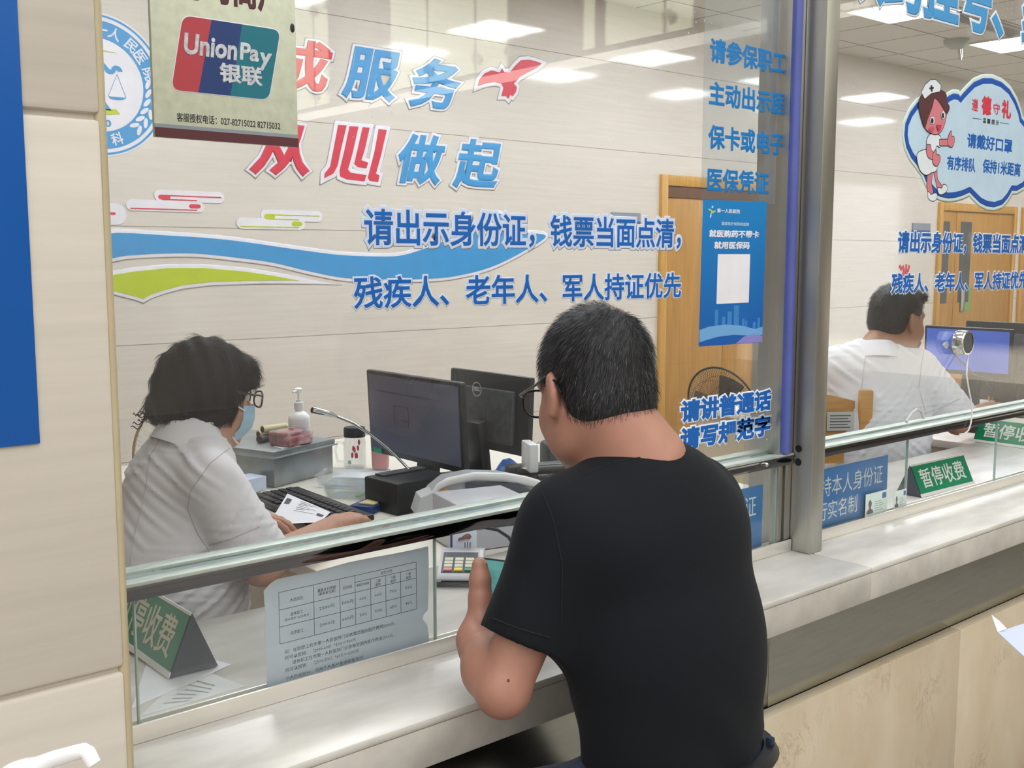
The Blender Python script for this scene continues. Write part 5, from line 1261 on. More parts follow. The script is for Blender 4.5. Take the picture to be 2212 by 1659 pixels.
# ---- fans
def fan(c, axis, R, mc, mb_, label, blades, rim, zfloor=ZBF, dense=60, depth=0.09, grille_m=None):
    t = thing('standing_fan', label, 'fan', (c[0] - axis[0] * 0.15, c[1] - axis[1] * 0.15, zfloor))
    ax = Vector(axis).normalized(); q = ax.to_track_quat('Z', 'Y').to_matrix().to_4x4(); M = Matrix.Translation(Vector(c)) @ q
    gm = grille_m or mc
    W = lambda r, a, z: tuple(M @ Vector((r * math.cos(a), r * math.sin(a), z)))
    part('rim', MB().tube([W(R, 2 * PI * k / 48, 0) for k in range(49)], 0.006, 8, False), rim, t)
    b = MB()
    for sgn, dep in ((1, depth * .45), (-1, depth)):
        for k in range(dense):
            a = 2 * PI * k / dense
            b.tube([W(R * f, a + 0.12 * (1 - f), sgn * dep * (1 - f ** 3)) for f in (0.22, 0.5, 0.75, 0.9, 1.0)], 0.0011, 4, False)
        for f in (0.45, 0.75): b.tube([W(R * f, 2 * PI * k / 40, sgn * dep * (1 - f ** 3)) for k in range(41)], 0.0014, 4, False)
    part('grille', b, gm, t)
    for k in range(blades[0]):
        a0 = 2 * PI * k / blades[0]
        part('blade', MB().grid(lambda u, v: W(0.035 + (R * 0.86 - 0.035) * u, a0 + (v - 0.5) * (0.95 - 0.2 * u) , (v - 0.5) * 0.05 * (1 - .3 * u)), 6, 5, 0.002), blades[1], t)
    part('hub', MB().cyl(W(0, 0, -0.03), W(0, 0, 0.03), 0.035).cyl(W(0, 0, depth * .42), W(0, 0, depth * .48), R * .22), mc, t)
    part('motor', MB().lathe([(0, -depth - 0.11), (0.045, -depth - 0.10), (0.065, -depth - 0.05), (0.065, -depth), (0.05, -depth + 0.005), (0, -depth + 0.005)], M=M), mb_, t)
    mp = M @ Vector((0, 0, -depth - 0.05))
    part('neck', MB().cyl((mp.x, mp.y, mp.z - 0.14), (mp.x, mp.y, mp.z), 0.03), mb_, t)
    part('pole', MB().cyl((mp.x, mp.y, zfloor + 0.03), (mp.x, mp.y, mp.z - 0.12), 0.016).box((mp.x - 0.03, mp.y - 0.03, mp.z - 0.28), (mp.x + 0.03, mp.y + 0.03, mp.z - 0.13), 0.01), mb_, t)
    part('base', MB().lathe([(0, 0.03), (0.03, 0.03), (0.16, 0.012), (0.17, 0.0), (0, 0.0)], (mp.x, mp.y, zfloor + 0.0005)), mb_, t)
    return t
M_FW = mat('fan_white_wire', '#dfe0dc', 0.4); M_FB = mat('fan_bronze_rim', '#b59a74', 0.4); M_FG = mat('fan_grey_blade', '#a9aeb2', 0.4)
fan(tuple(oY(412, 985, 2.42)), (-0.75, -0.65, 0.1), 0.238, M_FW, M_FW, 'white standing fan behind the masked clerk', (3, M_FG), M_FB, dense=70)
fan(tuple(oY(1560, 878, 2.15)), (0.93, 0.05, 0.25), 0.225, M_BLACK, M_CHAR, 'black standing fan in front of the wooden door', (3, M_DGREY), M_BLACK, dense=90, grille_m=mat('bronze_wire', '#5a4632', 0.4, 0.5))

# ---- right booth: chair, router, acrylic box, speaker disc, cables
t = thing('wooden_chair', 'wooden chair with a white label behind the right booth clerk', 'chair', (3.45, 0.72, ZBF))
M_CW = mat('chair_wood', '#c08a3a', 0.4, var=0.15, scale=5, stretch=(2, 2, 14), detail=8)
CA = -0.62; CB = OP(3.43, 0.74, CA)      # chair back runs along local u
def cpt(u, v, z): return CB(u, v, z)
part('backrest', MB().grid(lambda u, v: cpt(-0.19 + 0.33 * u, 0.02 - 0.03 * math.sin(PI * u), 0.86 + (0.265 - 0.02 * u * u - 0.05 * max(0, u - .7)) * v), 10, 4, 0.016), M_CW, t)
part('post', obox(*CB(0.172, 0, 0)[:2], 0.05, 0.035, ZBF, 1.135, CA, 0.008), M_CW, t); part('post', obox(*CB(-0.205, 0, 0)[:2], 0.04, 0.035, ZBF, 1.10, CA, 0.008), M_CW, t)
part('seat', obox(*CB(0.12, 0.17, 0)[:2], 0.42, 0.40, 0.555, 0.585, CA, 0.01), M_CW, t)
for u in (-0.18, 0.18): part('leg', obox(*CB(u, 0.38, 0)[:2], 0.035, 0.035, ZBF, 0.555, CA, 0.004), M_CW, t)
bl = MB(); vs = [cpt(0.02, -0.018, 0.985), cpt(0.125, -0.016, 0.985), cpt(0.125, -0.016, 1.055), cpt(0.02, -0.018, 1.055)]; bl.raw(vs, [(0, 1, 2, 3)])
part('label_sheet', bl, M_LGREY, t)
bl = MB()
for k in range(5): bl.raw([cpt(0.03, -0.0192, 0.995 + .011 * k), cpt(0.11 - .01 * (k % 2), -0.0177, 0.995 + .011 * k), cpt(0.11 - .01 * (k % 2), -0.0177, 0.999 + .011 * k), cpt(0.03, -0.0192, 0.999 + .011 * k)], [(0, 1, 2, 3)])
part('label_lines', bl, M_INK, t, smooth=0)
g, _ = text_fit('收费一组', -0.14, 0.0, 1.045, 1.075, bold=0.0, thick=0.0005)
g.transform(Matrix.Translation((3.43, 0.74, 0)) @ Matrix.Rotation(CA, 4, 'Z') @ FRONT(0, -0.024, 0)); part('chalk_lettering', g, M_OFFW, t, smooth=0)
q = oZ(2115, 866, ZC + 0.03)
t = thing('router', 'white router box with a brass connector below the blue screen', 'router', (q[0] - .3, q[1] - .05, ZC))
q = oZ(2120, 880, ZC)
rx, ry = q[0], q[1]
part('box', obox(rx, ry, 0.085, 0.11, ZC + 0.0006, ZC + 0.035, 0.35, 0.003), M_OFFW, t)
part('connector', MB().cyl((rx + 0.015, ry - 0.03, ZC + 0.035), (rx + 0.015, ry - 0.03, ZC + 0.055), 0.007).cyl((rx + 0.03, ry - 0.04, ZC + 0.035), (rx + 0.03, ry - 0.04, ZC + 0.05), 0.006), mat('brass', '#b88f48', 0.3, 0.9), t)
solo('cable_box', obox(4.40, 0.72, 0.26, 0.3, ZC + 0.0005, ZC + 0.03, 0.1, 0.006), M_CHAR, 'dark flat device on the right desk under the router cable', 'device')
t = thing('acrylic_holder', 'clear acrylic leaflet holder standing beside the steel post', 'holder', (2.52, 0.3, ZC))
for y in (0.25, 0.33): part('plate', MB().box((2.44, y, ZC + 0.0005), (2.72, y + 0.004, ZC + (0.15 if y < .3 else 0.30)), 0.001), M_ACR, t)
part('end_plate', MB().box((2.716, 0.25, ZC + 0.0005), (2.72, 0.334, ZC + 0.15)), M_ACR, t)
# speaker disc stuck on the glass and its white cable
q = oY(2091, 741, 0.0); qc = Vector((q[0], 0.0, q[2]))
t = thing('intercom_disc', 'round silver intercom speaker on the right window with a hanging white cable', 'intercom', (q[0], 0.0, q[2] - 0.037))
part('shell', MB().lathe([(0.0, 0.0), (0.036, 0.0), (0.037, 0.002), (0.037, 0.03), (0.034, 0.033), (0.031, 0.033), (0.031, 0.030), (0, 0.030)], M=Matrix.Translation((q[0], 0.0315, q[2])) @ Matrix.Rotation(PI / 2, 4, 'X'), seg=40), M_STEELP, t)
part('grille', MB().lathe([(0, 0.0312), (0.0295, 0.0312)], M=Matrix.Translation((q[0], 0.0315, q[2])) @ Matrix.Rotation(PI / 2, 4, 'X'), seg=40), mat('speaker_mesh', '#6f7276', 0.5, 0.6, var=0.5, scale=400), t)
cp = [oY(x, y, Y) for x, y, Y in ((2092, 768, .012), (2089, 790, .005), (2088, 810, -.002), (2093, 842, -.004), (2098, 866, -.006), (2100, 893, -.006), (2097, 915, -.008), (2092, 930, -.008), (2083, 937, .0), (2072, 938, .008))]
part('cable', MB().tube([tuple(c) for c in cp], 0.0022, 8), M_OFFW, t)
q = oY(2042, 745, 0.045)
t = thing('suction_hook', 'small white suction hook with a dark cable in front of the blue screen', 'hook', (q[0], 0.04, q[2] - 0.01))
part('cup', MB().cyl((q[0], 0.0405, q[2]), (q[0], 0.052, q[2]), 0.011, 0.004), M_OFFW, t)
part('cable', MB().tube([(q[0], 0.05, q[2])] + [tuple(c) for c in (oY(2052, 752, .1), oY(2070, 776, .2), oY(2088, 792, .3), oY(2104, 808, .4), oY(2122, 815, .45))] + [(rx + 0.01, ry - 0.05, ZC + 0.09), (rx + 0.015, ry - 0.03, ZC + 0.055)], 0.003, 8), M_CHAR, t)
q = oZ(2005, 912, ZR + 0.004)
solo('white_hook', MB().tube([(q[0] - 0.05, 0.07, ZR + 0.006), (q[0] - 0.02, 0.07, ZR + 0.028), (q[0] + 0.005, 0.07, ZR + 0.036), (q[0] + 0.03, 0.07, ZR + 0.028), (q[0] + 0.045, 0.07, ZR + 0.007)], 0.004), M_OFFW, 'bent white plastic hook on the rail left of the hanging cable', 'hook')
# ---- things at the edges of the photo
q = oD(60, 1650, 0.95)
t = thing('sanitizer_pump', 'white pump bottle nozzle at the bottom left corner in front of the pillar', 'bottle', (q[0], q[1], 0.98))
hz = q[2] - 0.004
d1_ = oD(185, 1622, 0.93); d2_ = oD(204, 1650, 0.925); hd = oD(60, 1652, 0.95)
part('head', MB().lathe([(0, -0.02), (0.022, -0.02), (0.026, 0.0), (0.024, 0.008), (0.012, 0.0115), (0, 0.012)], tuple(hd + np.array((0, 0, -0.012)))), M_BOT, t)
part('nozzle', MB().tube([tuple(hd + np.array((0, 0, -0.005))), tuple(oD(120, 1638, 0.94)), tuple(oD(165, 1625, 0.93)), tuple(oD(182, 1621, 0.928)), tuple(oD(190, 1626, 0.926)), tuple(d2_)], [0.009, 0.0072, 0.0066, 0.0066, 0.0066, 0.006], 14), M_BOT, t)
part('neck', MB().cyl(tuple(hd + np.array((0, 0, -0.075))), tuple(hd + np.array((0, 0, -0.03))), 0.012), M_BOT, t)
part('body', MB().lathe([(0, 0), (0.04, 0), (0.042, 0.004), (0.042, 0.11), (0.018, 0.13), (0, 0.13)], (hd[0], hd[1], hd[2] - 0.205)), M_BOT, t)
zs = hd[2] - 0.206
t = thing('pedestal_stand', 'slim steel stand carrying the pump bottle, below the photo', 'stand', (hd[0], hd[1], 0))
part('tray', MB().cyl((hd[0], hd[1], zs - 0.012), (hd[0], hd[1], zs), 0.07), M_STEEL, t)
part('pole', MB().cyl((hd[0], hd[1], 0.02), (hd[0], hd[1], zs - 0.012), 0.015), M_STEEL, t)
part('base', MB().cyl((hd[0], hd[1], 0.0005), (hd[0], hd[1], 0.02), 0.13), M_STEEL, t)
c0, c1, c2, c3 = oD(2142, 1328, 1.15), oD(2155, 1365, 1.15), oD(2225, 1430, 1.12), oD(2225, 1342, 1.17)
t = thing('folded_paper', 'folded white paper reaching in at the right edge in front of the marble', 'paper', tuple(c1))
b, fn = sheet_quad([c1, c2, c3, oD(2172, 1360, 1.16)], 0.0, thick=0.0006); part('leaf', b, mat('paper_violet', '#b3bbd6', 0.7), t)
b, fn = sheet_quad([c0, c1, oD(2175, 1358, 1.155), oD(2160, 1342, 1.155)], 0.0, thick=0.0006); part('corner_fold', b, M_PAPER, t)

t = thing('office_printer', 'black printer below the second monitor at the right edge', 'printer', (5.2, 0.72, ZC))
part('body', MB().box((5.14, 0.47, ZC + 0.0005), (5.5, 0.98, ZC + 0.17), 0.015), M_CHAR, t)
part('lid', MB().box((5.15, 0.49, ZC + 0.17), (5.49, 0.96, ZC + 0.185), 0.006), M_DGREY, t)
# ------------------------------------------------------------------ smooth bodies from blended distance fields
def rmat(yaw, pitch=0.0, roll=0.0):
    """columns = the figure's right, forward, up; yaw 0 faces +y, positive turns to +x; pitch > 0 bows forward"""
    return np.array((Matrix.Rotation(-yaw, 3, 'Z') @ Matrix.Rotation(-pitch, 3, 'X') @ Matrix.Rotation(roll, 3, 'Y')))
def cap(p, q, r1, r2, k=0.03, R=None, S=None, cut=None): return dict(t='c', p=np.array(p, float), q=np.array(q, float), r1=r1, r2=r2, k=k, R=R, S=S, cut=cut, op=1)
def ell(c, r, R=None, k=0.03, op=1): return dict(t='e', p=np.array(c, float), r=np.array(r, float), R=np.eye(3) if R is None else R, k=k, op=op, cut=None)
def chain(pts, rads, k=0.012, **kw): return [cap(pts[i], pts[i + 1], rads[i], rads[i + 1], k, **kw) for i in range(len(pts) - 1)]
def _ev(pr, X):
    if pr['t'] == 'e':
        l = (X - pr['p']) @ pr['R']; a = np.linalg.norm(l / pr['r'], axis=-1); b = np.linalg.norm(l / pr['r'] ** 2, axis=-1)
        return a * (a - 1) / np.maximum(b, 1e-6)
    p, q = pr['p'], pr['q']; Y = X; s = 1.0
    if pr['S'] is not None:
        A = pr['R'] / np.array(pr['S'])[None, :]; Y = (X - p) @ A; q = (q - p) @ A; p = np.zeros(3); s = min(pr['S'])
    d = q - p; L2 = max(d @ d, 1e-9); h = np.clip(((Y - p) @ d) / L2, 0, 1)
    f = (np.linalg.norm(Y - p - h[..., None] * d, axis=-1) - (pr['r1'] + (pr['r2'] - pr['r1']) * h)) * s
    return f
def sdf_mesh(prims, res, clip=None, smooth=2, noise=None):
    ext = []
    for pr in prims:
        if pr['op'] < 0: continue
        if pr['t'] == 'e': m = max(pr['r']); ext += [pr['p'] - m, pr['p'] + m]
        else:
            m = max(pr['r1'], pr['r2']) * (max(pr['S']) if pr['S'] is not None else 1); ext += [pr['p'] - m, pr['p'] + m, pr['q'] - m, pr['q'] + m]
    ext = np.array(ext); lo = ext.min(0) - 4 * res; hi = ext.max(0) + 4 * res
    n = np.ceil((hi - lo) / res).astype(int) + 1
    F = np.full(n, 0.5, np.float32)
    for pr in prims:
        if pr['t'] == 'e': m = max(pr['r']); a, b = pr['p'] - m, pr['p'] + m
        else:
            m = max(pr['r1'], pr['r2']) * (max(pr['S']) if pr['S'] is not None else 1); a, b = np.minimum(pr['p'], pr['q']) - m, np.maximum(pr['p'], pr['q']) + m
        mg = pr['k'] + 3 * res
        i0 = np.maximum(np.floor((a - mg - lo) / res).astype(int), 0); i1 = np.minimum(np.ceil((b + mg - lo) / res).astype(int) + 1, n)
        if (i1 <= i0).any(): continue
        g = np.stack(np.meshgrid(*[lo[d] + res * np.arange(i0[d], i1[d]) for d in range(3)], indexing='ij'), -1)
        f = _ev(pr, g).astype(np.float32)
        if pr['cut'] is not None:
            cp, cn = pr['cut']; f = np.maximum(f, (g - np.array(cp)) @ np.array(cn, float))
        sl = tuple(slice(i0[d], i1[d]) for d in range(3)); o = F[sl]; k = max(pr['k'], 1e-4)
        if pr['op'] > 0: h = np.maximum(k - np.abs(o - f), 0) / k; F[sl] = np.minimum(o, f) - h * h * k * 0.25
        else: h = np.maximum(k - np.abs(o + f), 0) / k; F[sl] = np.maximum(o, -f) + h * h * k * 0.25
    if clip is not None or noise is not None:
        g = np.stack(np.meshgrid(*[lo[d] + res * np.arange(n[d]) for d in range(3)], indexing='ij'), -1)
        if noise is not None: F = F + noise(g).astype(np.float32)
        for cp, cn in (clip or []): F = np.maximum(F, ((g - np.array(cp)) @ np.array(cn, float)).astype(np.float32))
    # surface nets
    I = F < 0
    c = [I[a:n[0] - 1 + a, b:n[1] - 1 + b, d:n[2] - 1 + d] for a in (0, 1) for b in (0, 1) for d in (0, 1)]
    cnt = sum(x.astype(np.int8) for x in c); act = (cnt > 0) & (cnt < 8)
    idx = np.argwhere(act); vid = np.full(act.shape, -1, np.int64); vid[act] = np.arange(len(idx))
    corners = np.array([(a, b, d) for a in (0, 1) for b in (0, 1) for d in (0, 1)])
    val = np.stack([F[idx[:, 0] + a, idx[:, 1] + b, idx[:, 2] + d] for a, b, d in corners], 1)
    pos = np.zeros((len(idx), 3)); num = np.zeros(len(idx))
    for e0 in range(8):
        for e1 in range(e0 + 1, 8):
            if np.abs(corners[e0] - corners[e1]).sum() != 1: continue
            v0, v1 = val[:, e0], val[:, e1]; m = (v0 < 0) != (v1 < 0)
            t = np.where(m, v0 / np.where(m, v0 - v1, 1), 0)[:, None]
            pos += m[:, None] * (corners[e0] + t * (corners[e1] - corners[e0])); num += m
    V = lo + (idx + pos / num[:, None]) * res
    Q = []
    for ax in range(3):
        sl0 = [slice(None)] * 3; sl1 = [slice(None)] * 3; sl0[ax] = slice(0, -1); sl1[ax] = slice(1, None)
        A, B = I[tuple(sl0)], I[tuple(sl1)]; ch = np.argwhere(A != B)
        u, w = (ax + 1) % 3, (ax + 2) % 3
        ok = (ch[:, u] > 0) & (ch[:, w] > 0) & (ch[:, u] < act.shape[u]) & (ch[:, w] < act.shape[w]); ch = ch[ok]
        def at(du, dw):
            j = ch.copy(); j[:, u] -= du; j[:, w] -= dw; return vid[j[:, 0], j[:, 1], j[:, 2]]
        q = np.stack([at(1, 1), at(0, 1), at(0, 0), at(1, 0)], 1)
        fl = ~A[tuple(ch.T)]; q[fl] = q[fl][:, ::-1]; Q.append(q)
    Q = np.concatenate(Q); Q = Q[(Q >= 0).all(1)]
    E = np.concatenate([Q[:, [0, 1]], Q[:, [1, 2]], Q[:, [2, 3]], Q[:, [3, 0]]]); E = np.concatenate([E, E[:, ::-1]])
    for it in range(smooth * 2):
        S = np.zeros_like(V); np.add.at(S, E[:, 0], V[E[:, 1]]); N = np.bincount(E[:, 0], minlength=len(V))[:, None]
        V = V + (0.5 if it % 2 == 0 else -0.5) * (S / np.maximum(N, 1) - V)
    return V, Q
def mesh_of(name, chunks, smooth=True):
    vs, fs, o = [], [], 0
    for V, Q in chunks: vs.append(V); fs.append(Q + o); o += len(V)
    V = np.concatenate(vs); Q = np.concatenate(fs)
    me = bpy.data.meshes.new(name); me.vertices.add(len(V)); me.vertices.foreach_set('co', V.ravel())
    me.loops.add(Q.size); me.loops.foreach_set('vertex_index', Q.ravel().astype(np.int32)); me.polygons.add(len(Q))
    me.polygons.foreach_set('loop_start', (np.arange(len(Q)) * 4).astype(np.int32))
    me.update(calc_edges=True); me.validate()
    if smooth: me.polygons.foreach_set('use_smooth', np.ones(len(me.polygons), bool))
    return me

def head_prims(c, R, s=1.0, neck=None, nr=0.054, ears=True, female=False):
    T = lambda x, y, z: np.array(c) + R @ (np.array((x, y, z)) * s)
    E = lambda x, y, z, a, b, d, k=0.02, op=1, RR=None: ell(T(x, y, z), np.array((a, b, d)) * s, R if RR is None else R @ RR, k * s, op)
    p = [E(0, -.012, .03, .076, .097, .088), E(0, .03, -.03, .066, .064, .085, .03), E(0, .036, -.08, .052, .05, .042, .03),
         E(0, .075, -.105, .022, .018, .016, .025), E(0, .078, .022, .056, .014, .012, .02),
         E(.038, .058, -.04, .027, .027, .03, .025), E(-.038, .058, -.04, .027, .027, .03, .025),
         E(.052, .01, -.075, .022, .035, .03, .03), E(-.052, .01, -.075, .022, .035, .03, .03),
         E(.031, .096, .0, .016, .012, .010, .012, -1), E(-.031, .096, .0, .016, .012, .010, .012, -1),
         cap(T(0, .090, .004), T(0, .110, -.036), .007 * s, .012 * s, .012 * s), E(.011, .1, -.04, .008, .009, .007, .008), E(-.011, .1, -.04, .008, .009, .007, .008),
         E(0, .096, -.066, .020, .007, .005, .008), E(0, .094, -.076, .017, .007, .005, .008), E(0, .1045, -.071, .018, .004, .0012, .003, -1)]
    if ears:
        for sd in (-1, 1):
            RR = np.array(Euler((0.15, 0, sd * 0.35)).to_matrix())
            p += [E(sd * .080, -.008, -.008, .010, .021, .034, .006, 1, RR), E(sd * .082, -.004, -.034, .007, .010, .012, .008, 1, RR), E(sd * .089, .000, -.006, .006, .010, .020, .004, -1, RR)]
    if neck is not None:
        p += [cap(T(0, -.028, -.05), neck, nr, nr * 1.12, 0.03)]
    return p, T
def hand_prims(w, d, nrm, side, s=1.0, curls=(0.5,) * 4, thumb=(0.6, 0.3, 0.2), spread=0.10, tcurl=0.25, fore=None, wr=0.024, tdir=None, tl=1.0, tr=1.0):
    """w wrist, d direction wrist->knuckles, nrm back-of-hand normal, side = thumb side (+1: along d x nrm)"""
    w = np.array(w, float); d = np.array(d, float); d /= np.linalg.norm(d); nrm = np.array(nrm, float); nrm -= d * (nrm @ d); nrm /= np.linalg.norm(nrm)
    t = np.cross(d, nrm) * side                                             # towards the thumb
    R = np.stack([t, d, nrm], 1)
    P = lambda a, b, cc: w + (t * a + d * b + nrm * cc) * s
    pr = [cap(P(0.004, 0.0, 0), P(0.018, 0.078, 0), .020 * s, .0125 * s, .02, R, (1, 1, .75)), cap(P(-.004, 0.0, 0), P(-.020, 0.074, 0), .020 * s, .012 * s, .02, R, (1, 1, .75)), ell(P(0, .045, 0), np.array((.036, .045, .0145)) * s, R, .015)]
    for i, (x, y, L, r) in enumerate(((.029, .086, .074, .0088), (.0095, .091, .082, .0090), (-.0105, .087, .076, .0086), (-.0285, .078, .060, .0076))):
        a = (1.5 - i) * spread; q = P(x, y - .012, 0.0); ang = 0.0; pts = [q]; rr = [r * 1.12 * s]
        base = d * math.cos(a) + t * math.sin(a)
        for f, cl, rf in ((.48, curls[i] * .75, 1.0), (.29, curls[i] * 1.0, .92), (.23, curls[i] * .7, .80)):
            ang += cl; pts.append(pts[-1] + (base * math.cos(ang) - nrm * math.sin(ang)) * L * s * f * 1.08); rr.append(r * rf * s)
        pr += chain(pts, rr, .004)
    b0 = P(.020, .022, -.006); dirv = t * thumb[0] + d * thumb[1] + nrm * (-thumb[2]); dirv /= np.linalg.norm(dirv)
    if tdir is not None: dirv = np.array(tdir, float) / np.linalg.norm(tdir)
    ax = np.cross(dirv, d); ax = ax / (np.linalg.norm(ax) + 1e-9)
    def rotv(v, an): return v * math.cos(an) + np.cross(ax, v) * math.sin(an) + ax * (ax @ v) * (1 - math.cos(an))
    p1 = b0 + dirv * .042 * s * tl; p2 = p1 + rotv(dirv, tcurl) * .032 * s * tl; p3 = p2 + rotv(dirv, tcurl * 1.7) * .026 * s * tl
    pr += chain([b0, p1, p2, p3], [.0170 * s * tr, .0128 * s * tr, .0115 * s * tr, .0092 * s * tr], .010)
    if fore is not None: pr += [cap(w, fore, wr * s, wr * 1.12 * s, .02)]
    return pr, (p1, p2, p3)

def skin_mat(name, col, red='#b3665a'):
    m = mat(name, col, 0.5, var=0.06, scale=22, sss=0.08, detail=6)
    return m
def cloth_mat(name, col, bump=0.35, sc=(1, 1, 1), scale=9, rough=0.85, var=0.04, sheen=0.1):
    m = mat(name, col, rough, var=var, scale=scale, stretch=sc, bump=bump, sheen=sheen, spec=0.2, detail=3)
    return m
def strands(me_V, me_N, pick, fn_dir, length, width, n, seed=1):
    """short hair: thin tapered blades growing from picked surface points"""
    r = np.random.default_rng(seed); ids = r.choice(np.where(pick)[0], n)
    P = me_V[ids] + r.normal(0, 0.002, (n, 3)); N = me_N[ids]; D = fn_dir(P, N); L = length(P) * r.uniform(0.7, 1.25, n); Wd = width * r.uniform(0.7, 1.2, n)
    D /= np.linalg.norm(D, axis=1)[:, None]
    sd = np.cross(D, N + r.normal(0, 0.4, (n, 3))); sd /= (np.linalg.norm(sd, axis=1)[:, None] + 1e-9)
    base = P - N * 0.001
    m1 = base + D * (L * .55)[:, None]; tip = base + (D * 0.9 - N * 0.12) * L[:, None]
    V = np.stack([base - sd * Wd[:, None], base + sd * Wd[:, None], m1 - sd * Wd[:, None] * .8, m1 + sd * Wd[:, None] * .8, tip], 1).reshape(-1, 3)
    o = np.arange(n) * 5
    F = [(a, a + 1, a + 3, a + 2) for a in o] + [(a + 2, a + 3, a + 4) for a in o]
    return V, F
def vnormals(V, Q):
    n = np.cross(V[Q[:, 2]] - V[Q[:, 0]], V[Q[:, 3]] - V[Q[:, 1]]); N = np.zeros_like(V)
    for k in range(4): np.add.at(N, Q[:, k], n)
    return N / (np.linalg.norm(N, axis=1)[:, None] + 1e-12)
def body_part(name, chunks, m, root, label=None):
    me = mesh_of(name, chunks); return part(name, me, m, root, smooth=0, label=label)
A_ = np.array

# =================================================================== the man in black at the counter
S_MAN = skin_mat('skin_man', '#a97a68')
hr_mat = mat('black_hair', '#17171b', 0.45, var=0.3, scale=60)
man = thing('person', 'person in black t-shirt seen from behind, leaning on the counter with a phone', 'person', (1.30, -0.42, 0.0))
Rh = rmat(0.22, 0.30, 0.02); hc = oD(1283, 838, 1.775); hs = 1.07
nb = A_((1.272, -0.335, 1.290))
hp_, TH = head_prims(hc, Rh, hs, neck=nb, nr=0.066)
hp_ += [cap(hc + Rh @ A_((0, -.05, -.06)), nb + A_((0, -0.02, 0.0)), .050, .066, 0.03)]
Rt = rmat(0.04, 0.12)
Ls, Rs = A_((1.118, -.335, 1.205)), A_((1.442, -.325, 1.200))
El = oD(1086, 1490, 1.625); Wl = oD(1028, 1384, 1.735)
Er = A_((1.56, -.10, .985)); Wr = A_((1.42, .02, .99))
skin = hp_ + chain([Ls, El], [.052, .040], .03) + chain([El, El * .6 + Wl * .4, Wl], [.040, .045, .031], .016)
skin += chain([Rs, Er], [.047, .042], .03) + chain([Er, Wr], [.041, .028], .02)
skin += [cap((1.28, -.40, .86), (1.27, -.345, 1.15), .118, .13, .05, Rt, (1, .62, 1)), cap(Ls, Rs, .05, .05, .06)]
LEGS = ([(1.205, -.425, .745), (0.915, -.205, .705), (0.96, -.23, .28)], [(1.365, -.425, .745), (1.500, -.315, .43), (1.47, -.40, .08)])
for lg in LEGS: skin += chain(lg, [.06, .055, .04], .03)
hd = (Wl - El) / np.linalg.norm(Wl - El)
hpz, th = hand_prims(Wl, A_((0.75, 0.64, 0.15)), A_((-.6, .75, -.1)), 1, 1.08, (0.35, 0.4, 0.45, 0.5), tdir=(0.17, 0.22, 0.95), tcurl=-0.05, tl=.84, tr=1.32, fore=El * .15 + Wl * .85, wr=.029)
hpr, _ = hand_prims(Wr, A_((-0.8, 0.5, 0.0)), A_((0, 0, 1)), -1, 1.0, (0.3,) * 4, fore=Er * .2 + Wr * .8)
body_part('body', [sdf_mesh(skin, 0.0055), sdf_mesh(hpz, 0.0026), sdf_mesh(hpr, 0.004)], S_MAN, man)
part('mole', MB().sph(tuple(oD(1098, 1470, 1.5595)), .0022, seg=8), mat('mole', '#5d3a30', 0.6), man)
# nail of the raised thumb
part('thumbnail', MB().sph(tuple(th[2] + A_((0.0042, -0.0078, 0.0))), (0.0066, 0.0034, 0.0082), (0.25, 0, 0.55), 12), mat('nail', '#b98a78', 0.3), man)
# phone held in the hand
ph = thing('phone', 'phone with teal screen in the hand of the man in black', 'phone', tuple(oD(1072, 1296, 1.80)))
pc_ = oD(1078, 1300, 1.795)
u = A_((0.95, -0.15, -0.25)); u /= np.linalg.norm(u); v = A_((0.28, 0.50, 0.82)); v -= u * (u @ v); v /= np.linalg.norm(v); w_ = np.cross(u, v)
MP = Matrix(((u[0], v[0], w_[0], pc_[0]), (u[1], v[1], w_[1], pc_[1]), (u[2], v[2], w_[2], pc_[2]), (0, 0, 0, 1)))
def onp(nm, lo, hi, bev, m):
    q = MB().box(lo, hi, bev); me = q.mesh(nm, 40); me.transform(MP); part(nm, me, m, ph)
onp('shell', (-.036, -.075, -.004), (.036, .075, .004), .0035, M_CHAR); onp('screen', (-.032, 0.010, .004), (.032, .070, .0046), 0, mat('teal_screen', '#6fb3ae', 0.2, var=0.2, scale=40, emit=0.25)); onp('lower_screen', (-.032, -.070, .004), (.032, .0098, .0046), 0, mat('lilac_screen', '#c9c4d6', 0.2, emit=0.25))
# t-shirt
TS = cloth_mat('black_cotton', '#101318', 0.25, scale=5, var=0.12, sheen=0.03)
sh = [cap((1.282, -.425, .78), (1.280, -.405, 1.00), .168, .170, .05, Rt, (1, .72, 1)), cap((1.280, -.405, 1.00), (1.278, -.362, 1.155), .170, .180, .05, Rt, (1, .68, 1)), ell((1.276, -.354, 1.17), (.195, .115, .085), Rt, .06),
      cap(Ls + A_((.02, .01, .0)), Rs + A_((-.03, 0, .0)), .062, .062, .06), ell((1.276, -.350, 1.242), (.098, .074, .048), Rt, .05), cap((1.23, -.342, 1.236), (1.365, -.335, 1.236), .040, .040, .05)]
sd_ = (El - Ls) / np.linalg.norm(El - Ls); cutp = Ls + sd_ * 0.185
sh += [cap(Ls, Ls + sd_ * .26, .068, .068, .05, cut=(cutp, sd_))]
sdr = (Er - Rs) / np.linalg.norm(Er - Rs)
sh += [cap(Rs, Rs + sdr * .26, .066, .066, .04, cut=(Rs + sdr * .19, sdr))]
wr_ = lambda g: 0.0022 * np.sin(g[..., 2] * 46 + 5 * np.sin(g[..., 0] * 13 + g[..., 1] * 7)) * np.clip((1.02 - g[..., 2]) * 5, 0, 1)
body_part('t_shirt', [sdf_mesh(sh, 0.006, clip=[((1.29, -.42, .812), (0.22, -0.10, -1))], noise=wr_)], TS, man)
a = np.linspace(0, 2 * PI, 41)
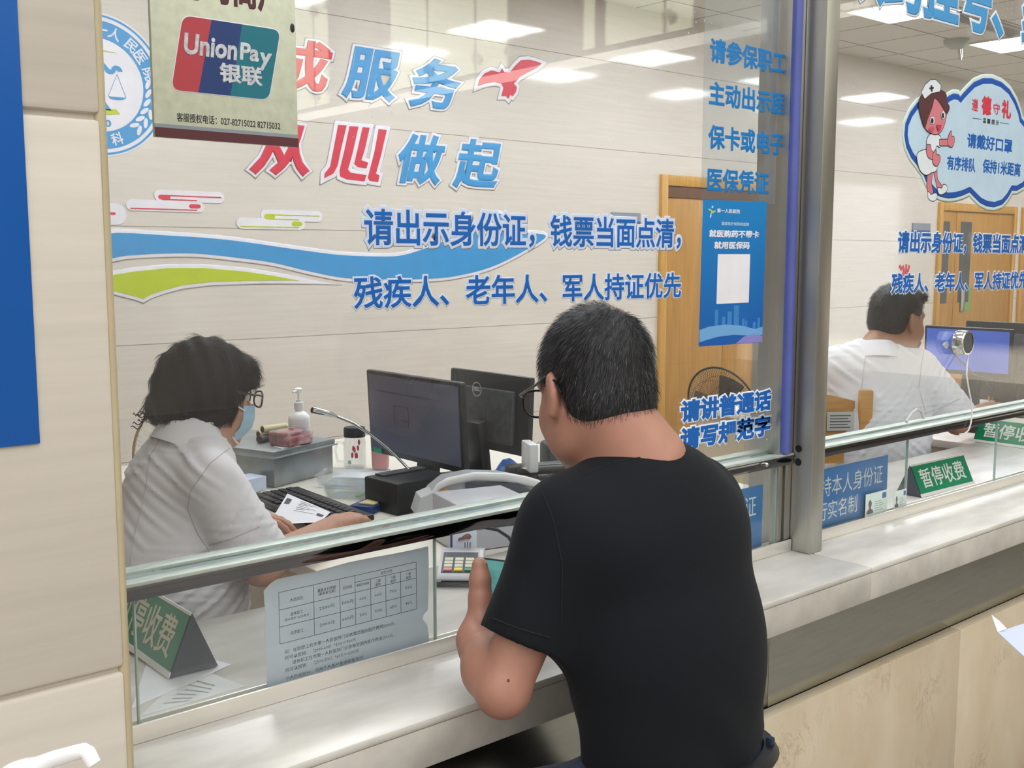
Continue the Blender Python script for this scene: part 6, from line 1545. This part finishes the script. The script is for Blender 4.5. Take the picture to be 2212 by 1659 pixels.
part('collar', MB().tube([tuple(nb + A_((0.002, .002, -.012)) + rmat(.05, .42) @ A_((.088 * math.cos(q), .070 * math.sin(q), .0))) for q in a], 0.0065, 8, False), TS, man)
JE = cloth_mat('navy_denim', '#262f45', 0.4, scale=30, var=0.2)
je = [cap((1.285, -.425, .83), (1.287, -.425, .75), .155, .176, .05, Rt, (1, .70, 1))]
for lg in LEGS: je += chain(lg, [.098, .078, .062], .04)
body_part('jeans', [sdf_mesh(je, 0.009, clip=[((1.29, -.42, .835), (0, -0.1, 1)), ((0, 0, 0.045), (0, 0, -1))])], JE, man)
bp = [tuple(A_((1.29, -.425, .835)) + Rt @ A_((.166 * math.cos(q), .122 * math.sin(q), -.028))) for q in a]
part('belt', MB().tube(bp, 0.016, 6, False), mat('black_leather', '#17181b', 0.4, var=0.2), man)
for q in (-1.9, -0.75, 0.1):
    c0 = A_((1.29, -.425, .835)) + Rt @ A_((.166 * math.cos(q), .123 * math.sin(q), -.028))
    part('belt_loop', MB().box(tuple(c0 - A_((.006, .006, .026))), tuple(c0 + A_((.006, .006, .026))), .003), JE, man)
for sx in (-1, 1):
    fx, fy, fz = (LEGS[0] if sx < 0 else LEGS[1])[2]; fz = 0.0005 if sx > 0 else 0.205
    part('shoe', MB().sph((fx, fy + .05, fz + .05), (.05, .14, .05)).box((fx - .05, fy - .09, fz), (fx + .05, fy + .18, fz + .03), .012), M_BLACK, man)
st = thing('bar_stool', 'tall stool under the man in black, below the photo', 'stool', (1.27, -.47, 0))
part('seat', MB().cyl((1.27, -.47, .575), (1.27, -.47, .62), .17), M_CHAR, st); part('column', MB().cyl((1.27, -.47, .03), (1.27, -.47, .575), .028), M_STEEL, st); part('base', MB().cyl((1.27, -.47, .0005), (1.27, -.47, .03), .2), M_STEEL, st)
part('foot_ring', MB().tube([(1.27 + .2 * math.cos(q), -.47 + .2 * math.sin(q), .2) for q in np.linspace(0, 2 * PI, 33)], .01, 8, False).cyl((1.07, -.47, .2), (1.47, -.47, .2), .008), M_STEEL, st)
# hair: dark cap with short strands, thin at the crown
hair = [ell(TH(0, -.014, .034), A_((.0805, .102, .0925)) * hs, Rh, .02), ell(TH(0, -.045, -.03), A_((.069, .060, .058)) * hs, Rh, .03)]
nrmv = lambda x, y, z: Rh @ A_((x, y, z))
def unit(v_): return v_ / np.linalg.norm(v_)
cl = [(TH(0, .062, .045), unit(nrmv(0, 1, -.35))), (TH(0, .0, -.052), unit(nrmv(0, .25, -1)))]
cut = [ell(TH(sd * .085, .012, -.034), A_((.034, .040, .050)) * hs, Rh, .008, -1) for sd in (-1, 1)] + [ell(TH(sd * .06, .05, -.06), A_((.05, .05, .05)) * hs, Rh, .008, -1) for sd in (-1, 1)]
hv, hq = sdf_mesh(hair + cut, 0.004, clip=cl)
crown = TH(.026, -.062, .108)
def hair_mat():
    m = bpy.data.materials.new('thinning_black_hair'); m.use_nodes = True; nt = m.node_tree; L = nt.links; b = nt.nodes['Principled BSDF']
    g = nt.nodes.new('ShaderNodeTexCoord'); vm = nt.nodes.new('ShaderNodeVectorMath'); vm.operation = 'DISTANCE'; L.new(g.outputs['Object'], vm.inputs[0]); vm.inputs[1].default_value = tuple(crown - A_(man.location))
    no = nt.nodes.new('ShaderNodeTexNoise'); no.inputs['Scale'].default_value = 90; L.new(g.outputs['Object'], no.inputs['Vector'])
    ma = nt.nodes.new('ShaderNodeMath'); ma.operation = 'MULTIPLY_ADD'; L.new(no.outputs['Fac'], ma.inputs[0]); ma.inputs[1].default_value = 0.03; L.new(vm.outputs['Value'], ma.inputs[2])
    rp = nt.nodes.new('ShaderNodeValToRGB'); rp.color_ramp.elements[0].position = 0.022; rp.color_ramp.elements[0].color = (*lin('#8a6452'), 1); rp.color_ramp.elements[1].position = 0.05; rp.color_ramp.elements[1].color = (*lin('#1b1a1d'), 1)
    L.new(ma.outputs[0], rp.inputs[0]); L.new(rp.outputs[0], b.inputs['Base Color']); b.inputs['Roughness'].default_value = 0.55
    return m
hN = vnormals(hv, hq)
hair_o = body_part('hair', [(hv, hq)], hair_mat(), man, label='short black hair thinning at the crown')
up_ = nrmv(0, 0, 1)
def hdir(P, N):
    out = P - crown; out -= N * np.sum(out * N, 1)[:, None]; out /= (np.linalg.norm(out, axis=1)[:, None] + 1e-6)
    return out * 0.85 + N * 0.38 + np.random.default_rng(3).normal(0, .12, P.shape)
dist = np.linalg.norm(hv - crown, axis=1)
pk = (dist > 0.020)
sv, sf = strands(hv, hN, pk, hdir, lambda P: np.clip(0.010 + 0.09 * (P[:, 2] - TH(0, 0, -.06)[2]), 0.007, 0.018), 0.00030, 19000, 5)
part('hair_strands', MB().raw(sv, sf), hr_mat, hair_o, smooth=0)
sv, sf = strands(hv, hN, pk, hdir, lambda P: np.clip(0.010 + 0.09 * (P[:, 2] - TH(0, 0, -.06)[2]), 0.007, 0.017), 0.00028, 520, 9)
part('grey_strands', MB().raw(sv, sf), mat('grey_hair', '#77797f', 0.35), hair_o, smooth=0, label='scattered grey hairs')
# glasses
gl = thing('glasses', 'black framed glasses worn by the man in black', 'glasses', tuple(TH(0, .1, 0)))
def glasses(root, T, m, w=.036, h=.022, y=.118, z0=-.002, lens=True):
    for sd in (-1, 1):
        lp = [T(sd * .037 + w * .78 * math.copysign(abs(math.cos(q)) ** .8, math.cos(q)), y - .012 * abs(math.cos(q)) * 0.3, z0 + h * math.copysign(abs(math.sin(q)) ** .8, math.sin(q))) for q in np.linspace(0, 2 * PI, 29)]
        part('rim', MB().tube([tuple(p) for p in lp], 0.0021, 6, False), m, root)
        if lens: part('lens', MB().raw([tuple(p) for p in lp[:-1]], [tuple(range(28))]), clear_mat('lens', (.97, .97, .97), .06), root, smooth=0)
        part('temple', MB().tube([tuple(T(*p)) for p in ((sd * .066, y - .006, z0 + .010), (sd * .078, y - .02, z0 + .012), (sd * .084, .03, .014), (sd * .086, -.004, .020), (sd * .084, -.028, .008), (sd * .080, -.038, -.012))], 0.0022, 6), m, root)
    part('bridge', MB().tube([tuple(T(*p)) for p in ((-.010, y, z0 + .004), (0, y + .003, z0 + .008), (.010, y, z0 + .004))], 0.002, 6), m, root)
glasses(gl, TH, mat('black_frame', '#141318', 0.25))
for sd in (-1, 1): part('eye', MB().sph(tuple(TH(sd * .031, .082, .0)), .0125 * hs, seg=14), mat('eye_white', '#ddd8d2', 0.3), man)

# =================================================================== the masked clerk
S_WOM = skin_mat('skin_woman', '#b98a74')
wom = thing('person', 'person with bobbed hair, blue face mask and white shirt behind the left window', 'person', (0.96, 0.735, ZBF))
Rw = rmat(1.66, 0.16); wc = oD(446, 848, 2.42); ws = 0.97
wn = A_((1.000, .725, 1.215))
hp2, TW = head_prims(wc, Rw, ws, neck=wn, nr=0.052)
Rwt = rmat(1.50, 0.05)
wRs, wLs = A_((.958, .572, 1.158)), A_((.985, .885, 1.155))
wRe, wLe = A_((1.040, .525, .970)), A_((1.17, .925, .965))
wRw, wLw = A_((1.400, .815, .945)), A_((1.215, .985, .962))
sk = hp2 + chain([wRs, wRe], [.046, .042], .02) + chain([wRe, wRw], [.041, .026], .02) + chain([wLs, wLe], [.045, .041], .02) + chain([wLe, wLw], [.040, .026], .02)
sk += [cap((.93, .735, .70), (.97, .735, 1.10), .13, .13, .05, Rwt, (1, .7, 1))]
for sy in (-1, 1): sk += chain([(.93, .735 + sy * .09, .68), (1.16, .735 + sy * .10, .66), (1.12, .735 + sy * .10, .2)], [.08, .06, .04], .03)
h1, _ = hand_prims(wRw, A_((0.92, 0.35, 0.05)), A_((0, 0, 1)), -1, .92, (0.35, 0.38, 0.42, 0.45), thumb=(0.5, 0.8, 0.25), fore=wRe * .2 + wRw * .8, wr=.026)
h2, _ = hand_prims(wLw, A_((0.80, -0.55, -0.04)), A_((0, 0, 1)), 1, .92, (0.32, 0.30, 0.30, 0.34), thumb=(0.9, 0.35, 0.2), fore=wLe * .2 + wLw * .8, wr=.026)
body_part('body', [sdf_mesh(sk, 0.006), sdf_mesh(h1, 0.0028), sdf_mesh(h2, 0.0028)], S_WOM, wom)
WS = cloth_mat('white_shirt', '#e4e1e6', 0.5, scale=6, sc=(1.0, 1.0, 1.6), var=0.03)
ss = [cap((.915, .735, .70), (.93, .735, .92), .185, .172, .05, Rwt, (1, .88, 1)), cap((.93, .735, .92), (.962, .735, 1.09), .172, .148, .05, Rwt, (1, .82, 1)), ell((1.02, .735, 1.02), (.12, .09, .09), Rwt, .06),
      cap(wRs + A_((0, .03, .0)), wLs + A_((0, -.03, -.005)), .053, .050, .05), cap((.985, .67, 1.190), (.99, .80, 1.190), .042, .042, .05), cap((.985, .725, 1.18), (.990, .725, 1.238), .064, .054, .03)]
for s_, e_ in ((wRs, wRe), (wLs, wLe)):
    dd = (e_ - s_) / np.linalg.norm(e_ - s_); ss += [cap(s_, s_ + dd * .30, .058, .074, .022, cut=(s_ + dd * .195, dd))]
def folds(dirs, amp):
    def f(g):
        o = 0
        for (dx, dy, dz, fr, wx, wz, ph, w) in dirs:
            s_ = g[..., 0] * dx + g[..., 1] * dy + g[..., 2] * dz
            p_ = np.sin(fr * s_ + ph + 1.6 * np.sin(wx * g[..., 0] + wz * g[..., 2] + ph * 2) + 1.1 * np.sin(wx * .7 * g[..., 1] - wz * .6 * g[..., 2]))
            m_ = np.clip(np.sin(wz * .8 * g[..., 2] + wx * g[..., 1] + ph * 3) + .35, 0, 1)
            o = o - amp * w * np.exp(-((1 - p_) / .28)) * m_ + amp * .35 * w * p_ * m_
        return o
    return f
wri = folds(((.5, -.3, .8, 105, 11, 13, .4, 1.0), (-.6, .2, .75, 130, 15, 9, 1.9, .8), (.1, .1, 1, 160, 13, 21, 3.1, .6)), 0.0095)
body_part('shirt', [sdf_mesh(ss, 0.0055, clip=[((0, 0, .66), (0, 0, -1))], noise=wri)], WS, wom)
def band(root, nm, c, R, rx, ry, h, th, m, open_=0.0, lean=0.0, z0=0.0):
    n = 40; V = []; 
    for k in range(n + 1):
        q = PI / 2 + open_ + (2 * PI - 2 * open_) * k / n
        for (f, z) in ((1, 0), (1 + th / rx, 0), (1 + (th + lean) / rx, h), (1 + lean / rx, h)):
            zz = z * (0.55 + 0.45 * (0.5 - 0.5 * math.sin(q))) 
            V.append(A_(c) + R @ A_((rx * f * math.cos(q), ry * f * math.sin(q), zz + z0)))
    F = [(4 * k + i, 4 * k + (i + 1) % 4, 4 * k + 4 + (i + 1) % 4, 4 * k + 4 + i) for k in range(n) for i in range(4)]
    return part(nm, MB().raw(V, F), m, root)
# turned-down collar
def collar(root, c, R, r0, m, drop=.045, spread=.045, open_=.35):
    n = 36; V = []
    for k in range(n + 1):
        q = PI / 2 + open_ + (2 * PI - 2 * open_) * k / n
        fr = 1 if abs(k - n / 2) > n * .42 else 0
        for rr, zz in ((r0, -.012), (r0 * 1.03, .022), (r0 * 1.06, .026), (r0 + spread * .7, .004), (r0 + spread, -drop * (1 + .25 * fr)), (r0 + spread - .004, -drop * (1 + .25 * fr))):
            V.append(A_(c) + R @ A_((rr * math.cos(q), rr * .92 * math.sin(q), zz)))
    F = [(6 * k + i, 6 * k + i + 1, 6 * k + 7 + i, 6 * k + 6 + i) for k in range(n) for i in range(5)]
    b = MB().raw(V, F); bmesh.ops.solidify(b.bm, geom=b.bm.faces[:], thickness=.0015)
    return part('collar', b, m, root)
collar(wom, wn + A_((-.014, 0, .022)), rmat(1.5, .48), .056, WS, drop=.042, spread=.032)
SEAM = mat('shirt_seam', '#bfbac0', 0.9)
TRW = cloth_mat('dark_trousers', '#34353d', 0.3)
tr = [cap((.925, .735, .66), (.95, .735, .72), .19, .19, .05, Rwt, (1, .8, 1))]
for sy in (-1, 1): tr += chain([(.93, .735 + sy * .09, .675), (1.16, .735 + sy * .10, .66), (1.13, .735 + sy * .10, .20)], [.098, .078, .06], .04)
body_part('trousers', [sdf_mesh(tr, 0.01, clip=[((0, 0, .69), (0, 0, 1))])], TRW, wom)
for sy in (-1, 1): part('shoe', MB().sph((1.16, .735 + sy * .10, ZBF + .04), (.12, .045, .038)), M_BLACK, wom)
# bobbed hair
HRW = mat('dark_brown_hair', '#121119', 0.6, var=0.35, scale=10, stretch=(3, 3, 14), bump=0.2, detail=8, spec=0.15)
wh = [ell(TW(0, -.012, .035), A_((.090, .104, .094)) * ws, Rw, .02), ell(TW(0, -.050, -.018), A_((.094, .070, .068)) * ws, Rw, .04), ell(TW(.068, -.006, -.008), A_((.032, .058, .064)), Rw, .03), ell(TW(-.068, -.006, -.008), A_((.032, .058, .064)), Rw, .03), ell(TW(0, .066, .066), A_((.062, .036, .034)) * ws, Rw, .03), ell(TW(0, -.086, -.048), A_((.074, .036, .028)), Rw, .03), ell(TW(.048, .074, .048), A_((.032, .028, .034)), Rw, .02), ell(TW(-.048, .074, .048), A_((.032, .028, .034)), Rw, .02)]
wnv = lambda x, y, z: unit(Rw @ A_((x, y, z)))
wcut = [ell(TW(0, .122, -.052), A_((.088, .088, .085)), Rw, .01, -1)]
hno = lambda g: 0.0022 * np.sin(170 * ((g - TW(0, 0, 0)) @ Rw)[..., 1] + 40 * ((g - TW(0, 0, 0)) @ Rw)[..., 2]) + 0.003 * np.sin(60 * ((g - TW(0, 0, 0)) @ Rw)[..., 0] + 50 * g[..., 2])
wv, wq = sdf_mesh(wh + wcut, 0.005, clip=[(TW(0, 0, -.072), wnv(0, .16, -1))], noise=hno, smooth=2)
who = body_part('hair', [(wv, wq)], HRW, wom, label='bobbed dark hair with soft waves')
wN = vnormals(wv, wq)
def wdir(P, N):
    l = (P - TW(0, -.02, .12)); out = l - N * np.sum(l * N, 1)[:, None]; return out / (np.linalg.norm(out, axis=1)[:, None] + 1e-6) * 0.97 + N * 0.0 + np.random.default_rng(4).normal(0, .035, P.shape)
sv, sf = strands(wv, wN, np.ones(len(wv), bool), wdir, lambda P: 0.034 + 0 * P[:, 0], 0.00042, 9000, 11)
part('hair_strands', MB().raw(sv, sf), HRW, who, smooth=0)
rs = np.random.default_rng(8)
cb = MB()
for k in range(9):
    c0 = TW(-.02 + .02 * rs.normal(), -.118, -.03 - .05 * rs.random()); pts = [c0 + Rw @ (A_((.01 * math.sin(2.2 * t_ + k), -.022 * t_ / 2, -.012 * t_ + .008 * math.cos(3 * t_)))) for t_ in np.linspace(0, 2.2, 8)]
    cb.tube([tuple(p) for p in pts], 0.0012, 5)
part('loose_curls', cb, HRW, who)
# mask
MK = mat('mask_blue', '#a9cfe6', 0.75, var=0.04, scale=20, stretch=(1, 1, 6), bump=0.15)
def maskfn(u, v):
    x = (u - .5) * 2; z = -.018 - .098 * v
    y = .122 - .052 * x * x - .030 * (v - .35) ** 2 * 4 * (1 if v > .35 else .35) + .006 * math.cos(v * 22) * 0.15
    return tuple(TW(x * (.070 - .012 * v), y, z))
part('face_mask', MB().grid(maskfn, 16, 12, 0.0015), MK, wom, label='pale blue surgical mask')
for sd in (-1, 1):
    part('mask_loop', MB().tube([tuple(TW(*p)) for p in ((sd * .068, .072, -.03), (sd * .080, .03, -.012), (sd * .088, -.002, .012), (sd * .089, -.022, -.004), (sd * .087, -.018, -.032), (sd * .080, .02, -.068), (sd * .058, .068, -.108))], 0.0019, 6), mat('mask_cord', '#e8eaec', 0.7), wom)
    part('eye', MB().sph(tuple(TW(sd * .031, .081, .0)), .0118, seg=14), mat('eye_white', '#ddd8d2', 0.3), wom)
    part('eye_iris', MB().sph(tuple(TW(sd * .031, .0895, -.001)), .0050, seg=10), M_BLACK, wom)
    part('eyebrow', MB().tube([tuple(TW(*p)) for p in ((sd * .016, .096, .022), (sd * .032, .096, .026), (sd * .05, .084, .021))], 0.0022, 6), HRW, wom)
g2 = thing('glasses', 'thin dark glasses worn by the masked clerk', 'glasses', tuple(TW(0, .1, 0)))
glasses(g2, TW, mat('thin_dark_frame', '#2c262a', 0.3), w=.032, h=.019, y=.116)
st = thing('stool', 'padded stool under the masked clerk, hidden behind the counter', 'stool', (.93, .735, ZBF))
part('seat', MB().cyl((.93, .735, .53), (.93, .735, .585), .19), M_CHAR, st); part('column', MB().cyl((.93, .735, ZBF + .05), (.93, .735, .53), .03), M_STEEL, st); part('base', MB().cyl((.93, .735, ZBF + .0005), (.93, .735, ZBF + .05), .22), M_CHAR, st)

# =================================================================== the clerk in the right booth
S_CL = skin_mat('skin_clerk', '#a87860')
clk = thing('person', 'person with short dark hair and white shirt seen from behind in the right booth', 'person', (3.70, .70, ZBF))
Rc = rmat(1.82, 0.10); cc_ = oD(1938, 690, 4.14); cs = 1.06
cn = A_((3.725, .700, 1.265))
hp3, TC = head_prims(cc_, Rc, cs, neck=cn, nr=0.062)
Rct = rmat(0.74, 0.10)
rt_ = A_((.76, -.65, 0)); cfw = A_((.65, .76, 0))
cRs = A_((3.735, .705, 1.195)) + rt_ * .175; cLs = A_((3.735, .705, 1.20)) - rt_ * .175
cRe = oD(2068, 912, 4.13); cRw = oD(2140, 882, 4.46)
cLe = cLs + A_((.03, .03, -.25)); cLw = cLe + A_((.22, .10, -.02))
sk = hp3 + chain([cRs, cRe], [.048, .045], .02) + chain([cRe, cRw], [.046, .029], .02) + chain([cLs, cLe], [.048, .043], .02) + chain([cLe, cLw], [.043, .028], .02)
sk += [cap((3.68, .67, .70), (3.73, .70, 1.12), .14, .14, .05, Rct, (1, .66, 1))]
for sx in (-1, 1):
    o = A_((3.68, .67, .68)) + rt_ * .10 * sx; sk += chain([o, o + cfw * .22 + A_((0, 0, -.04)), o + cfw * .20 + A_((0, 0, -.48))], [.085, .06, .04], .03)
h3, _ = hand_prims(cRw, A_((0.9, -.2, .05)), A_((0, 0, 1)), -1, 1.0, (0.4,) * 4, thumb=(.5, .8, .2), fore=cRe * .2 + cRw * .8, wr=.028)
h4, _ = hand_prims(cLw, A_((0.9, .3, -.05)), A_((0, 0, 1)), 1, 1.0, (0.4,) * 4, fore=cLe * .2 + cLw * .8, wr=.028)
body_part('body', [sdf_mesh(sk, 0.008), sdf_mesh(h3, 0.004), sdf_mesh(h4, 0.004)], S_CL, clk)
WS2 = cloth_mat('white_shirt_office', '#e2e3ec', 0.5, scale=6, sc=(1.2, 1.2, 1.4), var=0.03)
sc_ = [cap((3.675, .665, .68), (3.70, .68, .95), .19, .195, .05, Rct, (1, .70, 1)), cap((3.70, .68, .95), (3.73, .70, 1.13), .195, .185, .05, Rct, (1, .68, 1)), cap(cLs + rt_ * .03, cRs - rt_ * .03, .066, .066, .06), ell((3.728, .70, 1.225), (.11, .075, .05), Rct, .05)]
for s_, e_ in ((cRs, cRe), (cLs, cLe)):
    dd = (e_ - s_) / np.linalg.norm(e_ - s_); sc_ += [cap(s_, s_ + dd * .30, .070, .088, .03, cut=(s_ + dd * .235, dd))]
wri2 = folds(((.5, -.3, .8, 90, 9, 11, .9, 1.0), (-.6, .4, .75, 110, 12, 8, 2.4, .8), (.1, .1, 1, 140, 11, 17, .1, .6)), 0.0105)
body_part('shirt', [sdf_mesh(sc_, 0.008, clip=[((0, 0, .66), (0, 0, -1))], noise=wri2)], WS2, clk)
collar(clk, cn + A_((-.004, -.004, .006)), rmat(.85, .30), .068, WS2, drop=.04, spread=.03)
tr = [cap((3.675, .665, .66), (3.69, .675, .72), .185, .185, .05, Rct, (1, .72, 1))]
for sx in (-1, 1):
    o = A_((3.68, .67, .68)) + rt_ * .10 * sx; tr += chain([o, o + cfw * .22 + A_((0, 0, -.04)), o + cfw * .20 + A_((0, 0, -.47))], [.10, .08, .06], .04)
body_part('trousers', [sdf_mesh(tr, 0.012, clip=[((0, 0, .69), (0, 0, 1))])], TRW, clk)
hc3 = [ell(TC(0, -.014, .036), A_((.081, .102, .094)) * cs, Rc, .02), ell(TC(0, -.048, -.02), A_((.074, .060, .055)) * cs, Rc, .03), ell(TC(.0, .078, .088), A_((.050, .034, .026)) * cs, Rc, .03)]
cut3 = [ell(TC(sd * .087, .014, -.03), A_((.034, .044, .050)) * cs, Rc, .008, -1) for sd in (-1, 1)] + [ell(TC(0, .11, -.02), A_((.09, .05, .085)) * cs, Rc, .01, -1)]
cnv = lambda x, y, z: unit(Rc @ A_((x, y, z)))
cv, cq = sdf_mesh(hc3 + cut3, 0.005, clip=[(TC(0, 0, -.05), cnv(0, .3, -1))])
cho = body_part('hair', [(cv, cq)], mat('short_dark_hair', '#2b2a2d', 0.5, var=0.3, scale=70), clk)
cN = vnormals(cv, cq); ct = TC(0, -.03, .13)
def cdir(P, N):
    l = P - ct; out = l - N * np.sum(l * N, 1)[:, None]; return out / (np.linalg.norm(out, axis=1)[:, None] + 1e-6) * .8 + N * .45
sv, sf = strands(cv, cN, np.ones(len(cv), bool), cdir, lambda P: np.clip(0.008 + 0.1 * (P[:, 2] - TC(0, 0, -.03)[2]), .006, .020), 0.0006, 4500, 21)
part('hair_strands', MB().raw(sv, sf), hr_mat, cho, smooth=0)
part('face_mask', MB().grid(lambda u, v: tuple(TC(((u - .5) * 2) * .05, .112 - .03 * ((u - .5) * 2) ** 2 - .02 * v, -.075 - .05 * v)), 10, 6, .0015), mat('mask_pink', '#d98f98', 0.7), clk, label='pink mask pulled under the chin')
for sd in (-1, 1): part('eye', MB().sph(tuple(TC(sd * .031, .082, .0)), .0125, seg=12), mat('eye_white', '#ddd8d2', 0.3), clk)

# stitched seams lying on the cloth
from mathutils.bvhtree import BVHTree
def seam(root, shirt, px, m, r=0.0012, nm='seam', n=40):
    me = shirt.data; off = Vector(root.location)
    bv = BVHTree.FromPolygons([v.co + off for v in me.vertices], [tuple(p.vertices) for p in me.polygons])
    P = np.array(px, float); t_ = np.linspace(0, len(P) - 1, n); pts = []
    for q in t_:
        i = min(int(q), len(P) - 2); f = q - i; x, y = P[i] * (1 - f) + P[i + 1] * f
        d_ = Vector(ray(x, y)).normalized(); h = bv.ray_cast(CAM, d_)
        if h[0] is not None: pts.append(tuple(h[0] + h[1] * 0.0003))
    if len(pts) > 3: part(nm, MB().tube(pts, r, 5), m, root)
o_ = {(c.parent.name if c.parent else '', c.name.split('.')[0]): c for c in COL.objects}
shw, shc, shm = o_[(wom.name, 'shirt')], o_[(clk.name, 'shirt')], o_[(man.name, 't_shirt')]
seam(wom, shw, [(352, 935), (322, 990), (318, 1040), (302, 1110), (285, 1180), (276, 1260)], SEAM)
seam(wom, shw, [(500, 965), (455, 1000), (412, 1060), (405, 1100), (425, 1150), (455, 1195)], SEAM)
seam(wom, shw, [(452, 1178), (500, 1164), (560, 1138)], SEAM)
SEAM2 = mat('office_shirt_seam', '#c3c4d2', 0.9)
seam(clk, shc, [(1878, 730), (1868, 780), (1862, 830), (1856, 880)], SEAM2, 0.0018)
seam(clk, shc, [(1995, 760), (1990, 790), (1985, 840), (2000, 895)], SEAM2, 0.0018)
seam(clk, shc, [(2072, 862), (2035, 880), (1998, 893)], SEAM2, 0.0016)
SEAMB = mat('black_seam', '#0c0d10', 0.9)
seam(man, shm, [(1262, 1025), (1320, 1000), (1400, 985), (1480, 978)], SEAMB, 0.001)
seam(man, shm, [(1062, 1335), (1120, 1358), (1190, 1378)], SEAMB, 0.0012)
seam(man, shm, [(1170, 1060), (1195, 1120), (1215, 1220), (1212, 1340)], SEAMB, 0.001)
